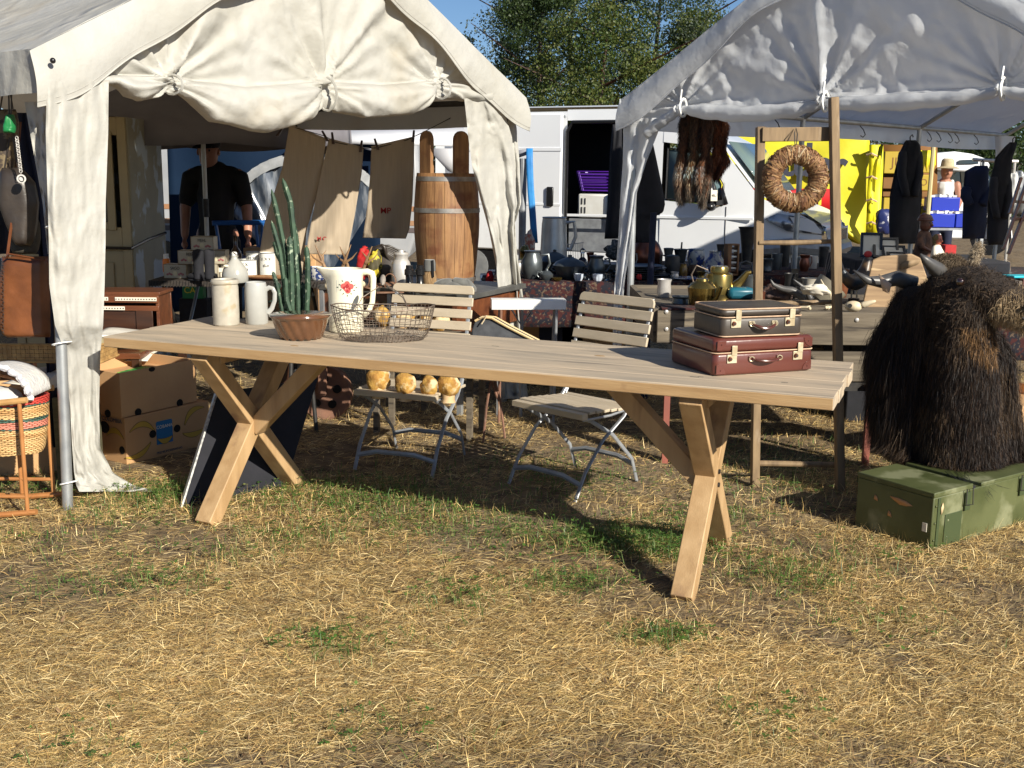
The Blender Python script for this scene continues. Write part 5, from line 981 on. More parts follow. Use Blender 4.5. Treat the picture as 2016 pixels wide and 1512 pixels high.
def blob(name, c, r_, mtl, lab, cat, amp=.25, part='body', seed=1, group=None, fr=2.2, sub=0):
    t = thing(name, tuple(c), lab, cat, group); b = MB(); b.ball((0, 0, 0), r_, 26, 18, f=lambda v: 1 + amp * (fbm(np.array([[v.x * fr + seed + v.z, v.y * fr + v.z * fr]]), seed)[0] - .5) * 2); b.build(part, mtl, t, ang=0, sub=sub); return t
blob('red_scarf', (D(718, 510, 6.95)[0], 6.95, .86), (.06, .05, .1), M['red'], 'bright red scarf draped behind the antlers', 'scarf', .5, seed=3)
blob('yellow_scarf', (D(738, 512, 6.9)[0], 6.9, .86), (.045, .04, .09), mat('yellow_print', (.5, .4, .03), (.06, .05, .02), rough=.7, sc=14, lo=.48, hi=.52), 'yellow and black printed cloth beside the red scarf', 'cloth', .4, seed=4)
t = thing('leather_jacket', (D(765, 480, 7.0)[0], 7.0, CT), 'dark leather jacket heaped behind the milk can with curled belts', 'jacket'); b = MB()
for k in range(9):
    P = interp([(-.17, -.03, .10 + k * .012), (-.1 + .01 * k, -.06 - .004 * k, .2 + .006 * k), (0, -.06, .225 - .01 * k + .012), (.11, -.03, .19 - .015 * k)], 14); b.tube(P, [.012 + .004 * math.sin(i + k) for i in range(14)], 8, flat=.7)
b.ball((-.02, .02, .10), (.16, .09, .12), 20, 12); b.build('folds', M['dkleather'], t, ang=0)
strapm = mat('tooled_leather', (.22, .115, .065), (.13, .06, .035), rough=.6, sc=24, bump=.003)
for i, (px, py, Y, lab) in enumerate(((716, 552, 6.5, 'curled tooled leather strap standing left of the pair'), (768, 556, 6.4, 'curled tooled leather strap standing in front of the milk can'))):
    q = D(px, py, Y); t = thing('leather_strap', (q[0], Y, CT), lab, 'leather strap', 'tooled leather straps'); b = MB(); P = [(.035 * math.cos(a), .0 + .004 * a, .06 + .05 * math.sin(a)) for a in np.linspace(-.9, 3.9, 18)]
    A = [[(x, y - .02, z), (x, y + .012, z)] for x, y, z in P]; b.grid(A); b.build('strap_band', strapm, t, solid=.004, ang=0)
    b = MB(); b.box((.0, -.03, .004), (.16, .05, .006), .3); b.build('strap_end', strapm, t)
t = thing('leather_belt', (D(735, 553, 6.45)[0], 6.45, CT), 'flat brown leather pieces lying behind the pitcher handle', 'leather'); b = MB()
for k in range(6): b.box((-.1 + k * .04, .02 * math.sin(k * 2), .006 + .008 * k), (.1, .05, .005), Matrix.Rotation(k * .8, 3, 'Z') @ Matrix.Rotation(.3 * math.sin(k), 3, 'X'))
b.build('pieces', strapm, t, bevel=.002)

# ================================================================== CLOTHES LINE AND TOWELS
LY = 7.35
t = thing('clothes_line', tuple(W(560, 255, LY)), 'thin dark clothes line sagging between the tent poles', 'rope'); o = W(560, 255, LY); b = MB(o)
b.tube([W(*p, LY) for p in ((470, 225), (570, 248), (640, 268), (660, 280), (716, 292), (742, 291), (800, 276), (830, 262), (922, 214))], .003, 6); b.build('cord', M['dkmetal'], t)
def towel(rows, lab, th=.0015, letters=None, seed=0, slope=0.):
    R_ = interp(rows, 44); o = D(R_[0][1], R_[0][0], LY); t = thing('linen_towel', tuple(o), lab, 'towel', 'linen towels on the line'); A = []
    for i, (y, xl, xr, dy) in enumerate(R_):
        row = []
        for u in np.linspace(0, 1, 22): row.append(D(xl + (xr - xl) * u, y + dy * (u), LY - (.02 * math.sin(u * 8 + i * .05 + seed) + .05 * (fbm(np.array([[u * 3, i * .07]]), seed)[0] - .45)) * (.2 + i / 44) - slope * (i / 44)))
        A.append(row)
    b = MB(o); b.grid(A); b.build('cloth', M['linen'], t, solid=th, ang=0)
    if letters: 
        s, px, py, sz = letters; AA = np.array(A).reshape(-1, 3); tq = np.array(W(px, py, LY - .05)); q = Vector(AA[np.argmin(np.hypot(AA[:, 0] - tq[0], AA[:, 2] - tq[2]))] - np.array([0, .012, 0])) - Vector(o); text('monogram', s, sz, M['redthread'], t, q, (R(90), 0, 0), bold=.0005)
    return t
towel([(244, 570, 642, 28), (330, 556, 634, 20), (440, 520, 604, 12), (520, 508, 596, 8), (590, 505, 590, 6)], 'linen towel hanging furthest left on the line, top edge tilted', seed=1)
towel([(272, 648, 716, 18), (330, 634, 712, 12), (420, 616, 698, 6), (470, 607, 689, 3), (500, 603, 684, 2)], 'middle linen towel with faint stripes and a small red monogram', letters=('M O', 636, 469, .035), seed=2, slope=.1)
towel([(288, 731, 816, -20), (340, 729, 815, -14), (400, 724, 812, -4), (450, 717, 806, 0), (468, 714, 799, 2)], 'right linen towel embroidered MP beside the barrel', letters=('MP', 760, 418, .055), seed=3)
for pk, (px, py, a) in enumerate(((552, 258, .6), (640, 268, -.5), (655, 272, -.1), (711, 288, .15), (741, 284, -.3), (814, 268, .1))):
    q = W(px, py, LY - .02); t = thing('clothes_peg', tuple(q), ('wooden peg alone on the line left of all linen towels', 'wooden peg at the right corner of the leftmost towel', 'wooden peg at the left corner of the middle towel', 'wooden peg at the right corner of the middle towel', 'wooden peg at the left corner of the MP towel', 'wooden peg beside the barrel, last on the line')[pk], 'clothes peg', 'clothes pegs on the line'); b = MB()
    for s_ in (-1, 1): b.bar((math.sin(a) * .038 + s_ * .002, 0, math.cos(a) * .038), (-math.sin(a) * .038 + s_ * .005, 0, -math.cos(a) * .038), .009, .009, side=(0, 1, 0))
    b.build('prongs', M['dkwood'], t)
# dark blue bottle-shaped cloth and cord on the tent pole between the towels
t, o = soft('folded_umbrella', [(305, 628, 634), (330, 622, 634), (350, 618, 632), (370, 620, 626)], 7.5, .05, mat('royal_blue', (.01, .03, .38), rough=.5), 'folded royal blue umbrella hanging between two linen towels', 'umbrella'); b = MB(o); b.cyl(W(632, 296, 7.5), W(620, 400, 7.5), .005, n=8); b.build('shaft', M['whitepaint'], t)

# ================================================================== PERSON UNDER THE PARASOL, LEFT
PX, PY = -2.63, 9.55
tsm = mat('dark_tshirt', (.012, .012, .014), (.02, .018, .016), rough=.9, sc=6, bump=.004)
t = thing('parasol', (-2.55, 9.15, 0), 'dark grey market parasol with a scalloped edge and white pole in the left tent gap', 'parasol')
b = MB(); b.cyl((0, 0, 0), (0, 0, 2.3), .019, n=12); b.build('pole', M['enamel'], t); b = MB(); b.cyl((0, 0, .0), (0, 0, .38), .045, n=14); b.build('base', M['dkmetal'], t); b = MB(); b.cyl((0, 0, 1.05), (0, 0, 1.2), .026, n=12); b.build('joint', M['dkmetal'], t)
A = []
for v in np.linspace(0, 1, 9):
    A.append([((.05 + 1.15 * v) * math.cos(a) , (.05 + 1.15 * v) * math.sin(a), 2.28 - .5 * v ** 1.3 - .03 * abs(math.sin(4 * a)) * v) for a in np.linspace(0, 6.283, 65)])
A.append([(1.21 * math.cos(a), 1.21 * math.sin(a), 1.78 - .15 - .03 * abs(math.sin(4 * a + 1.57))) for a in np.linspace(0, 6.283, 65)])
b = MB(); b.grid(A); b.build('canopy', M['parasol'], t, solid=.003, ang=0)
for k in range(8): a = k * .7854; b = MB(); b.tube([(0, 0, 2.25), (1.19 * math.cos(a), 1.19 * math.sin(a), 1.76)], .008, 6); b.build('rib', M['dkmetal'], t)
# blue chairs
def blue_chair(px, Y, rz, lab):
    q = D(px, 465, Y); t = thing('metal_chair', (q[0], Y, 0), lab, 'chair', 'blue metal chairs behind the tins', rz)
    b = MB(); b.lathe([(0, .72), (.2, .72), (.21, .73), (.2, .745), (0, .74)], n=28); b.build('seat', M['bluemetal'], t)
    for s_ in (-1, 1):
        b = MB(); b.tube([(s_ * .16, -.12, 0), (s_ * .17, -.13, .4), (s_ * .15, -.1, .72)], .014, 8); b.build('leg', M['bluemetal'], t); b = MB(); b.tube([(s_ * .18, .14, 0), (s_ * .17, .16, .5), (s_ * .16, .17, .74), (s_ * .19, .2, .99)], .014, 8); b.build('rear_frame', M['bluemetal'], t)
    b = MB(); b.tube([(-.22, .2, 1.0), (0, .23, 1.005), (.22, .2, 1.0)], .016, 8, flat=1.3); b.build('backrest', M['bluemetal'], t); return t
c_ = blue_chair(470, 9.0, .2, 'blue metal stool chair just right of the standing man'); q = D(532, 465, 9.1); dup(c_, (q[0], 9.1, 0), -.1, 'blue metal stool chair partly hidden behind the cactus')
blue_box = thing('cardboard_carton', (D(560, 500, 9.3)[0], 9.3, 0), 'open cardboard carton behind the blue chairs', 'cardboard box'); b = MB(); b.box((0, 0, .4), (.6, .4, .8)); b.build('carton_body', M['card'], blue_box, bevel=.004); text('carton_lettering', 'Die besten Obst', .06, M['ink'], blue_box, (-.02, -.203, .60), (R(90), 0, 0))
t = thing('green_box', (D(382, 565, 7.9)[0], 7.9, .5), 'small green printed box under the black table', 'box'); b = MB(); b.box((0, 0, .08), (.15, .08, .12)); b.build('box_body', M['green'], t, bevel=.003); b = MB(); b.box((0, 0, -.24), (.2, .1, .52)); b.build('stand', M['black'], t); text('lettering', 'CA', .06, mat('yellow_ink', (.7, .6, .05)), t, (-.02, -.043, .08), (R(90), 0, 0))
# ================================================================== FAR LEFT-CENTRE: CARAVAN, BLUE TARP TENT, WHITE ROOFS
t = thing('caravan', (-3.5, 12.5, 0), 'white caravan with brown stripes behind the linen towels', 'caravan')
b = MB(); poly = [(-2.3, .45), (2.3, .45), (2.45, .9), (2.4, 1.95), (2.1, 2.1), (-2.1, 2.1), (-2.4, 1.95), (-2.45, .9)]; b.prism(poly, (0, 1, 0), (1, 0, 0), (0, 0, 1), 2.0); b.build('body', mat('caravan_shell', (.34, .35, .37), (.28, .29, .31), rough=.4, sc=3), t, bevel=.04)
for z, c in ((1.02, (.32, .16, .08)), (.86, (.32, .18, .10)), (.78, (.1, .08, .08))): b = MB(); b.box((0, -.004, z), (4.86, .006, .055)); b.build('stripe', mat('stripe_%d' % (z * 100), c, rough=.5), t)
for x in (-1.6, .15, 1.75): b = MB(); b.box((x, -.006, 1.48), (.7, .02, .52)); w_ = b.build('window', M['darkglass'], t, bevel=.03)
for x in (-.5, .4): 
    b = MB(); b.cyl((x, -.02, .32), (x, .2, .32), .32, n=28); w_ = b.build('wheel', M['blackgloss'], t)
t = thing('blue_tarp_tent', (-2.1, 11.2, 0), 'dark blue tarpaulin awning with a ruffled clear arch window behind the man', 'awning')
b = MB(); A = [[(x, .06 * math.sin(x * 5 + z), z) for x in np.linspace(-1.4, .75, 34)] for z in np.linspace(0, 1.75, 16)]; b.grid(A); b.build('blue_wall', M['bluetarp'], t, ang=0, solid=.004)
ar = mat('grey_ruffle', (.30, .31, .32), (.2, .21, .22), rough=.6, sc=8); b = MB(); P0 = []; P1 = []
for k, a in enumerate(np.linspace(3.02, .5, 60)):
    o = .02 * math.sin(k * 2.1); P0.append((.04 + .84 * math.cos(a), -.1 + o, .95 + .66 * math.sin(a))); P1.append((.04 + .75 * math.cos(a), -.12 - o, .95 + .56 * math.sin(a)))
b.grid([P0, P1]); b.build('ruffled_edge', ar, t, ang=0)
b = MB(); A = [[(.04 + .75 * math.cos(a) * (1 - v) + .0 * v, -.09 + .03 * math.sin(a * 16) * (1 - v), (.95 + .56 * math.sin(a)) * (1 - v) + .1 * v) for a in np.linspace(3.1, .4, 50)] for v in np.linspace(0, 1, 12)]
cm = mat('cloudy_film', (.05, .065, .09), (.28, .30, .33), rough=.15, sc=4, st=(5, 1, 1), lo=.45, hi=.75, spec=.8); b.grid(A); b.build('clear_window', cm, t, ang=0)
t = thing('market_canopy', (-.95, 10.9, 0), 'pale grey canopy roof seen above the linen towels', 'canopy'); b = MB(); b.add([(-1.2, 0, 1.74), (.50, 0, 1.72), (.42, .6, 1.90), (-1.0, .6, 1.95), (-1.2, 0, 1.70), (.5, 0, 1.68)], [(0, 1, 2, 3), (4, 5, 1, 0)]); b.build('canopy_cloth', mat('grey_white_roof', (.62, .63, .66), (.52, .53, .57), rough=.6, sc=3), t, solid=.01)
for x in (-1.15, .46): b = MB(); b.cyl((x, .02, 0), (x, .02, 1.7), .02); b.build('pole', M['steel'], t)
for (x0, z0, x1, z1) in ((-.55, 1.66, -.3, 1.5), (.1, 1.66, .48, 1.35)): b = MB(); b.add([(x0, -.03, z0), (x1, -.03, z0 + .0), (x1, -.03, z1), (x0 + .2, -.03, z1 + .1)], [(0, 1, 2, 3)]); b.build('side_flap', mat('flap_grey_%d' % (x0 * 10), (.5, .5, .52), rough=.6), t, solid=.004)
# white van-like box seen right of the barrel, and the second small canopy with a blue strap
t = thing('sun_umbrella', (D(1030, 400, 8.6)[0], 8.6, 0), 'closed bright blue cloth hanging on a grey pole beside the left tent drape', 'umbrella'); o = Vector((D(1030, 400, 8.6)[0], 8.6, 0))
b = MB(o); b.cyl(W(1030, 312, 8.6), Vector((W(1030, 312, 8.6).x, 8.6, 0)), .03, n=10); b.build('pole', M['grmetal'], t)
b = MB(o); b.grid([[D(x + dx, y, 8.55 - .02 * math.sin(x)) for dx in (0, 4, 9, 13)] for y, x in ((292, 1036), (320, 1036), (370, 1038), (420, 1042), (450, 1044), (478, 1046))]); b.build('blue_cloth', M['bluecloth'], t, solid=.02, ang=0)
b = MB(o); b.grid([[D(1000, 300, 8.7), D(1040, 292, 8.6)], [D(1000, 318, 8.7), D(1040, 304, 8.6)]]); b.build('valance', mat('grey_valance', (.25, .26, .3), rough=.7), t, solid=.005)

# ================================================================== WHITE VAN
VA = R(-26); t = thing('delivery_van', (-.06, 13.0, 0), 'white panel van with its side door slid open behind both tents', 'van', rz=VA)   # local +x is the driving direction, side plane y=0
prof = [(-1.0, .35), (-1.0, 2.12), (-.92, 2.17), (1.55, 2.17), (1.75, 2.12), (2.42, 1.80), (2.50, 1.76), (2.95, 1.22), (3.08, 1.17), (3.40, 1.05), (3.56, .94), (3.64, .78), (3.64, .35)]
W_ = 1.75; b = MB()
def ins(x): return .0 if x < 2.6 else .22 * ((x - 2.6) / 1.04) ** 2
def topins(z, x): return .05 * max(0, (z - 1.1)) if x > 1.6 else .03 * max(0, z - 1.3)
rings = [[], [], [], []]
for x, z in prof:
    i_ = ins(x) + topins(z, x); rings[0].append((x - (.0), i_ + .06 * (z > 1.9 or (x > 2.96)), z)); rings[1].append((x, i_ + .16, z + .02 * (z > 1.5))); rings[2].append((x, W_ - i_ - .16, z + .02 * (z > 1.5))); rings[3].append((x, W_ - i_ - .06, z))
low = [(x, ins(x) + topins(z, x), min(z, max(.4, z - .06))) for x, z in prof]
k = len(prof)
# body panels in true positions: side skin as polygons with openings
side = lambda pts: [(x, ins(x) + topins(z, x), z) for x, z in pts]
b.grid([rings[0], rings[1], rings[2], rings[3]])
rear_door = [(-2.0, .45), (-2.0, 2.12), (.72, 2.14), (.72, .45)]
def panel(P, dy=0.): return [(x, ins(x) + topins(z, x) + dy, z) for x, z in P]
b.add(panel([(-1, .4), (-1, 2.12), (.72, 2.12), (.72, .4)]), [(0, 1, 2, 3)])
b.add(panel([(.72, 2.02), (.72, 2.14), (1.62, 2.14), (1.62, 2.02)]), [(0, 1, 2, 3)])
b.add(panel([(.72, .4), (.72, .55), (1.62, .55), (1.62, .4)]), [(0, 1, 2, 3)])
b.add(panel([(1.62, .4), (1.62, 2.14), (1.75, 2.10), (1.86, 2.04), (1.86, .4)]), [(0, 1, 2, 3, 4)])
b.add(panel([(1.86, 1.78), (1.86, 2.04), (2.42, 1.78), (2.38, 1.72)]), [(0, 1, 2, 3)])
b.add(panel([(1.86, .4), (1.86, 1.16), (2.52, 1.10), (2.60, 1.12), (2.60, .4)]), [(0, 1, 2, 3, 4)])
b.add(panel([(2.38, 1.72), (2.50, 1.74), (2.95, 1.20), (2.85, 1.10), (2.60, 1.12), (2.56, 1.30)]), [(0, 1, 2, 3, 4, 5)])
b.add(panel([(2.60, .4), (2.60, 1.12), (2.85, 1.10), (2.95, 1.20), (3.08, 1.15), (3.35, 1.04), (3.35, .4)]), [(0, 1, 2, 3, 4, 5, 6)])
b.add(panel([(3.35, .4), (3.35, 1.04), (3.5, .96), (3.58, .86), (3.62, .4)]), [(0, 1, 2, 3, 4)])
b.add([(x, y, z) for x, y, z in ((3.64, ins(3.64), .35), (3.64, W_ - .2, .35), (3.64, W_ - .26, .88), (3.62, ins(3.64) + .06, .88))], [(0, 1, 2, 3)])
b.build('body', M['vanpaint'], t, bevel=.0, ang=28)
b = MB(); b.box((-.02, -.035, 1.32), (1.42, .05, 1.56)); dd = b.build('sliding_door', M['vanpaint'], t, bevel=.018)
b = MB(); b.box((-.02, -.064, 1.70), (1.42, .008, .04)); b.box((-.02, -.062, 1.08), (1.42, .006, .03)); b.build('door_rib', M['vanpaint'], dd, bevel=.003)
b = MB(); b.box((.56, -.074, 1.17), (.09, .03, .22)); b.build('door_handle', M['blackgloss'], dd, bevel=.02)
b = MB(); b.box((-.14, -.012, 2.06), (1.7, .02, .03)); b.build('roof_rail', M['grmetal'], t)
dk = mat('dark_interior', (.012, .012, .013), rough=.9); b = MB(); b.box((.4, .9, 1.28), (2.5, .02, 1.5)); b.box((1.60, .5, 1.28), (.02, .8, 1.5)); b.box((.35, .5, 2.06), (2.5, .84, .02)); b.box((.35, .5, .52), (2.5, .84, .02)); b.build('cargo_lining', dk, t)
b = MB(); b.tube([(.73, -.01, .5), (.735, -.012, 1.9), (.80, -.012, 2.0), (1.6, -.012, 2.0)], .022, 8); b.build('door_seal', M['blackgloss'], t)
gl = mat('van_glass', (.10, .16, .20), (.16, .22, .20), rough=.05, sc=1.5, spec=1.); 
b = MB(); b.add(panel([(1.92, 1.18), (1.92, 1.70), (2.34, 1.67), (2.53, 1.34), (2.53, 1.13)], .012), [(0, 1, 2, 3, 4)]); b.build('cab_window', gl, t, solid=.01)
b = MB(); b.tube([v for v in panel([(1.92, 1.17), (1.92, 1.71), (2.35, 1.68), (2.56, 1.34), (2.56, 1.12)], -.002)], .014, 6, closed=True); b.build('window_seal', M['blackgloss'], t)
b = MB(); b.add([(2.56, .13, 1.785), (2.985, .16, 1.265), (2.985, W_ - .16, 1.265), (2.56, W_ - .13, 1.785)], [(0, 1, 2, 3)]); b.build('windscreen', gl, t, solid=.012); 
b = MB(); b.box((3.02, W_ / 2, 1.215), (.12, W_ - .3, .03)); b.build('wiper_cowl', M['blackgloss'], t)
b = MB(); b.add([(2.50, .0, 1.12), (2.62, .0, 1.13), (2.55, .0, 1.32)], [(0, 1, 2)]); b.build('quarter_panel', M['blackgloss'], t, solid=.02)
b = MB(); b.ball((2.46, -.12, 1.24), (.06, .09, .12), 14, 10); b.ball((2.46, -.11, 1.10), (.06, .08, .05), 14, 8); b.bar((2.56, .02, 1.15), (2.5, -.1, 1.14), .05, .05); b.build('wing_mirror', M['blackgloss'], t)
for s_ in (0, 1):
    yy = .09 if s_ == 0 else W_ - .09; b = MB(); sg = 1 if s_ == 0 else -1
    b.add([(3.02, yy - .075 * sg, .98), (3.14, yy - .05 * sg, 1.04), (3.40, yy + .04 * sg, 1.0), (3.60, yy + .22 * sg, .90), (3.60, yy + .12 * sg, .82), (3.25, yy - .03 * sg, .86)], [(0, 1, 2, 3, 4, 5)]); b.build('headlight', mat('lamp_glass', (.55, .58, .62), (.12, .13, .15), rough=.08, sc=9, lo=.45, hi=.55, metal=.4) if s_ == 0 else bpy.data.materials['lamp_glass'], t, solid=.03)
b = MB(); b.tube([(2.95, .0, .66), (3.3, .06, .70), (3.55, .19, .68), (3.64, .5, .66), (3.64, W_ - .5, .66), (3.55, W_ - .19, .68)], .10, 10, flat=.9); b.build('bumper', M['grmetal'], t)
b = MB(); b.box((3.655, W_ / 2, .8), (.03, .8, .12)); b.build('grille', M['blackgloss'], t)
b = MB(); b.tube([(2.60, -.004, .45), (2.60, -.002, 1.1)], .004, 4); b.build('door_gap', M['dkmetal'], t)
b = MB(); b.bar((-.95, -.01, .95), (2.9, .0, .98), .03, .016, side=(0, 0, 1)); b.build('rubbing_strip', M['vanpaint'], t, bevel=.004)
for x in (-.45, 2.95):
    b = MB(); b.cyl((x, -.03, .33), (x, .2, .33), .33, n=30); w_ = b.build('wheel', M['blackgloss'], t); c_ = MB(); c_.cyl((x, -.04, .33), (x, .0, .33), .2, n=24); c_.build('rim', M['steel'], w_)
def vloc(x, y, z): return (-.06 + x * math.cos(VA) - y * math.sin(VA), 13 + x * math.sin(VA) + y * math.cos(VA), z)
t = thing('laundry_basket', vloc(1.05, .28, 1.24), 'purple plastic laundry basket in the open van door', 'basket', rz=VA); b = MB()
for k in range(7): b.tube(rrect(.42 + .015 * k, .3 + .01 * k, .05, k * .036), .006, 5, closed=True)
for k in range(26): b.tube([rrect(.42, .3, .05, 0)[k % 24], rrect(.51, .36, .05, .216)[k % 24]], .006, 4)
b.build('basket_wall', M['purple'], t)
b = MB(); b.box((0, 0, .1), (.4, .28, .2)); b.build('contents', mat('purple_cloth', (.05, .01, .18), rough=.9), t)
t = thing('pet_carrier', vloc(1.0, .3, .93), 'white plastic pet carrier under the purple laundry basket', 'pet carrier', rz=VA); b = MB(); b.box((0, 0, .14), (.38, .32, .28)); b.build('shell', M['enamel'], t, bevel=.03)
for x in (-.13, -.09):
    for z in (.09, .19): b = MB(); b.box((x, -.163, z), (.014, .006, .07)); b.build('vent_slot', M['ink'], t)
t = thing('striped_crate', vloc(1.32, .2, .86), 'dark ribbed plastic box beside the white pet carrier', 'box', rz=VA); b = MB(); b.box((0, 0, .18), (.22, .2, .36)); b.build('box_body', M['darkblue'], t, bevel=.01)
for k in range(6): b = MB(); b.box((-.09 + k * .036, -.103, .18), (.008, .006, .33)); b.build('rib', M['dkmetal'], t)
t = thing('cargo_box', vloc(1.1, .4, .54), 'grey carton on the van floor under the pet carrier', 'box', rz=VA); b = MB(); b.box((0, 0, .19), (.8, .5, .38)); b.build('box_body', M['grmetal'], t, bevel=.01)

# ================================================================== YELLOW LORRY TRAILER WITH BANNER
t = thing('yellow_trailer', (4.2, 15.2, 0), 'yellow tarpaulin stall trailer with dark lettering and a red band behind the van', 'trailer'); o = Vector((4.2, 15.2, 0)); ink2 = mat('banner_ink', (.01, .012, .03), rough=.5); redb = mat('banner_red', (.42, .008, .012), rough=.5)
b = MB(o); A = []
for y, xl, xr in interp([(262, 1380, 1712), (300, 1380, 1712), (350, 1380, 1712), (400, 1400, 1712), (430, 1500, 1711), (450, 1600, 1710), (470, 1660, 1708), (480, 1690, 1704)], 30): A.append([D(xl + (xr - xl) * u, y, 15.2 - .07 * math.sin(u * 9 + y * .02)) for u in np.linspace(0, 1, 30)])
b.grid(A); b.build('banner', M['yellow'], t, solid=.01, ang=0)
for (s, x, y, z_) in (('S', 1476, 338, .62), ('a', 1515, 345, .55), ('t', 1550, 322, .52), ('t', 1572, 322, .52), ('l', 1592, 318, .62), ('e', 1620, 326, .60), ('r', 1650, 328, .60)):
    q = W(x, y, 15.06) - o; text('lettering', s, z_, ink2, t, q, (R(90), 0, 0), bold=.012)
b = MB(o); b.grid([[D(1420, 345 + 25, 15.07), D(1650, 372, 15.07)], [D(1420, 410, 15.07), D(1650, 412, 15.07)]]); 
b.build('red_band', redb, t, solid=.006)
text('lettering', 'Lederwaren', .22, M['yellow'], t, W(1540, 392, 15.03) - o, (R(90), 0, 0), bold=.01)
b = MB(o); b.grid([[D(x + dx, y, 15.0 + .1 * math.sin(y * .08 + dx)) for dx in (0, 8, 14, 22, 27)] for y, x in ((285, 1712), (330, 1711), (380, 1708), (420, 1706), (470, 1704))]); b.build('side_curtain', mat('bright_yellow', (.72, .66, .012), rough=.5), t, solid=.02, ang=0)
for y in (305, 350, 395, 440): b = MB(o); b.tube([W(1706, y, 14.95), W(1716, y - 3, 14.9), W(1726, y + 2, 14.95)], .014, 6); b.build('strap', M['trim'], t)
ocr = mat('ochre_crate', (.42, .30, .01), (.36, .24, .01), rough=.6, sc=2); brc = mat('brown_crate', (.20, .09, .015), (.15, .06, .01), rough=.7, sc=2)
b = MB(o); b.grid([[D(1728, 285, 16.3), D(1845, 285, 16.3)], [D(1728, 440, 16.3), D(1845, 440, 16.3)]]); b.build('back_wall', brc, t, solid=.02)
n_ = 0
for (x0, x1, y0, y1, m_) in ((1740, 1790, 300, 342, 0), (1792, 1835, 303, 340, 0), (1738, 1790, 350, 372, 1), (1790, 1832, 345, 375, 0), (1738, 1830, 378, 388, 1), (1738, 1790, 390, 425, 0), (1792, 1830, 392, 422, 0)):
    q = W((x0 + x1) / 2, y1, 16.0); n_ += 1; tc = thing('stock_crate', tuple(q), ('yellow crate lettered JU at the upper left inside the trailer', 'yellow crate lettered JO at the upper right inside the trailer', 'brown crate in the middle row left inside the trailer', 'yellow crate lettered AO in the middle row inside the trailer', 'long thin brown crate between the middle and bottom rows', 'yellow crate lettered UU at the bottom left inside the trailer', 'yellow crate lettered TOO at the bottom right inside the trailer')[n_ - 1], 'crate', 'crates in the yellow trailer'); b = MB(); w = (x1 - x0) / F * 16; h = (y1 - y0) / F * 16; b.box((0, .1, h / 2), (w, .2, h)); b.build('crate_body', ocr if m_ == 0 else brc, tc, bevel=.01)
    if m_ == 0: text('lettering', ('JU', 'JO', 'TU', 'AO', 'TO', 'UU', 'TOO')[n_ - 1], h * .6, brc, tc, (0, -.002, h * .5), (R(90), 0, 0))
b = MB(o); A = [[D(x, y + 8 * math.sin(x * .9) * v, 14.9) for x in np.linspace(1808, 1842, 18)] for v, y in ((0, 296), (.3, 312), (1, 330))]; b.grid(A); b.build('fringe', mat('yellow_fringe', (.75, .62, .01), rough=.6), t, solid=.01)
b = MB(o); b.cyl(W(1838, 285, 14.8), Vector((W(1838, 285, 14.8).x, 14.8, 0)), .03, n=8); b.build('corner_post', mat('cream_post', (.5, .42, .22), rough=.6), t)
for px, lab in ((1742, 'blue and white bag under the left half of the yellow trailer'),): blob('plastic_bag', D(px, 435, 14.6), (.14, .1, .18), mat('blue_bag', (.02, .03, .12), (.5, .5, .55), rough=.4, sc=7, lo=.55, hi=.6), lab, 'bag', .3)

# ================================================================== CAMPER AND PEOPLE FAR RIGHT
t = thing('camper', (D(1905, 400, 19)[0], 19, 0), 'white camper with an overhanging roof box and dark side windows at the far right', 'camper'); o = Vector((D(1905, 400, 19)[0], 19, 0)); b = MB(o)
def cut_(P, Y, th): return [tuple(D(x, y, Y)) for x, y in P], [tuple(np.array(D(x, y, Y)) + np.array([.2, th, 0])) for x, y in P]
def slab(b, P, Y, th): f, k_ = cut_(P, Y, th); n = len(P); b.add(f + k_, [tuple(range(n - 1, -1, -1)), tuple(range(n, 2 * n))] + [(i, (i + 1) % n, (i + 1) % n + n, i + n) for i in range(n)])
slab(b, [(1838, 302), (1880, 298), (1915, 303), (1940, 312), (1950, 324), (1946, 336), (1900, 338), (1838, 334)], 18.6, 2.2); b.build('roof_box', M['vanpaint'], t, bevel=.03)
b = MB(o); slab(b, [(1838, 334), (1925, 334), (1948, 352), (1965, 400), (1990, 415), (1995, 470), (1838, 470)], 19, 2.0); b.build('cab', M['vanpaint'], t, bevel=.03)
for P in ([(1870, 352), (1884, 338), (1887, 382), (1868, 384)], [(1891, 337), (1922, 337), (1942, 372), (1943, 384), (1895, 383)]): b = MB(o); slab(b, P, 18.97, .05); b.build('side_window', M['darkglass'], t)
b = MB(o); slab(b, [(1886, 315), (1912, 314), (1914, 323), (1885, 324)], 18.57, .05); b.build('roof_window', M['darkglass'], t, bevel=.01); b = MB(o); b.ball(W(1880, 377, 18.8), (.09, .06, .07)); b.build('wing_mirror', M['blackgloss'], t); b = MB(o); b.cyl(W(1950, 465, 18.95), W(1950, 465, 19.1), .33, n=24); b.build('wheel', M['blackgloss'], t)

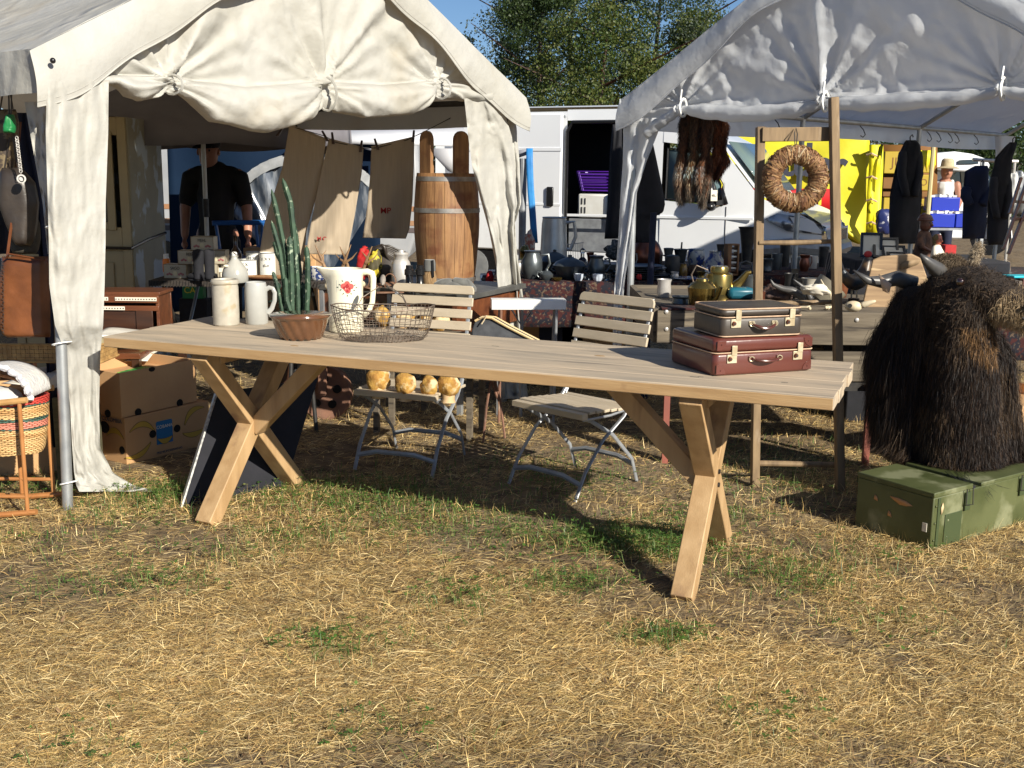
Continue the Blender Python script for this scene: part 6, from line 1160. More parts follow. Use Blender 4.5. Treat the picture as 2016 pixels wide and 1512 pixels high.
def person(x, Y, s, lab, parts, rz=0.):
    """parts: list of (name, material, [tubes: (points, radii)]) fused into one skin per part by a voxel remesh"""
    t = thing('person', (x, Y, 0), lab, 'person', rz=rz)
    for nm, m_, tubes, vox in parts:
        b = MB()
        for pts, rr, fl in tubes: b.tube([Vector(p) * s for p in pts], [r_ * s for r_ in (rr if hasattr(rr, '__len__') else [rr] * len(pts))], 12, flat=fl); 
        for pts, rr, fl in tubes:
            r0 = (rr if hasattr(rr, '__len__') else [rr] * len(pts)); b.ball(Vector(pts[0]) * s, r0[0] * s * .99, 10, 6); b.ball(Vector(pts[-1]) * s, r0[-1] * s * .99, 10, 6)
        me = bpy.data.meshes.new(nm); me.from_pydata(b.V, [], b.F); me.materials.append(m_); o = bpy.data.objects.new(nm, me); col.objects.link(o); o.parent = t
        q = o.modifiers.new('r', 'REMESH'); q.mode = 'VOXEL'; q.voxel_size = vox * s; q.use_smooth_shade = True; q = o.modifiers.new('sm', 'SMOOTH'); q.iterations = 3; q.factor = .6
    return t
def hand(w0, d, sd3, bend=(0, 0, 0)):
    w0, d, sd3, bend = Vector(w0), Vector(d).normalized(), Vector(sd3).normalized(), Vector(bend); T = [([w0, w0 + d * .085], [.026, .033], .55)]
    for k in range(4):
        a = w0 + d * .08 + sd3 * (k - 1.5) * .019; L = (.06, .072, .067, .05)[k]; T.append(([a, a + d * L * .5 + bend * .3, a + d * L + bend], [.0095, .009, .007], 1))
    a = w0 + d * .03 - sd3 * .028; T.append(([a, a + d * .03 - sd3 * .025, a + d * .06 - sd3 * .028 + bend * .5], [.012, .010, .008], 1)); return T
X_ = D(1856, 400, 16.4)[0]
pt = person(X_, 16.4, .96, 'person in a white tank top and straw hat bending over the blue crates', [
    ('body', M['skin'], [([(0, 0, .9), (0, 0, 1.15), (0, -.02, 1.36)], [.14, .15, .13], .8), ([(0, -.02, 1.38), (-.01, -.06, 1.5)], [.06, .055], 1), ([(-.01, -.08, 1.54), (-.01, -.09, 1.64)], [.085, .09], 1), ([(-.19, -.02, 1.38), (-.24, -.04, 1.12), (-.12, -.24, .98)], [.055, .043, .033], 1), ([(.19, -.02, 1.38), (.24, -.05, 1.12), (.12, -.25, .99)], [.055, .043, .033], 1), ([(-.1, 0, .9), (-.11, 0, .48), (-.11, 0, .06)], [.09, .06, .045], 1), ([(.1, 0, .9), (.11, 0, .48), (.11, 0, .06)], [.09, .06, .045], 1), ([(-.11, 0, .05), (-.11, -.13, .03)], [.045, .035], .8), ([(.11, 0, .05), (.11, -.13, .03)], [.045, .035], .8), ([(-.01, -.165, 1.57), (-.01, -.185, 1.545)], [.014, .018], 1)] + hand((-.12, -.24, .98), (.5, -.5, -.4), (0, .3, 1)) + hand((.12, -.25, .99), (-.5, -.5, -.4), (0, .3, 1)), .012),
    ('tank_top', M['whitepaint'], [([(0, 0, .82), (0, 0, 1.0), (0, -.01, 1.2), (0, -.02, 1.33)], [.175, .165, .175, .15], .82), ([(-.1, -.01, 1.3), (-.12, 0, 1.43)], [.06, .03], 1), ([(.1, -.01, 1.3), (.12, 0, 1.43)], [.06, .03], 1)], .016),
    ('trousers', M['darkblue'], [([(0, 0, .8), (0, 0, .92)], [.165, .165], .85), ([(-.09, 0, .82), (-.11, 0, .48), (-.11, 0, .1)], [.10, .075, .06], 1), ([(.09, 0, .82), (.11, 0, .48), (.11, 0, .1)], [.10, .075, .06], 1)], .016)])
b = MB(); b.lathe([(.0, .12), (.06, .125), (.085, .10), (.095, .03), (.098, 0), (.165, -.02), (.17, -.012), (.1, .01)], (-.01, -.085, 1.575), n=28); b.build('straw_hat', mat('straw_hat', (.5, .42, .27), (.42, .34, .2), rough=.8, sc=40), pt)
mp2 = person(PX + .06, PY, .98, 'man in a dark t-shirt and peaked cap standing under the grey parasol', [
    ('body', M['skin'], [([(0, 0, .9), (0, 0, 1.15), (0, 0, 1.38)], [.14, .15, .14], .8), ([(0, -.0, 1.40), (-.03, -.04, 1.52)], [.062, .055], 1), ([(-.035, -.06, 1.53), (-.035, -.05, 1.64)], [.075, .092], 1), ([(.2, 0, 1.42), (.27, -.01, 1.14), (.285, -.06, .90)], [.06, .05, .035], 1), ([(-.2, 0, 1.42), (-.27, -.01, 1.14), (-.26, -.10, .90)], [.06, .05, .035], 1), ([(-.1, 0, .9), (-.11, 0, .48), (-.11, 0, .06)], [.09, .06, .045], 1), ([(.1, 0, .9), (.11, 0, .48), (.11, 0, .06)], [.09, .06, .045], 1), ([(-.11, 0, .05), (-.12, -.16, .03)], [.045, .035], .8), ([(.11, 0, .05), (.12, -.16, .03)], [.045, .035], .8), ([(-.04, -.145, 1.585), (-.045, -.165, 1.555)], [.013, .017], 1)] + hand((.285, -.06, .90), (.0, -.15, -1), (0, 1, 0), (-.01, -.02, 0)) + hand((-.26, -.10, .90), (.0, -.2, -1), (0, 1, 0), (.01, -.02, 0)), .011),
    ('tshirt', tsm, [([(0, 0, .84), (0, 0, 1.0), (0, 0, 1.25), (0, 0, 1.40)], [.19, .185, .20, .15], .8), ([(.13, 0, 1.42), (.215, 0, 1.40), (.255, 0, 1.20)], [.085, .082, .075], 1), ([(-.13, 0, 1.42), (-.215, 0, 1.40), (-.255, 0, 1.20)], [.085, .082, .075], 1)], .016),
    ('trousers', M['black'], [([(0, 0, .8), (0, 0, .94)], [.175, .175], .85), ([(-.09, 0, .84), (-.115, 0, .48), (-.12, 0, .08)], [.115, .09, .07], 1), ([(.09, 0, .84), (.115, 0, .48), (.12, 0, .08)], [.115, .09, .07], 1)], .016)])
b = MB(); b.ball((-.035, -.05, 1.655), (.1, .112, .07), 18, 10); b.box((-.05, -.165, 1.625), (.14, .12, .012), Matrix.Rotation(.15, 3, 'X')); b.build('cap', M['black'], mp2, ang=0)
for s_ in (-1, 1): b = MB(); b.ball((-.035 + s_ * .03, -.132, 1.595), .009, 8, 6); b.build('eye', M['ink'], mp2); b = MB(); b.ball((-.035 + s_ * .09, -.05, 1.58), (.01, .02, .028), 8, 6); b.build('ear', M['skin'], mp2)
b = MB(); b.ball((-.035, -.122, 1.525), (.022, .008, .006), 10, 5); b.build('mouth', mat('lip', (.3, .1, .08)), mp2)
t = thing('stall_table', (D(1870, 440, 15.6)[0], 15.6, 0), 'grey folding table with blue crates in front of the white-topped person', 'table'); b = MB(); b.box((0, 0, .72), (.85, .5, .03)); b.build('tabletop', M['grmetal'], t)
for x in (-.38, .38): b = MB(); b.box((x, -.2, .35), (.04, .04, .7)); b.build('leg', M['steel'], t)
q = D(1870, 440, 15.6)
for i, (dx, dz, w, lab) in enumerate(((-.19, .737, .36, 'blue plastic crate at the left of the far folding table'), (.17, .737, .34, 'blue plastic crate at the right of the far folding table'), (-.12, .96, .4, 'blue plastic crate stacked in front of the white-topped person'))):
    c = thing('plastic_crate', (q[0] + dx, 15.55 + .1 * (i == 2), dz), lab, 'crate', 'blue crates on the far table'); b = MB(); b.box((0, 0, .1), (w, .3, .19)); b.build('crate_body', mat('crate_blue', (.01, .03, .38), rough=.35) if i == 0 else bpy.data.materials['crate_blue'], c, bevel=.012); b = MB()
    for k in range(5): b.box((-w / 2 + .04 + k * w / 5, -.05, .21), (.05, .08, .03 + .02 * (k % 2)), Matrix.Rotation(k * .7, 3, 'Z'))
    b.build('contents', M['enamel'], c)
t = thing('red_box', (D(1868, 470, 15.3)[0], 15.3, .2), 'bright red box under the far folding table', 'box'); b = MB(); b.box((0, 0, .14), (.16, .2, .34)); b.build('box_body', M['red'], t, bevel=.01); b = MB(); b.box((0, 0, -.11), (.1, .1, .18)); b.build('base', M['black'], t)
# clothes racks with suits
def coat(rows, Y, th, m_, lab, folds=3, cat='coat', group='dark clothes hanging in the right tent', amp=.02):
    t, o = soft('coat', rows, Y, th, m_, lab, cat, group, folds=.8, foldamp=amp * 1.2)
    b = MB(o); x = (rows[0][1] + rows[0][2]) / 2; b.tube([W(x, rows[0][0] + 2, Y), W(x, rows[0][0] - 6, Y), W(x + 4, rows[0][0] - 11, Y), W(x + 6, rows[0][0] - 6, Y)], .006, 5); b.build('hanger_hook', M['dkmetal'], t)
    L_ = len(rows); w_ = rows[L_ // 2][2] - rows[L_ // 2][1]
    if w_ > 25 and Y > 9:
        for s_, c_ in ((1, 1), (2, -1)):
            b = MB(o); a = rows[2]; e = rows[-2]; x0 = a[s_] + c_ * 5; P = interp([tuple(W(x0, a[0], Y - .03)), tuple(W(x0 - c_ * 2, (a[0] * 2 + e[0]) / 3, Y - .09)), tuple(W(x0 + c_ * w_ * .14, (a[0] + e[0] * 2) / 3, Y - .12))], 9); b.tube([Vector(p) for p in P], [.045, .055, .052, .05, .052, .048, .05, .046, .044], 10, flat=.7); b.build('sleeve', m_, t, ang=0)
    return t
coat([(276, 1784, 1800), (285, 1780, 1808), (300, 1772, 1812), (340, 1762, 1815), (385, 1752, 1816), (430, 1750, 1812), (480, 1752, 1806)], 9.6, .14, M['black'], 'long black coat hung from the mid pole of the right tent')
coat([(326, 1920, 1942), (338, 1900, 1945), (370, 1898, 1946), (420, 1896, 1944), (470, 1894, 1940)], 11.4, .14, M['darkblue'], 'dark navy suit on the rack just left of the rear tent drape')
coat([(280, 1988, 2000), (310, 1962, 1990), (350, 1952, 1988), (400, 1946, 1986), (470, 1944, 1984), (482, 1946, 1978)], 10.6, .14, M['black'], 'long black coat right of the rear tent drape')
coat([(340, 1984, 2000), (352, 1980, 2004), (400, 1980, 2000), (412, 1981, 1992)], 11.5, .08, M['whitepaint'], 'white shirt hanging at the far right edge', cat='shirt')
coat([(336, 1996, 2010), (348, 1992, 2018), (420, 1990, 2016)], 11.7, .08, M['grmetal'], 'grey jacket hanging behind the white shirt', cat='jacket')
t = thing('clothes_rack', (D(1950, 330, 11.5)[0], 11.5, 0), 'steel tube clothes rack carrying the suits at the far right', 'clothes rack'); o = Vector((D(1950, 330, 11.5)[0], 11.5, 0)); b = MB(o); b.tube([W(1915, 314, 11.5), W(1945, 316, 11.5), W(2004, 318, 11.5)], .018, 8); b.build('top_bar', M['alu'], t)
for x in (1998, 1936): b = MB(o); b.cyl(W(x, 318, 11.5), Vector((W(x, 318, 11.5).x, 11.5, 0)), .015, n=8); b.build('upright', M['alu'], t)
t = thing('step_ladder', (D(2000, 450, 9.5)[0], 9.5, 0), 'brown wooden step ladder at the right edge behind the lanterns', 'ladder'); o = Vector((D(2000, 450, 9.5)[0], 9.5, 0))
for (x0, y0, x1, y1) in ((2022, 355, 1975, 490), (2030, 385, 1985, 500), (2010, 350, 1988, 420)): b = MB(o); b.bar(W(x0, y0, 9.5), W(x1, y1, 9.4), .03, .02, side=(0, 1, 0)); b.build('rail', M['redwood'], t)
for (x0, y0, x1, y1) in ((2000, 397, 2030, 399), (1992, 430, 2030, 432)): b = MB(o); b.bar(W(x0, y0, 9.5), W(x1, y1, 9.5), .025, .08, side=(0, 0, 1)); b.build('step', M['redwood'], t)
# ================================================================== RIGHT TENT: COATS, FURS, TABLES AND GOODS
coat([(262, 1232, 1262), (280, 1226, 1285), (330, 1225, 1296), (400, 1228, 1310), (418, 1228, 1306), (432, 1228, 1280), (478, 1230, 1284)], 7.3, .14, M['black'], 'heavy black coat hanging beside the front-left post of the right tent', amp=.012)
coat([(245, 1206, 1224), (300, 1200, 1224), (400, 1196, 1224), (470, 1190, 1222)], 8.0, .12, M['black'], 'black shape added for the shade inside the van, just left of the right tent post', amp=.012)  # added black shape, stands in for the shaded inside of the open van
fm = mat('fox_fur', (.20, .065, .02), (.03, .014, .008), rough=.9, sc=9, st=(1, 1, .35), bump=.01, spot=(.34, .26, .19), sps=6, spst=(1, 1, .4), spt=.56, spw=.1)
def hairs(mesh_obj, n, L, wd, colf, parent, name='fur', down=.8, seed=0, jit=.35, keep=None, mtl=None, pos='world'):
    """tapered hair blades rooted on a mesh, one mesh"""
    me0 = mesh_obj.data; r = np.random.default_rng(seed); me0.calc_loop_triangles(); nt_ = len(me0.loop_triangles); T = np.zeros(nt_ * 3, np.int32); me0.loop_triangles.foreach_get('vertices', T); T = T.reshape(-1, 3)
    C = np.zeros(len(me0.vertices) * 3); me0.vertices.foreach_get('co', C); C = C.reshape(-1, 3); N = np.zeros(len(me0.vertices) * 3); me0.vertices.foreach_get('normal', N); N = N.reshape(-1, 3)
    ar_ = np.linalg.norm(np.cross(C[T[:, 1]] - C[T[:, 0]], C[T[:, 2]] - C[T[:, 0]]), axis=1); i = r.choice(nt_, n, p=ar_ / ar_.sum()); u, v = r.random(n), r.random(n); f = u + v > 1; u[f] = 1 - u[f]; v[f] = 1 - v[f]
    P = C[T[i, 0]] * (1 - u - v)[:, None] + C[T[i, 1]] * u[:, None] + C[T[i, 2]] * v[:, None]; Nn = N[T[i, 0]]
    if keep is not None: k_ = keep(P); P, Nn = P[k_], Nn[k_]; n = len(P)
    Lr = r.uniform(*L, n) * (L2(P) if (L2 := getattr(hairs, 'Lf', None)) else 1)
    cl = np.stack([fbm(P[:, [0, 2]] * 9, seed + 3) - .45, fbm(P[:, [1, 2]] * 9, seed + 4) - .45, fbm(P[:, [0, 1]] * 7, seed + 9) - .5], 1) * 1.3
    d1 = Nn * .55 + cl * .6 + r.normal(0, jit * .5, (n, 3)) + np.array([0, 0, -down * .6]); d1 /= np.linalg.norm(d1, axis=1)[:, None]
    d2 = Nn * .12 + cl * .5 + r.normal(0, jit * .5, (n, 3)) + np.array([0, 0, -down]); d2 /= np.linalg.norm(d2, axis=1)[:, None]
    S = np.cross(d2, r.normal(size=(n, 3))); S /= np.linalg.norm(S, axis=1)[:, None]; Wd = r.uniform(*wd, n)
    V = np.zeros((n, 5, 3)); m1 = P + d1 * (Lr * .35)[:, None]; m2 = m1 + d2 * (Lr * .65)[:, None]; h = S * (Wd / 2)[:, None]
    if pos == 'crate': lo_ = np.minimum(m2[:, 2], 0); m2[:, 2] = np.maximum(m2[:, 2], .006); m2[:, :2] += Nn[:, :2] * np.minimum(-lo_, .07)[:, None] + r.normal(0, .25, (n, 2)) * -lo_[:, None]
    V[:, 0], V[:, 1], V[:, 2], V[:, 3], V[:, 4] = P - h, P + h, m1 + h * .8, m1 - h * .8, m2
    me = bpy.data.meshes.new(name); me.vertices.add(n * 5); me.vertices.foreach_set('co', V.reshape(-1)); I = (np.arange(n)[:, None] * 5 + np.array([0, 1, 2, 3, 3, 2, 4])[None]).reshape(-1).astype(np.int32)
    me.loops.add(len(I)); me.loops.foreach_set('vertex_index', I); me.polygons.add(n * 2); ls = (np.arange(n)[:, None] * 7 + np.array([0, 4])[None]).reshape(-1).astype(np.int32); me.polygons.foreach_set('loop_start', ls); me.polygons.foreach_set('loop_total', np.tile([4, 3], n).astype(np.int32)); me.update(calc_edges=True)
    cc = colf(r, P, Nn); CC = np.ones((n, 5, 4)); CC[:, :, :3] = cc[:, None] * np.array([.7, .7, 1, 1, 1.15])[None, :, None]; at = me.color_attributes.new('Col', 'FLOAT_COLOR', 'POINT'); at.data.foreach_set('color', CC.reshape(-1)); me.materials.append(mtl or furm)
    o = bpy.data.objects.new(name, me); col.objects.link(o); o.parent = parent; return o
furm = mat('fur_strands', (1, 1, 1), rough=.55, attr='Col', spec=.22)
def fox_col(r, P, N):
    c = np.array([[.03, .016, .01], [.12, .045, .018], [.16, .06, .022], [.26, .14, .07], [.42, .36, .29]]); t = fbm(P[:, [0, 2]] * np.array([24, 6]), 6); i = np.clip(((t - .3) / .4 * 5).astype(int) + r.integers(-1, 2, len(P)), 0, 4); return c[i] * r.uniform(.6, 1.3, len(P))[:, None]
for k, (rows, Y, lab) in enumerate([([(224, 1344, 1358), (245, 1338, 1366), (300, 1336, 1352), (350, 1328, 1356), (385, 1332, 1352), (402, 1338, 1344)], 6.55, 'fox fur pelt hanging leftmost of the pelts'), ([(222, 1362, 1378), (250, 1358, 1384), (300, 1360, 1376), (340, 1350, 1384), (372, 1352, 1370), (394, 1356, 1362)], 6.5, 'grey-brown fur pelt second from the left of the pelts'),
                       ([(222, 1384, 1398), (250, 1376, 1406), (300, 1384, 1398), (345, 1368, 1402), (375, 1376, 1392), (408, 1378, 1384)], 6.45, 'long fur pelt with a tail in the middle of the pelts'), ([(224, 1404, 1420), (246, 1398, 1434), (290, 1406, 1426), (318, 1400, 1436), (340, 1402, 1418), (354, 1406, 1412)], 6.5, 'reddish fur pelt hanging rightmost of the pelts')]):
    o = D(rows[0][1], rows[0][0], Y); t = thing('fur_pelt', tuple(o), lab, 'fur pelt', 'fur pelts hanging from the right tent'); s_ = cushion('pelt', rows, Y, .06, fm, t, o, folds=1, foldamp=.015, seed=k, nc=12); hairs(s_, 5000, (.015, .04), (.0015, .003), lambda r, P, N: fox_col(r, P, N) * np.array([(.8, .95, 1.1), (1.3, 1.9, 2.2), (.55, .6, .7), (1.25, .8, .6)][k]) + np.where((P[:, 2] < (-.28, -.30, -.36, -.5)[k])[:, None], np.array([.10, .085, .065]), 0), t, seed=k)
t = thing('price_tag', tuple(W(1406, 385, 6.4)), 'white paper tag hanging from the fur pelts', 'tag'); b = MB(); b.box((0, 0, 0), (.04, .003, .062), .2); b.build('card', M['paper'], t); text('lettering', '45,-', .02, M['ink'], t, (0, -.004, 0), (R(90), 0, .2))

def stall_table(name, x0, x1, Y0, Y1, lab, rz=0, z=.74):
    t = thing(name, ((x0 + x1) / 2, (Y0 + Y1) / 2, 0), lab, 'table', rz=rz); w, d = x1 - x0, Y1 - Y0; b = MB(); b.box((0, 0, z - .015), (w, d, .03)); b.build('tabletop', M['black'], t)
    b = MB(); A = [[(x, -d / 2 - .012 - .012 * math.sin(x * 14) * v, z + .002 - .30 * v) for x in np.linspace(-w / 2 - .01, w / 2 + .01, 40)] for v in np.linspace(0, 1, 6)]; b.grid(A); b.add([(-w / 2, -d / 2, z + .003), (w / 2, -d / 2, z + .003), (w / 2, d / 2, z + .003), (-w / 2, d / 2, z + .003)], [(0, 1, 2, 3)]); b.build('rug_cover', M['rug'], t, solid=.004, ang=0)
    for x in (-w / 2 + .06, w / 2 - .06): b = MB(); b.box((x, -d / 2 + .12, z / 2 - .02), (.035, .035, z - .05)); b.build('leg', M['grmetal'], t)
    return t
stall_table('stall_table', -.13, 1.12, 7.15, 8.5, 'rug-covered table crowded with pewter inside the right tent', 0)
stall_table('stall_table', 1.18, 2.55, 7.75, 8.9, 'second rug-covered table right of the pewter table, behind the ladder', -.05)
ZT = .745
def lathe_thing(name, px, Y, prof, m_, lab, cat, sc=1., z=ZT, extra=None, group=None, rz=0., n=28, **k):
    x = D(px, 500, Y)[0]; t = thing(name, (x, Y, z), lab, cat, group, rz); b = MB(); b.lathe([(r_ * sc, h * sc) for r_, h in prof], n=n, **k); b.build('body', m_, t)
    if extra: extra(t, sc)
    return t
def hnd(side=1, r0=.05, z0=.05, z1=.15, out=.04, w=.006, m_=None):
    def f(t, s): b = MB(); b.tube([(side * r0 * s, 0, z1 * s), (side * (r0 + out * .8) * s, 0, (z1 + .005) * s), (side * (r0 + out) * s, 0, (z0 + z1) / 2 * s), (side * (r0 + out * .5) * s, 0, z0 * s), (side * r0 * s, 0, z0 * s)], w * s, 8); b.build('handle', m_ or M['pewter'], t)
    return f
jug = [(0, 0), (.045, 0), (.05, .01), (.062, .06), (.06, .11), (.045, .14), (.043, .155), (.05, .165), (.045, .167), (0, .168)]
lathe_thing('pewter_jug', 1048, 7.3, jug, M['pewter'], 'dark pewter jug with a big handle at the left end of the pewter table', 'jug', 1.12, extra=hnd(1, .055, .04, .14, .05, .008))
lathe_thing('tall_pitcher', 1090, 8.0, [(0, 0), (.085, 0), (.082, .02), (.075, .2), (.07, .235), (.074, .24), (.071, .243), (.06, .235), (0, .02)], M['alu'], 'tall shiny aluminium pitcher standing behind the pewter jug', 'pitcher', 1.2, z=ZT + .09, extra=hnd(1, .072, .05, .21, .06, .011, M['alu']))
t = thing('wooden_box', (D(1090, 500, 8.0)[0], 8.0, ZT), 'dark box lifting the tall aluminium pitcher', 'box'); b = MB(); b.box((0, 0, .044), (.3, .22, .088)); b.build('box_body', M['dkwood'], t)
pot = [(0, 0), (.055, 0), (.085, .03), (.1, .07), (.104, .085), (.108, .088), (0, .09)]
def lid(r0, z0, hh=.05):
    def f(t, s): b = MB(); b.lathe([(r0 * s, z0 * s), (r0 * .8 * s, (z0 + hh * .45) * s), (r0 * .35 * s, (z0 + hh * .85) * s), (.012 * s, (z0 + hh) * s), (.014 * s, (z0 + hh + .012) * s), (0, (z0 + hh + .016) * s)], n=28); b.build('lid', M['pewter'], t); 
    return f
def both(*fs):
    def f(t, s):
        for q in fs: q(t, s)
    return f
lathe_thing('tureen', 1122, 7.32, pot, M['pewter'], 'wide lidded pewter tureen at the front of the pewter table', 'tureen', 1.02, extra=both(lid(.112, .088, .055), hnd(1, .09, .05, .07, .03, .005), hnd(-1, .09, .05, .07, .03, .005)))
lathe_thing('tureen', 1092, 7.75, pot, M['pewter'], 'smaller lidded pewter pot behind the wide tureen', 'tureen', .95, z=ZT, extra=lid(.112, .088, .07))
lathe_thing('teapot', 1077, 7.2, [(0, 0), (.03, 0), (.042, .02), (.043, .04), (.025, .058), (.012, .064), (.01, .075), (0, .078)], M['pewter'], 'little pewter teapot between the dark jug and the tureen', 'teapot', 1.0, extra=hnd(-1, .04, .02, .05, .025, .004))
lathe_thing('brass_dish', 1097, 7.17, [(0, 0), (.025, 0), (.035, .015), (.036, .022), (0, .02)], M['brass'], 'tiny brass dish in front of the tureen', 'dish')
lathe_thing('pewter_pitcher', 1175, 7.4, [(0, 0), (.035, 0), (.05, .03), (.052, .07), (.04, .1), (.036, .115), (.045, .13), (0, .131)], M['pewter'], 'rounded dark pitcher between the tureen and the plate pile', 'pitcher', 1.15, extra=hnd(1, .045, .04, .11, .035, .006))
lathe_thing('decanter', 1147, 7.9, [(0, 0), (.042, 0), (.045, .02), (.03, .055), (.012, .075), (.012, .1), (.018, .105), (.018, .12), (.010, .13), (0, .135)], M['glass'], 'cut glass decanter with a round stopper', 'decanter', 1.1, z=ZT + .02)
for i, (px, Y, r_, lab) in enumerate(((1140, 7.2, .03, 'crystal salt cellar leftmost of the small glass pieces'), (1158, 7.25, .024, 'small round crystal piece with a pearl lid'), (1178, 7.2, .032, 'shallow crystal dish in the middle of the small glass pieces'), (1196, 7.26, .036, 'spiky crystal dish right of the small glass pieces'))):
    lathe_thing('glass_dish', px, Y, [(0, 0), (r_ * .7, 0), (r_, .02), (r_ * 1.05, .045), (r_ * .9, .045), (r_ * .6, .012), (0, .008)], M['glass'] if i % 2 else mat('milky_glass_%d' % i, (.45, .5, .58), rough=.1, spec=.9), lab, 'glass dish', group='small glass pieces', wob=lambda a, v: 1 + .08 * math.sin(9 * a))
b0 = D(1262, 540, 7.4)
for k in range(6):
    t = thing('pewter_plate', (b0[0] + .012 * math.sin(k * 2), 7.42, ZT + .014 * k), ('bottom plate', 'second plate', 'third plate', 'fourth plate', 'fifth plate', 'top plate')[k] + ' counted upward in the dark plate pile', 'plate', 'dark plates in a pile'); b = MB(); b.lathe([(0, 0), (.11, 0), (.15, .012), (.195 - .008 * k, .017), (.19 - .008 * k, .02), (.14, .014), (0, .006)], n=40); b.build('body', M['pewter'], t)
for i, (dz, px) in enumerate(((.03, 1262), (.07, 1256))): blob('red_bow', (D(px + 3, 540, 7.19)[0], 7.2, ZT - .05 + dz * 1.1), (.018, .008, .02), M['red'], ('lower', 'upper')[i] + ' bright red ribbon at the plate pile', 'ribbon', .4, seed=i + 1)
lathe_thing('silver_dish', 1215, 7.6, [(0, 0), (.06, 0), (.12, .05), (.125, .055), (.11, .05), (0, .02)], M['alu'], 'shiny silver bowl behind the plate pile', 'bowl', 1.0, z=ZT + .03)
lathe_thing('copper_flask', 1272, 8.1, [(0, 0), (.10, 0), (.14, .06), (.145, .14), (.11, .22), (.05, .28), (.028, .31), (.028, .37), (.032, .38), (0, .38)], M['copper'], 'large round-bellied copper flask half behind the black coat', 'flask', .86)
t = lathe_thing('beaker', 1316, 7.95, [(0, 0), (.03, 0), (.032, .01), (.022, .06), (.025, .1), (.035, .16), (.03, .162), (0, .15)], M['pewter'], 'slim pewter beaker right of the copper flask', 'beaker', 1.05)
lathe_thing('mortar', 1340, 8.0, [(0, 0), (.03, 0), (.035, .03), (.045, .085), (.055, .095), (.045, .096), (.02, .03), (0, .02)], M['pewter'], 'dark metal mortar with a pestle', 'mortar', 1.05, z=ZT + .06, extra=lambda t, s: (lambda b: (b.tube([(0, 0, .03), (.006, 0, .15)], [.008, .006], 8), b.build('pestle', M['pewter'], t)))(MB()))
lathe_thing('black_pot', 1324, 7.55, [(0, 0), (.045, 0), (.048, .05), (.046, .12), (.04, .13), (0, .14)], M['dkmetal'], 'tall black lidded pot in front of the mortar', 'pot', 1.1, extra=hnd(-1, .045, .05, .13, .03, .006, M['dkmetal']))
lathe_thing('glass_jar', 1346, 7.6, [(0, 0), (.028, 0), (.03, .01), (.03, .06), (.022, .075), (.024, .085), (0, .086)], mat('amber_jar', (.3, .18, .04), (.1, .06, .03), rough=.15, sc=20), 'small amber jar right of the black pot', 'jar')
lathe_thing('saltglaze_pot', 1370, 8.05, [(0, 0), (.05, 0), (.068, .05), (.066, .1), (.058, .115), (.063, .125), (.055, .125), (0, .1)], M['bluewhite'], 'blue-grey stoneware pot behind the fur brush', 'pot', .95, z=ZT + .04)
lathe_thing('delft_jug', 1408, 7.85, [(0, 0), (.055, 0), (.078, .04), (.07, .085), (.045, .12), (.04, .15), (.045, .158), (0, .158)], M['bluewhite'], 'blue and white floral jug beside the wooden abacus', 'jug', 1.0, extra=hnd(1, .06, .05, .14, .04, .008, M['bluewhite']))
blob('fur_brush', (D(1368, 506, 7.7)[0], 7.7, ZT + .04), (.06, .03, .035), mat('brown_bristle', (.08, .05, .035), (.04, .025, .02), rough=1, sc=60, bump=.008), 'brown bristle brush in front of the blue-grey pot', 'brush', .15)
t = thing('abacus', (D(1440, 500, 7.7)[0], 7.7, ZT), 'upright wooden abacus frame beside the blue floral jug', 'abacus', rz=.3); b = MB(); b.box((-.028, 0, .11), (.03, .06, .22)); b.box((.04, 0, .11), (.012, .06, .22)); b.box((.0, 0, .215), (.09, .06, .012)); b.box((0, 0, .006), (.09, .06, .012)); b.build('frame', M['barrel'], t, bevel=.002)
for k in range(9): b = MB(); b.cyl((-.012, -.01, .03 + k * .02), (.035, -.01, .03 + k * .02), .0075, n=8); b.build('bead_row', M['enamel'] if k % 2 else M['dkwood'], t)
t = lathe_thing('trumpet_vase', 1470, 7.9, [(0, 0), (.03, 0), (.028, .02), (.035, .1), (.05, .22), (.062, .24), (.056, .24), (.02, .05), (0, .04)], M['dkmetal'], 'tall black fluted trumpet vase left of the ladder', 'vase', 1.12, z=ZT + .06)
lathe_thing('flat_iron', 1470, 7.7, [(0, 0), (.05, 0), (.055, .03), (.045, .04), (0, .045)], M['dkmetal'], 'black iron with a hoop handle below the trumpet vase', 'iron', 1.0, extra=lambda t, s: (lambda b: (b.tube([(-.045, 0, .04), (-.035, 0, .085), (0, 0, .1), (.035, 0, .085), (.045, 0, .04)], .006, 6), b.build('handle', M['pewter'], t)))(MB()))
t = thing('porcelain_figurine', (D(1392, 520, 7.5)[0], 7.5, ZT), 'small white porcelain figurine in front of the floral jug', 'figurine'); b = MB(); b.lathe([(0, 0), (.022, 0), (.02, .01), (.012, .03), (.016, .045), (.008, .055), (0, .056)], n=16); b.ball((0, 0, .064), .0095, 10, 8); b.tube([(0, 0, .04), (-.03, -.01, .075), (-.042, -.01, .09)], [.007, .005, .003], 6); b.tube([(0, 0, .045), (.025, -.01, .03), (.035, -.02, .045)], [.007, .005, .003], 6); b.build('figure', mat('blue_porcelain', (.6, .63, .68), (.2, .25, .4), rough=.1, sc=50, lo=.6, hi=.62), t, sub=1)
for i, (px, Y, m_, lab) in enumerate(((1348, 7.35, 'bluewhite', 'flat blue and white plate at the front edge right of the plate pile'), (1300, 7.3, 'pewter', 'dark flat dish under the front edge of the plate pile'))): lathe_thing('dish', px, Y, [(0, 0), (.06, 0), (.1, .012), (.095, .015), (0, .006)], M[m_], lab, 'dish')
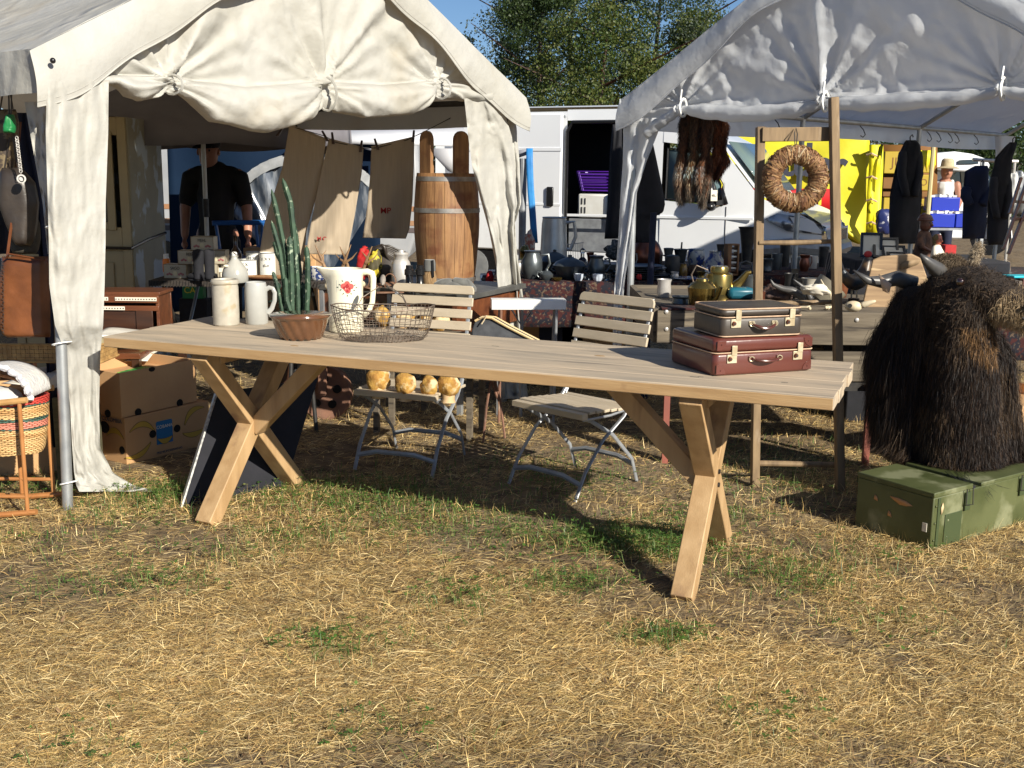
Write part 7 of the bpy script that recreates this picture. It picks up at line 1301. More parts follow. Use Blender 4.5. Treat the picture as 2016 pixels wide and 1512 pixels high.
for i, (px, Y, h, m_, lab) in enumerate(((1568, 8.3, .07, 'pewter', 'small tin cup on the second rug table seen through the ladder'), (1600, 8.35, .08, 'alu', 'aluminium cup on the second rug table right of the tin cup'), (1545, 8.5, .16, 'dkmetal', 'dark metal canister on the second rug table behind the ladder'), (1530, 8.2, .1, 'pewter', 'squat pewter pot beside the ladder rail'), (1622, 8.5, .13, 'dkmetal', 'dark jug at the right end of the second rug table'))): lathe_thing('metal_cup', px, Y, [(0, 0), (.03, 0), (.034, h), (.03, h), (0, .01)], M[m_], lab, 'cup', 1.2)
t = thing('wire_rack', (D(1128, 480, 8.3)[0], 8.3, ZT), 'small grey wire toast rack behind the tureen', 'rack'); b = MB()
for k in range(12): b.cyl((-.07 + k * .013, 0, .0), (-.07 + k * .013, 0, .17), .002, n=5)
b.tube([(-.08, 0, .16), (.08, 0, .18)], .003, 5); b.tube([(-.08, 0, .02), (.08, 0, .02)], .003, 5); b.build('wires', M['steel'], t)
lathe_thing('gas_lantern', 1033, 8.2, [(0, 0), (.035, 0), (.036, .03), (.03, .04), (.03, .09), (.036, .1), (.02, .13), (0, .14)], M['brass'], 'small brass lantern at the left end of the pewter table', 'lantern', 1.2)
blob('copper_ornament', (D(1044, 470, 8.4)[0], 8.4, ZT + .13), (.045, .03, .13), mat('copper_white', (.5, .14, .08), (.6, .5, .4), rough=.4, sc=30, lo=.45, hi=.55), 'tall copper and white ornament behind the brass lantern', 'ornament', .5, seed=8)
t = thing('tent_pole', (D(1278, 500, 7.0)[0], 7.0, 0), 'dark blue support pole standing in front of the pewter table', 'pole'); b = MB(); b.cyl((0, 0, 0), (.02, 0, 1.2), .021, n=12); b.build('tube', M['darkblue'], t)
blob('lace_cloth', (D(1222, 460, 8.3)[0], 8.3, ZT + .12), (.12, .06, .09), mat('dark_lace', (.06, .07, .07), (.2, .2, .2), rough=.8, sc=60, lo=.5, hi=.6), 'dark speckled lace cloth bundle behind the decanter', 'cloth', .4, seed=5)
blob('folded_cloth', (D(1190, 540, 7.7)[0], 7.75, ZT + .03), (.14, .1, .05), mat('dim_blue_cloth', (.06, .08, .12), (.03, .04, .07), rough=.6, sc=8), 'blue-grey cloth spread behind the small glass pieces', 'cloth', .3, seed=9)
for i, (px, y, Y, lab) in enumerate(((975, 545, 8.0, 'left pile'), (990, 520, 8.3, 'right pile'))):
    t = thing('book_stack', (D(px, y, Y)[0], Y, .5), ('dark blue', 'pale blue')[i] + ' stack of flat boards seen between barrel and drape', 'boards'); b = MB()
    for k in range(6): b.box((.01 * math.sin(k), 0, .02 + k * .035), (.2, .15, .026))
    b.build('boards', mat('bluegrey_%d' % i, (.05, .08, .14) if i == 0 else (.3, .35, .42), rough=.5), t, bevel=.003); b = MB(); b.box((0, 0, -.25), (.22, .16, .5)); b.build('plinth', M['black'], t)
blob('red_bag', (D(965, 540, 7.9)[0], 7.9, .60), (.04, .06, .16), M['red'], 'bright red bag squeezed between the brown chest and the left tent drape', 'bag', .3)

# dark banana boxes under the white table
for i, (px, lab) in enumerate(((1085, 'dim cardboard banana box under the pewter table, left one'), (1165, 'dim cardboard banana box under the pewter table, right one'))):
    q = G(px, 672, .0); t = banana_box((D(px, 650, 7.3)[0] - .2, 7.35, .08), 0, .42, .36, .40, lab)
    if i == 0:
        b = MB(); b.box((.2, -.002, .2), (.16, .004, .26)); b.build('blue_panel', mat('navy_print', (.01, .012, .03)), t)
        for k in range(4): banana(t, (.215 + .006 * k, -.006, .15 + .012 * k), (.5, 0, .86), .11, .02 + .008 * k, 0, v=(-.86, 0, .5))
    text('lettering', ('Qual', 'oiles')[i], .06, M['ink'], t, (.06 if i == 0 else .2, -.004, .14), (R(90), 0, 0)); b = MB(); b.box((.2, .18, -.04), (.4, .3, .075)); b.build('pallet', M['woodgrey'], t)
# white folding table at the drape foot
t = thing('side_table', (D(1042, 600, 6.2)[0], 6.2, 0), 'small white-topped folding table beside the left tent drape', 'side table', rz=.10); b = MB(); b.box((0, .06, .70), (.43, .1, .058)); b.build('tabletop', M['whitepaint'], t, bevel=.003)
for x in (-.16, .16):
    b = MB(); b.tube([(x, .02, .685), (x - .005, .04, 0)], .009, 8); b.build('leg', M['rust'] if x < 0 else M['grmetal'], t); b = MB(); b.tube([(x, .10, .685), (x, .22, 0)], .009, 8); b.build('leg', M['grmetal'], t)
b = MB(); b.tube([(-.02, .2, .68), (-.02, .2, .0)], .01, 8); b.tube([(-.1, .2, .68), (-.02, .2, .55), (.06, .2, .68)], .007, 6); b.build('brace', M['grmetal'], t)
t = thing('plant_stand', (D(985, 800, 5.75)[0], 5.75, 0), 'rusty curved iron stand legs behind the mushroom chair', 'stand'); b = MB(); o = Vector((D(985, 800, 5.75)[0], 5.75, 0))
for (pts) in (((968, 740), (958, 800), (951, 872)), ((972, 740), (985, 790), (994, 862)), ((964, 740), (975, 770), (982, 790))): b = MB(o); b.tube([W(*p, 5.75) for p in pts], .007, 6); b.build('leg', M['rust'], t)
b = MB(o); b.lathe([(0, .375), (.17, .375), (.17, .387), (0, .387)], c=o, n=20); b.build('ring_top', M['rust'], t)
# black leather case beside chair
t = thing('document_bag', (D(990, 640, 5.9)[0], 5.9, .4), 'black felt bag with a pale zip edge and cord beside the mushroom chair', 'bag'); o = Vector((D(990, 640, 5.9)[0], 5.9, .4)); b = MB(o)
P = [(928, 650), (935, 632), (950, 624), (968, 626), (1000, 644), (1055, 672), (1050, 720), (930, 720)]; f = [tuple(D(x, y, 5.85)) for x, y in P]; k_ = [tuple(np.array(D(x, y, 5.85)) + np.array([.02, .10, -.01])) for x, y in P]; n = len(P)
b.add(f + k_, [tuple(range(n - 1, -1, -1)), tuple(range(n, 2 * n))] + [(i, (i + 1) % n, (i + 1) % n + n, i + n) for i in range(n)]); b.build('bag_body', mat('charcoal_felt', (.035, .038, .045), (.07, .075, .085), rough=.9, sc=18), t, bevel=.008)
b = MB(o); b.tube([W(x, y, 5.84) for x, y in P[1:6]], .007, 6); b.tube([Vector(k_[i]) for i in range(1, 6)], .007, 6); b.build('zip_edge', mat('pale_leather', (.55, .4, .2), rough=.6), t); b = MB(o); b.tube([W(944, 626, 5.83), W(958, 622, 5.83), W(952, 632, 5.82), W(948, 638, 5.82)], .004, 5); b.build('cord', M['bone'], t)

# ================================================================== LADDER AND WREATH
t = thing('wooden_ladder', (1.33, 4.95, 0), 'old weathered wooden ladder section with the straw wreath hung on it', 'ladder'); o = Vector((1.33, 4.95, 0))
for (x0, x1, yt, Yt, w) in ((1486, 1497, 250, 5.05, .036), (1654, 1641, 192, 5.0, .036)):
    p0 = Vector(G(x0, 958 if x0 < 1500 else 968)); p1 = W(x1, yt, Yt); b = MB(o); b.bar(p0, p1, w, .05, side=(1, 0, 0)); b.build('rail', M['wood'], t, bevel=.003)
def lerpY(x0, y0, x1, y1, Y=5.0): return W(x0, y0, Y), W(x1, y1, Y)
a_, b_ = lerpY(1500, 265, 1634, 264, 5.02); b = MB(o); b.bar(a_, b_, .062, .02, side=(0, 0, 1)); b.build('top_board', M['wood'], t, bevel=.003)
for y in (478, 597): a_, b_ = lerpY(1494, y, 1640, y - 3, 5.0); b = MB(o); b.tube([a_, (a_ + b_) / 2 + Vector((0, 0, -.003)), b_], [.010, .0125, .010], 10); b.build('rung', M['wood'], t)
a_, b_ = lerpY(1490, 912, 1650, 915, 4.98); b = MB(o); b.tube([a_, b_], .014, 10); b.build('rung', M['wood'], t)
wc = W(1565, 352, 4.93); t = thing('raffia_wreath', tuple(wc), 'brown raffia wreath wound with bark strips, hanging from the ladder', 'wreath')
b = MB(); R0, r0 = .105, .040; b.tube([(R0 * math.cos(a), 0, R0 * math.sin(a)) for a in np.linspace(0, 6.283, 50)[:-1]], r0, 14, closed=True); core = b.build('wreath_core', M['raffia'], t)
V = []; Fc = []; CC = []; r = np.random.default_rng(4)
for k in range(1500):
    A0_ = r.uniform(0, 6.283); ph = r.uniform(0, 6.283); L = r.uniform(.4, 1.5); wdd = r.uniform(.0012, .003); rr_ = r0 * r.uniform(1.0, 1.13); c = np.array([[.42, .24, .11], [.28, .14, .065], [.55, .36, .18], [.16, .07, .035], [.65, .5, .32]])[r.choice(5, p=[.3, .3, .15, .2, .05])] * r.uniform(.45, .95); sk = r.normal(0, .12); base = len(V)
    for j in range(6):
        q = ph + L * j / 5; aa = A0_ + sk * j / 5
        for s_ in (-1, 1):
            a2 = aa + s_ * wdd / R0; lift = rr_ * (1 + .04 * (j in (0, 5))); rad = R0 + lift * math.cos(q); V.append((rad * math.cos(a2), lift * math.sin(q), rad * math.sin(a2))); CC.append(tuple(c) + (1,))
    Fc += [(base + 2 * j, base + 2 * j + 1, base + 2 * j + 3, base + 2 * j + 2) for j in range(5)]
me = bpy.data.meshes.new('raffia_strips'); me.from_pydata(V, [], Fc); at = me.color_attributes.new('Col', 'FLOAT_COLOR', 'POINT'); at.data.foreach_set('color', np.array(CC, dtype=np.float32).reshape(-1)); me.materials.append(bm_); o2 = bpy.data.objects.new('raffia_strips', me); col.objects.link(o2); o2.parent = t
b = MB(wc); b.tube([W(1566, 300, 4.93), W(1564, 262, 4.97), W(1567, 252, 5.0), W(1570, 264, 4.97), W(1567, 300, 4.93)], .0025, 5); b.build('hanging_cord', M['dkmetal'], t)

# ================================================================== PLANK TRESTLE BOX WITH SKULLS AND KETTLES
t = thing('plank_trough', (1.35, 5.85, 0), 'large bolted grey plank box on reddish legs behind the suitcases', 'plank box'); o = Vector((1.35, 5.85, 0)); X0, X1, Y0, Y1 = .72, 2.35, 5.42, 6.6
zt = .775
for (z0, z1) in ((zt - .165, zt), (zt - .35, zt - .2)): b = MB(o); b.box(((X0 + X1) / 2, Y0, (z0 + z1) / 2), (X1 - X0, .035, z1 - z0)); b.build('plank', M['woodgrey'], t, bevel=.004)
b = MB(o); b.box(((X0 + X1) / 2, Y1, zt - .08), (X1 - X0, .03, .17)); b.box((X0, (Y0 + Y1) / 2, zt - .08), (.03, Y1 - Y0 - .03, .17)); b.box((X1, (Y0 + Y1) / 2, zt - .08), (.03, Y1 - Y0 - .03, .17)); b.box(((X0 + X1) / 2, (Y0 + Y1) / 2, zt - .022), (X1 - X0 - .05, Y1 - Y0 - .05, .02)); b.build('box_floor', M['woodgrey'], t)
for x, y in ((1312, 614), (1312, 648), (1687, 630)): q = PL(x, y, (0, Y0 - .02), (0, -1)); b = MB(o); b.ball(q, (.011, .006, .011), 12, 8); b.build('bolt', M['alu'], t)
for x in (.78, 1.80, 2.25): b = MB(o); b.box((x, Y0 - .04, .21 + .0), (.03, .03, .42)); b.build('leg', mat('red_oxide', (.30, .09, .06), (.22, .07, .05), rough=.7, sc=9) if 'red_oxide' not in bpy.data.materials else bpy.data.materials['red_oxide'], t)
b = MB(o); b.box(((X0 + X1) / 2, Y0 + .02, .40), (X1 - X0, .05, .05)); b.build('cross_beam', M['dkmetal'], t)
b = MB(o); b.box((.86, Y0 + .06, zt + .008), (.24, .16, .012)); b.build('rug_scrap', M['rug'], t, bevel=.004)
ZP = zt - .01
kett = [(0, 0), (.075, 0), (.082, .01), (.078, .03), (.06, .05), (.058, .13), (.056, .135), (.04, .142), (.04, .16), (.036, .168), (0, .17)]
def spout(pts, rr, m_): 
    def f(t, s): b = MB(); b.tube([Vector(p) * s for p in pts], [q * s for q in rr], 10); b.build('spout', m_, t)
    return f
def bail(r0, z0, h, tilt, m_):
    def f(t, s): b = MB(); b.tube([(r0 * math.cos(a) * s, tilt * math.sin(a) * s, (z0 + h * math.sin(a)) * s) for a in np.linspace(0, 3.1416, 14)], .004 * s, 6); b.build('handle', m_, t)
    return f
lathe_thing('brass_kettle', 1418, 5.75, kett, M['brass'], 'tall brass kettle with a big spout in the plank box', 'kettle', 1.22, z=ZP, extra=both(spout([(.05, 0, .06), (.09, 0, .1), (.12, 0, .14), (.135, 0, .142)], [.03, .018, .012, .010], M['brass']), lambda t, s: (lambda b: (b.tube([(-.055 * s, 0, .06 * s), (-.105 * s, 0, .08 * s), (-.12 * s, 0, .13 * s), (-.10 * s, 0, .17 * s), (-.05 * s, 0, .15 * s)], .004, 6), b.build('handle', M['wire'], t)))(MB())))
lathe_thing('brass_kettle', 1385, 5.55, [(0, 0), (.05, 0), (.055, .02), (.062, .075), (.066, .1), (.05, .12), (.03, .13), (.028, .14), (0, .145)], M['brass'], 'short shiny brass kettle beside the tall brass kettle', 'kettle', 1.12, z=ZP, extra=both(spout([(.03, -.03, .03), (.06, -.05, .06), (.075, -.06, .11)], [.014, .011, .008], M['brass'])))
t = thing('leather_purse', (D(1457, 575, 5.7)[0], 5.7, ZP + .03), 'small turquoise leather purse behind the brown suitcase', 'purse', rz=.1); b = MB(); b.box((0, 0, .04), (.14, .09, .06)); b.build('purse_body', mat('turquoise', (.01, .11, .16), (.008, .08, .12), rough=.4, sc=9), t, bevel=.02); b = MB(); b.box((0, .0, -.015), (.16, .1, .05)); b.build('under_box', M['dkwood'], t)
def hornt(px, py, Y, pts, rr, lab, m_='horn'):
    o = W(px, py, Y); t = thing('animal_horn', tuple(o), lab, 'horn', 'horns in the plank box'); b = MB(o); P = interp([tuple(W(x, y, Y)) for x, y in pts], 16); b.tube([Vector(p) for p in P], np.interp(np.linspace(0, 1, 16), np.linspace(0, 1, len(rr)), rr), 12); b.build('horn_shaft', M[m_], t, ang=0); return t
hornt(1520, 560, 5.7, [(1582, 586), (1560, 572), (1538, 568), (1522, 560), (1517, 550)], [.022, .02, .015, .01, .003], 'dark curved horn pointing left inside the plank box')
hornt(1595, 560, 5.75, [(1596, 590), (1588, 572), (1574, 560), (1562, 550)], [.018, .014, .01, .003], 'second dark horn rising beside the first in the plank box')
blob('leather_scraps', (D(1530, 580, 5.8)[0], 5.8, ZP + .06), (.1, .08, .05), mat('brown_bits', (.10, .055, .04), (.03, .02, .02), rough=.7, sc=20, bump=.01), 'heap of dark brown leather scraps under the ladder rung', 'leather', .5, seed=6)
lathe_thing('stone_bowl', 1618, 5.85, [(0, 0), (.05, 0), (.075, .05), (.08, .10), (.07, .10), (.04, .02), (0, .015)], mat('horn_grey', (.28, .25, .19), (.2, .18, .13), rough=.7, sc=12), 'leaning grey-brown bowl just left of the right ladder rail', 'bowl', 1.1, z=ZP + .02, ax=Matrix.Rotation(.7, 3, 'Y'))
blob('crumpled_paper', (D(1600, 604, 5.65)[0], 5.62, ZP + .1), (.075, .05, .03), M['paper'], 'white crumpled paper in the plank box behind the suitcases', 'paper', .6, seed=7)
t = thing('animal_skull', (D(1680, 605, 5.5)[0], 5.5, zt), 'bleached animal skull with a long snout on the plank edge', 'skull', rz=2.7); b = MB(); b.ball((0, 0, .02), (.045, .035, .028), 16, 10); b.tube([(-.03, 0, .022), (-.07, 0, .04), (-.11, 0, .055)], [.022, .014, .008], 10); b.ball((.015, -.034, .022), (.018, .01, .018), 10, 8); b.build('cranium', M['bone'], t, ang=0, sub=1)
for s_ in (-1, 1): b = MB(); b.cyl((.012, s_ * .034, .026), (.012, s_ * .042, .026), .011, n=12); b.build('eye_socket', M['ink'], t)
t = thing('antler_twig', tuple(W(1632, 570, 5.7)), 'pale forked antler twig beside the ladder rail', 'antler'); o = W(1632, 570, 5.7); b = MB(o); b.tube([W(1640, 600, 5.7), W(1634, 575, 5.7), W(1622, 562, 5.7), W(1616, 550, 5.7)], [.008, .006, .005, .002], 6); b.tube([W(1634, 575, 5.7), W(1624, 570, 5.7), W(1612, 566, 5.7)], [.006, .004, .002], 6); b.build('twig', M['bone'], t)
t = thing('stuffed_rooster', (D(1683, 560, 5.95)[0], 5.95, ZP + .02), 'stuffed dark rooster with a red comb behind the right ladder rail', 'rooster', rz=.4)
b = MB(); b.tube([(-.10, 0, .17), (-.06, 0, .10), (0, 0, .08), (.05, 0, .11), (.07, 0, .17), (.075, 0, .205), (.07, 0, .225)], [.01, .035, .055, .05, .03, .025, .018], 16); b.build('body', mat('rooster_feather', (.012, .03, .05), (.12, .07, .03), rough=.4, sc=14), t, ang=0, sub=1)
b = MB(); b.ball((.075, 0, .24), (.028, .005, .018), 10, 6); b.ball((.09, 0, .19), (.01, .008, .018), 8, 6); b.build('comb', M['red'], t); b = MB(); b.tube([(.09, 0, .217), (.118, 0, .208)], [.008, .001], 6); b.build('beak', M['horn'], t)
b = MB(); b.lathe([(0, -.02), (.03, -.02), (.03, 0), (0, 0)], n=20); b.build('base', M['dkwood'], t)
for s_ in (-1, 1): b = MB(); b.tube([(0, s_ * .02, .05), (.0, s_ * .022, 0)], .005, 6); b.build('leg', M['bone'], t)
b = MB()
for k in range(6): b.tube([(-.09, 0, .16), (-.13 - .01 * k, .01 * (k - 3), .2 + .012 * k), (-.17 - .005 * k, .012 * (k - 3), .18 - .01 * k)], [.012, .009, .002], 6)
b.build('tail', M['black'], t)
# more stock in the plank box and on the rug tables
for k, (px, Y, h, r_, m_, lab) in enumerate(((1345, 5.7, .05, .05, 'pewter', 'low dark tin bowl at the left end inside the plank box'), (1500, 5.6, .09, .03, 'copper', 'small copper cup right of the turquoise purse'), (1560, 6.1, .14, .035, 'dkmetal', 'tall dark can deep in the plank box behind the horns'), (1600, 6.15, .11, .05, 'stone', 'beige jar deep in the plank box left of the ladder rail'), (1480, 6.2, .12, .045, 'pewter', 'dark tankard deep in the plank box left of the ladder'), (1660, 6.2, .16, .04, 'redwood', 'brown wooden canister in the plank box behind the rooster'), (1310, 6.1, .1, .04, 'alu', 'dull aluminium can at the far left of the plank box'))):
    lathe_thing('jar', px, Y, [(0, 0), (r_ * .8, 0), (r_, h * .3), (r_ * .9, h * .8), (r_ * 1.05, h), (r_ * .9, h), (0, h * .1)], M[m_], lab, 'jar', z=ZP)
for k, (px, Y, L_, a, lab) in enumerate(((1530, 5.6, .12, .3, 'long pale bone lying in front of the horns'), (1575, 5.55, .1, -.4, 'short pale bone beside the crumpled paper'), (1640, 5.6, .11, .8, 'pale bone leaning against the right ladder rail'))):
    q = D(px, 600, Y); t = thing('bone', (q[0], Y, ZP + .014), lab, 'bone', 'bones in the plank box', a); b = MB(); b.tube([(-L_ / 2, 0, 0), (-L_ / 3, 0, 0), (L_ / 3, 0, .003), (L_ / 2, 0, .002)], [.012, .007, .007, .013], 10); b.ball((-L_ / 2, .008, 0), .009, 8, 6); b.ball((L_ / 2, -.008, 0), .009, 8, 6); b.build('shaft', M['bone'], t, ang=0)
for k, (px, Y, h, r_, m_, lab) in enumerate(((1022, 7.6, .1, .035, 'alu', 'small silver beaker at the left edge of the pewter table'), (1060, 8.1, .13, .045, 'pewter', 'dark tankard behind the dark pewter jug'), (1112, 8.2, .07, .05, 'alu', 'silver sugar bowl behind the smaller lidded pot'), (1162, 8.1, .12, .03, 'copper', 'narrow copper pot right of the decanter'), (1190, 7.9, .08, .05, 'alu', 'silver bowl behind the rounded dark pitcher'), (1205, 7.5, .05, .04, 'pewter', 'small pewter dish left of the plate pile'), (1240, 8.0, .14, .04, 'alu', 'silver candlestick behind the plate pile'), (1300, 7.7, .06, .05, 'alu', 'shiny low bowl right of the plate pile'), (1330, 7.35, .05, .03, 'alu', 'tiny silver cup in front of the black pot'), (1382, 7.4, .05, .035, 'brass', 'little brass cup in front of the fur brush'), (1418, 7.95, .2, .03, 'dkmetal', 'slim dark candle holder on the second rug table'), (1510, 7.95, .1, .05, 'pewter', 'pewter pot on the second rug table left of the ladder'), (1585, 8.1, .12, .04, 'copper', 'copper mug on the second rug table seen through the ladder'), (1645, 8.2, .1, .05, 'alu', 'silver bowl on the second rug table at the ladder rail'))):
    lathe_thing('metal_vessel', px, Y, [(0, 0), (r_ * .7, 0), (r_ * .8, h * .15), (r_ * (.6 if k % 2 else 1), h * .45), (r_ * .75, h * .8), (r_, h), (r_ * .9, h), (0, h * .1)], M[m_], lab, 'vessel', extra=hnd(1, r_ * .8, h * .3, h * .85, .022, .004, M[m_]) if k % 3 == 0 else None, group='metal vessels on the rug tables')
# slab seat board
t = thing('wooden_slab', (D(1750, 590, 5.75)[0], 5.75, ZP - .0), 'pale rough wooden slab with a hand slot leaning behind the yak', 'wooden board'); o = Vector((D(1750, 590, 5.75)[0], 5.75, ZP)); sm_ = mat('pale_driftwood', (.36, .24, .13), (.22, .14, .075), rough=.7, sc=3, st=(1, 1, 14), spot=(.5, .36, .2), sps=4, spst=(1, 1, 9), spt=.6)
b = MB(o); P = [(1700, 590), (1718, 512), (1735, 505), (1795, 500), (1812, 508), (1830, 560), (1835, 620), (1700, 640)]; f = [tuple(D(x, y, 5.75)) for x, y in P]; k_ = [tuple(np.array(D(x, y, 5.75)) + np.array([.01, .035, 0])) for x, y in P]; n = len(P); b.add(f + k_, [tuple(range(n - 1, -1, -1)), tuple(range(n, 2 * n))] + [(i, (i + 1) % n, (i + 1) % n + n, i + n) for i in range(n)]); b.build('slab', sm_, t, bevel=.006)
b = MB(o); P = [(1772, 521), (1782, 514), (1812, 510), (1808, 520), (1790, 527), (1774, 530)]; f = [tuple(D(x, y, 5.745)) for x, y in P]; b.add(f, [tuple(range(6))]); b.build('hand_slot', M['wood'], t, solid=.006)
t = thing('plank_crate', (D(1660, 500, 6.9)[0], 6.9, .0), 'dark plank crate behind the rooster', 'crate'); b = MB()
for k in range(6): b.box((0, 0, .12 + k * .125), (.62, .03, .115))
for x in (-.29, .29): b.box((x, .03, .45), (.04, .03, .82))
b.build('planks', M['woodgrey'], t)
t = thing('display_stand', (D(1775, 500, 6.6)[0], 6.55, 0), 'dark covered stand carrying the picture frames and dolls', 'stand'); b = MB(); b.box((.1, .1, .481), (.9, .6, .962)); b.build('cover', M['black'], t, bevel=.01)
ZF = .965
for i, (px, Y, w, h, tilt, lab) in enumerate(((1715, 6.5, .11, .15, .25, 'black picture frame standing at the left of the frames'), (1745, 6.45, .13, .11, .7, 'black picture frame leaning in the middle of the frames'), (1763, 6.38, .12, .06, 1.1, 'small dark frame lying flatter at the right of the frames'), (1772, 6.3, .10, .03, 1.35, 'dark flat frame at the front of the frames'))):
    t = thing('picture_frame', (D(px, 500, Y)[0], Y, ZF), lab, 'picture frame', 'picture frames on the stand', -.2); rm_ = Matrix.Rotation(-tilt, 3, 'X'); hh = .14; b = MB()
    for (cx, cz, sx_, sz_) in ((-w / 2, hh / 2, .016, hh), (w / 2, hh / 2, .016, hh), (0, .008, w, .016), (0, hh, w + .016, .016)): b.box(rm_ @ Vector((cx, 0, cz)) + Vector((0, 0, .004)), (sx_, .014, sz_), rm_)
    b.build('frame', M['blackgloss'], t, bevel=.002); b = MB(); b.box(rm_ @ Vector((0, .003, hh / 2)) + Vector((0, 0, .004)), (w, .004, hh), rm_); b.build('mount', M['paper'], t)
# dolls
skd = mat('brown_wood_face', (.13, .045, .025), (.08, .03, .018), rough=.35, sc=14); cld = mat('brown_doll_cloth', (.12, .055, .03), (.04, .02, .014), rough=.8, sc=18, bump=.008, lo=.4, hi=.55)
def doll(px, Y, s, skin_, cloth_, hatm, lab, hatn, dz=0):
    x = D(px, 480, Y)[0]; t = thing('doll', (x, Y, ZF + dz), lab, 'doll', rz=.7)
    for nm, m_, tubes, vox in [('body', skin_, [([(0, 0, .14), (0, 0, .17)], [.02, .02], 1), ([(0, -.005, .19), (0, -.004, .225)], [.034, .036], 1), ([(0, -.04, .205), (0, -.046, .197)], [.008, .009], 1), ([(.04, 0, .12), (.06, -.03, .07), (.04, -.07, .05)], [.016, .013, .010], 1), ([(-.04, 0, .12), (-.06, -.03, .07), (-.04, -.07, .05)], [.016, .013, .010], 1), ([(0, 0, .03), (0, 0, .12)], [.04, .035], 1)], .004),
                               ('dress', cloth_, [([(0, 0, .0), (0, 0, .06), (0, 0, .13)], [.065, .052, .042], .9), ([(.03, 0, .13), (.062, -.02, .08)], [.026, .024], 1), ([(-.03, 0, .13), (-.062, -.02, .08)], [.026, .024], 1)], .006)]:
        b = MB()
        for pts, rr, fl in tubes: b.tube([Vector(p) * s for p in pts], [q * s for q in rr], 12, flat=fl); b.ball(Vector(pts[0]) * s, rr[0] * s, 10, 6); b.ball(Vector(pts[-1]) * s, rr[-1] * s, 10, 6)
        me = bpy.data.meshes.new(nm); me.from_pydata(b.V, [], b.F); me.materials.append(m_); o = bpy.data.objects.new(nm, me); col.objects.link(o); o.parent = t; q = o.modifiers.new('r', 'REMESH'); q.mode = 'VOXEL'; q.voxel_size = vox * s; q.use_smooth_shade = True
    for s_ in (-1, 1): b = MB(); b.ball((s_ * .013 * s, -.038 * s, .212 * s), .004 * s, 8, 6); b.build('eye', M['ink'], t)
    b = MB(); b.ball((0, -.037 * s, .187 * s), (.011 * s, .004 * s, .003 * s), 8, 5); b.build('mouth', M['redthread'], t)
    b = MB()
    if hatn == 'hat': b.lathe([(.042 * s, .222 * s), (.042 * s, .24 * s), (.03 * s, .258 * s), (0, .262 * s)], n=20); b.lathe([(.046 * s, .222 * s), (.047 * s, .232 * s), (.041 * s, .232 * s)], n=20)
    else: b.ball((0, .004, .222 * s), (.045 * s, .042 * s, .038 * s), 16, 10, f=lambda v: 1 + .12 * (fbm(np.array([[v.x * 5, v.z * 5]]), 2)[0] - .5)); b.ball((0, .012 * s, .19 * s), (.044 * s, .03 * s, .04 * s), 12, 8)
    b.build(hatn, hatm, t, ang=0); return t
doll(1818, 6.5, 1.0, skd, cld, skd, 'carved brown figure in a round cap and ragged coat beside the frames', 'hat')
doll(1845, 6.2, .62, mat('doll_pink', (.42, .12, .07), rough=.4), M['paper'], mat('doll_hair', (.16, .11, .045), (.1, .07, .03), rough=.8, sc=40), 'smaller rosy-cheeked doll with short brown hair and white dress', 'hair', .0)
# lanterns, tins, books at right
def lantern(px, Y, lab):
    x = D(px, 540, Y)[0]; t = thing('miners_lantern', (x, Y, .74), lab, 'lantern', 'old tin lanterns'); b = MB(); b.lathe([(0, 0), (.04, 0), (.042, .05), (.03, .06), (0, .06)], n=24); b.lathe([(.03, .14), (.045, .145), (.03, .175), (.015, .2), (0, .205)], n=24)
    for k in range(4): b.cyl((.033 * math.cos(k * 1.57), .033 * math.sin(k * 1.57), .055), (.033 * math.cos(k * 1.57), .033 * math.sin(k * 1.57), .145), .0025, n=6)
    b.build('body', mat('tin_grey', (.16, .16, .15), (.09, .09, .085), rough=.45, metal=.6, sc=12) if 'tin_grey' not in bpy.data.materials else bpy.data.materials['tin_grey'], t); b = MB(); b.lathe([(.028, .06), (.03, .1), (.026, .14)], n=20); b.build('glass_chimney', M['glass'], t); b = MB(); b.tube([(-.04, 0, .15), (-.03, 0, .21), (0, 0, .225), (.03, 0, .21), (.04, 0, .15)], .0025, 5); b.build('handle', M['wire'], t)
stall_table('goods_table', 2.35, 3.6, 6.0, 7.5, 'dark cloth-covered table at the far right behind the yak', 0)
lantern(1938, 6.6, 'tin lantern with a pointed top, left one behind the yak'); lantern(1976, 6.5, 'tin lantern with a pointed top, right one behind the yak')
lathe_thing('metal_bucket', 1957, 7.0, [(0, 0), (.06, 0), (.075, .14), (.07, .14), (0, .02)], M['pewter'], 'dark bucket between the two tin lanterns', 'bucket')
for k in range(8):
    px = 1984 + k * 8; t = thing('book', (D(px, 560, 6.25)[0], 6.25, .742), ('first', 'second', 'third', 'fourth', 'fifth', 'sixth', 'seventh', 'eighth')[k] + ' old book from the left in the row behind the yak head', 'book', 'row of old books'); b = MB(); b.box((0, 0, .07), (.02, .11, .13 - .01 * (k % 3))); b.build('cover', mat('book_%d' % k, [(.09, .05, .035), (.05, .04, .035), (.12, .09, .07), (.1, .03, .02)][k % 4], rough=.6), t, bevel=.002)
t = thing('turquoise_folder', (D(2005, 535, 6.3)[0], 6.3, .885), 'bright turquoise folder lying across the old books', 'folder', rz=.3); b = MB(); b.box((0, 0, 0), (.14, .1, .012)); b.build('cover', mat('bright_turquoise', (.02, .4, .5), rough=.4), t, bevel=.002)
blob('blue_clothes', (D(1900, 500, 8.0)[0], 8.0, .80), (.2, .12, .07), mat('dim_blue', (.04, .06, .12), (.08, .1, .16), rough=.8, sc=6), 'dim blue clothes heap behind the doll', 'clothes', .4, seed=12)
stall_table('goods_table', 2.9, 4.2, 7.7, 8.7, 'long cloth-covered table deep in the right tent under the hanging coats', 0)

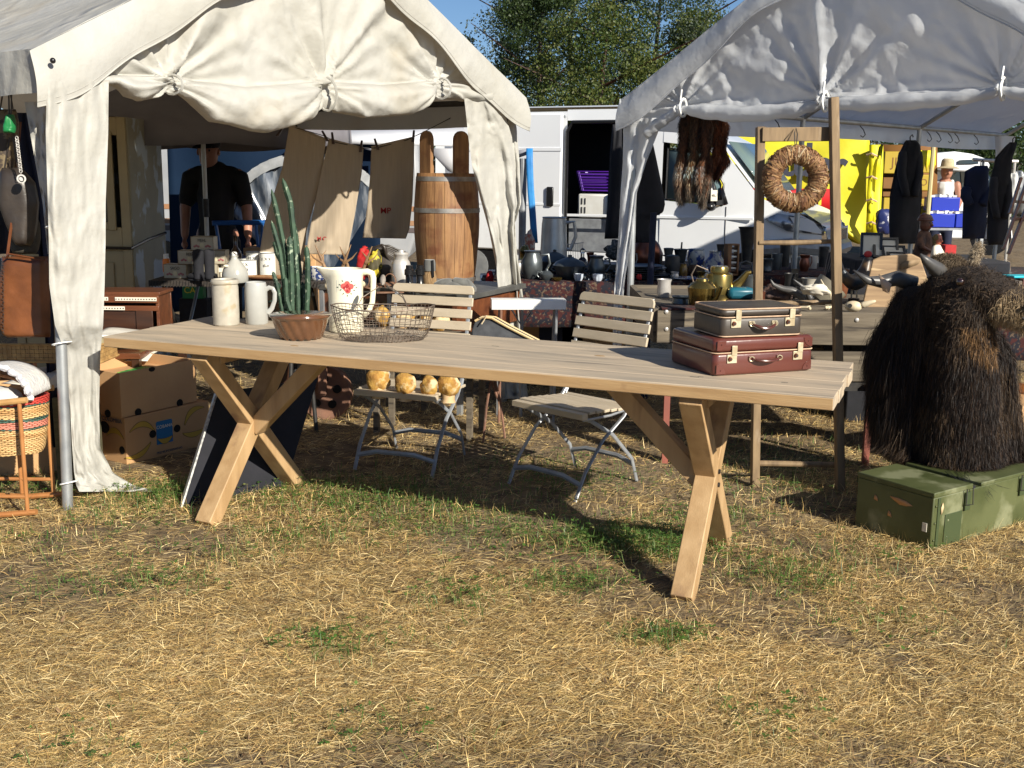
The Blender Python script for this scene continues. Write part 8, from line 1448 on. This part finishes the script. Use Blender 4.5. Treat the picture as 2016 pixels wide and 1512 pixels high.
# ================================================================== GREEN AMMUNITION CRATE
c0 = G(1830, 1085); yw = .60
t = thing('army_crate', (c0[0], c0[1], 0), 'green painted army crate with metal latches under the yak head', 'crate', rz=yw)
Lc, Wc, Hc = .80, .36, .215; b = MB(); b.box((Lc / 2, Wc / 2, Hc / 2), (Lc, Wc, Hc)); b.build('crate_body', M['olive'], t, bevel=.004)
b = MB(); b.box((.125, Wc / 2, Hc + .011), (.255, Wc + .006, .022)); b.build('lid', M['olive'], t, bevel=.004); b = MB(); b.box((.555, Wc / 2, Hc + .008), (.49, Wc + .004, .016)); b.build('lid', M['olive'], t, bevel=.003)
b = MB(); b.box((.262, Wc / 2 - .01, Hc + .004), (.02, Wc - .02, .01)); b.build('lid_gap', M['black'], t)
b = MB(); b.box((.035, -.002, Hc / 2), (.016, .004, Hc - .01)); b.box((.135, -.002, .07), (.11, .004, .13)); b.build('metal_strap', M['darkolive'], t, bevel=.001)
for x, z in ((.016, .04), (.016, .11), (.016, .18), (.1, .04), (.1, .11)): b = MB(); b.ball((x, -.003, z), (.005, .003, .005), 10, 6); b.build('rivet', M['olive'], t)
for x in (.215, .60):
    b = MB(); b.box((x, -.006, Hc - .045), (.034, .008, .075)); b.build('latch', M['darkolive'], t, bevel=.002); b = MB(); b.tube([(x - .02, -.014, Hc + .01), (x - .022, -.016, Hc - .055), (x + .018, -.02, Hc - .058), (x + .02, -.014, Hc + .008)], .0025, 6); b.build('latch_loop', M['dkmetal'], t)
chip = mat('bare_wood_chip', (.45, .24, .11), rough=.8); b = MB(); b.add([(-.002, y, z) for y, z in ((.20, .175), (.185, .165), (.15, .15), (.12, .152), (.09, .16), (.12, .172), (.16, .176))], [tuple(range(7))]); b.build('chipped_patch', chip, t, solid=.001)
for (y, z) in ((.27, .15), (.2, .10)): b = MB(); b.add([(-.002, y + dy, z + dz) for dy, dz in ((.0, .014), (-.012, .004), (-.016, -.012), (.004, -.008))], [(0, 1, 2, 3)]); b.build('chipped_patch', chip, t, solid=.001)
b = MB(); b.add([(.045 + dx, -.0045, z) for dx, z in ((0, .17), (.01, .19), (.018, .17), (.012, .15), (.004, .14))], [tuple(range(5))]); b.build('chipped_patch', mat('cream_chip', (.6, .45, .25), rough=.8), t, solid=.001)
b = MB(); b.box((-.002, .03, .09), (.003, .02, .035)); b.build('paper_scrap', M['paper'], t)

# ================================================================== YAK BUST
YK = Vector((1.93, 4.72, .23)); t = thing('yak_head', tuple(YK), 'stuffed dark brown long-haired yak head and neck on the green army crate', 'taxidermy')
yb = mat('yak_skin', (.018, .012, .009), (.03, .02, .014), rough=.9, sc=8)
def K(px, py, Y): return W(px, py, Y) - YK
b = MB()
def TB(pts, rr, fl=1.): 
    b.tube(pts, rr, 20, flat=fl); b.ball(pts[0], rr[0], 14, 8); b.ball(pts[-1], rr[-1], 14, 8)
TB([K(1885, 950, 4.72), K(1868, 860, 4.75), K(1858, 760, 4.76), K(1858, 680, 4.74), K(1868, 610, 4.7)], [.235, .215, .20, .185, .14])
TB([K(1830, 900, 4.7), K(1798, 790, 4.75), K(1785, 680, 4.78), K(1800, 600, 4.75)], [.13, .15, .14, .09]); TB([K(1962, 930, 4.7), K(1935, 780, 4.7), K(1925, 690, 4.68)], [.14, .12, .12])
TB([K(1885, 930, 4.62), K(1885, 820, 4.58), K(1893, 720, 4.53), K(1900, 620, 4.50)], [.19, .165, .135, .105])
TB([K(1858, 600, 4.66), K(1880, 572, 4.58), K(1925, 572, 4.50), K(1980, 592, 4.42), K(2030, 615, 4.36)], [.115, .12, .10, .085, .075])
me = bpy.data.meshes.new('body'); me.from_pydata(b.V, [], b.F); me.materials.append(yb); tmp = bpy.data.objects.new('tmp_yak', me); col.objects.link(tmp); q = tmp.modifiers.new('r', 'REMESH'); q.mode = 'VOXEL'; q.voxel_size = .02; q.use_smooth_shade = True; q = tmp.modifiers.new('s', 'SMOOTH'); q.iterations = 6
dg = bpy.context.evaluated_depsgraph_get(); me2 = bpy.data.meshes.new_from_object(tmp.evaluated_get(dg)); bpy.data.objects.remove(tmp); me2.name = 'body'; me2.materials.clear(); me2.materials.append(yb); yo = bpy.data.objects.new('body', me2); col.objects.link(yo); yo.parent = t
Cc = np.zeros(len(me2.vertices) * 3); me2.vertices.foreach_get('co', Cc); Cc = Cc.reshape(-1, 3); Cc[:, 2] = np.maximum(Cc[:, 2], .012); me2.vertices.foreach_set('co', Cc.reshape(-1)); me2.update()
mz = np.array(K(2014, 622, 4.35)); eyep = K(1890, 555, 4.455)
def yak_col(r, P, N):
    c = np.array([[.016, .011, .009], [.030, .019, .013], [.055, .031, .018], [.012, .01, .012]]); i = r.choice(4, len(P), p=[.4, .25, .13, .22]); cc = c[i] * r.uniform(.6, 1.4, len(P))[:, None]
    t_ = fbm(P[:, [0, 2]] * 6 + 3, 8); lite = (t_ > .52) & (r.random(len(P)) < .4); cc[lite] = np.array([.10, .065, .038]) * r.uniform(.5, 1.4, lite.sum())[:, None]
    top = (P[:, 2] > .6) & (r.random(len(P)) < .55); cc[top] = np.array([.07, .047, .03]) * r.uniform(.4, 1.5, top.sum())[:, None]
    dm = np.linalg.norm(P - mz, axis=1); k_ = (dm < .12); cc[k_] = np.array([.36, .26, .15]) * r.uniform(.6, 1.3, k_.sum())[:, None]
    k2 = (dm < .24) & (dm > .1) & (P[:, 2] < mz[2] - .05) & (r.random(len(P)) < .5); cc[k2] = np.array([.25, .14, .06]) * r.uniform(.5, 1.3, k2.sum())[:, None]; return cc
hairs.Lf = lambda P: np.where(P[:, 1] < -.12, .30, 1) * np.clip(1.2 - (P[:, 2] - .5) * 2.2, .2, 1.2)
keep = lambda P: (np.linalg.norm(P - np.array(eyep), axis=1) > .026)
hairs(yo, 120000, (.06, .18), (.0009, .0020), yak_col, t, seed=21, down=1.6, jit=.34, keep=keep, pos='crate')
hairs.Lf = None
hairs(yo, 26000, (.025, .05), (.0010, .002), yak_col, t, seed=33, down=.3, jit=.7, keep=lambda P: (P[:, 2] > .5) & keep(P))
hp = K(1858, 530, 4.62)
b = MB(); b.tube([K(1862, 540, 4.60), K(1842, 528, 4.56), K(1822, 512, 4.53), K(1812, 500, 4.52)], [.036, .03, .018, .003], 14); b.build('horn', M['horn'], t, ang=0)
b = MB(); b.tube([K(1800, 560, 4.8), K(1765, 548, 4.8), K(1735, 555, 4.78), K(1708, 552, 4.76), K(1680, 532, 4.75)], [.038, .034, .028, .018, .003], 14); b.build('horn', M['horn'], t, ang=0)
b = MB(); b.add([K(1730, 540, 4.72), K(1755, 560, 4.70), K(1750, 578, 4.70), K(1738, 572, 4.72)], [(0, 1, 2, 3)]); b.build('ear', mat('pink_ear', (.5, .36, .26), rough=.7), t, solid=.008)
for (px, py, Y) in ((1922, 500, 4.66),): b = MB(); b.ball(K(px, py, Y), (.02, .015, .05), 12, 8, rot=Matrix.Rotation(.2, 3, 'Y')); e_ = b.build('ear', mat('pale_ear_fur', (.45, .36, .25), (.25, .18, .11), rough=.9, sc=20), t); hairs(e_, 1500, (.01, .03), (.001, .002), lambda r, P, N: np.tile([.42, .34, .24], (len(P), 1)) * r.uniform(.4, 1.2, (len(P), 1)), t, seed=5, down=.2)
b = MB(); b.ball(K(1865, 520, 4.62), (.07, .06, .035), 16, 10); f_ = b.build('poll', mat('poll_hide', (.14, .10, .065), (.06, .045, .03), rough=.8, sc=25, bump=.006), t); hairs(f_, 5000, (.015, .05), (.001, .002), lambda r, P, N: np.tile([.17, .125, .08], (len(P), 1)) * r.uniform(.3, 1.4, (len(P), 1)), t, seed=6, down=.25)
b = MB(); r = np.random.default_rng(3)
for k in range(70):
    x, y = r.normal(1885, 26), r.uniform(925, 945); dx = r.normal(38, 12); P = [K(x, y, 4.42), K(x + dx * .4, y + r.uniform(8, 22), 4.32), K(x + dx, y + r.uniform(10, 52), 4.27)]; b.tube(P, [.0011, .0009, .0002], 3)
b.build('trailing_hair', M['black'], t)
b = MB(); b.ball(eyep + Vector((0, .0, 0)), .017, 14, 10); b.build('eye', mat('glass_eye', (.02, .008, .004), rough=.03, spec=1., coat=1.), t)
b = MB(); b.ball(Vector(mz) + Vector((.03, -.02, .02)), (.05, .06, .045), 18, 12); nz_ = b.build('muzzle', mat('pale_muzzle', (.42, .33, .22), (.3, .22, .13), rough=.6, sc=14), t, ang=0); b = MB(); b.ball(Vector(mz) + Vector((.0, -.065, .045)), (.02, .01, .014), 12, 8); b.build('nostril', M['ink'], t)
b = MB(); b.tube([Vector(mz) + Vector((-.03, -.06, -.0)), Vector(mz) + Vector((.0, -.078, -.015)), Vector(mz) + Vector((.04, -.075, -.02))], .005, 6); b.build('mouth_line', M['ink'], t)

# boxes right of the yak
t = banana_box((2.38, 4.98, 0), .5, .5, .4, .40, 'banana box with yellow print and red stripe at the right edge behind the yak'); b = MB(); b.box((.2, -.002, .2), (.4, .003, .2)); b.build('yellow_panel', mat('yellow_card', (.55, .4, .04), (.5, .34, .03), rough=.6, sc=4), t); b = MB(); b.box((.2, -.003, .05), (.4, .003, .04)); b.build('red_stripe', M['red'], t)
text('lettering', 'PREMIUM', .045, M['ink'], t, (.13, -.0045, .22), (R(90), 0, 0)); text('lettering', 'BANANAS', .045, M['ink'], t, (.13, -.0045, .17), (R(90), 0, 0))
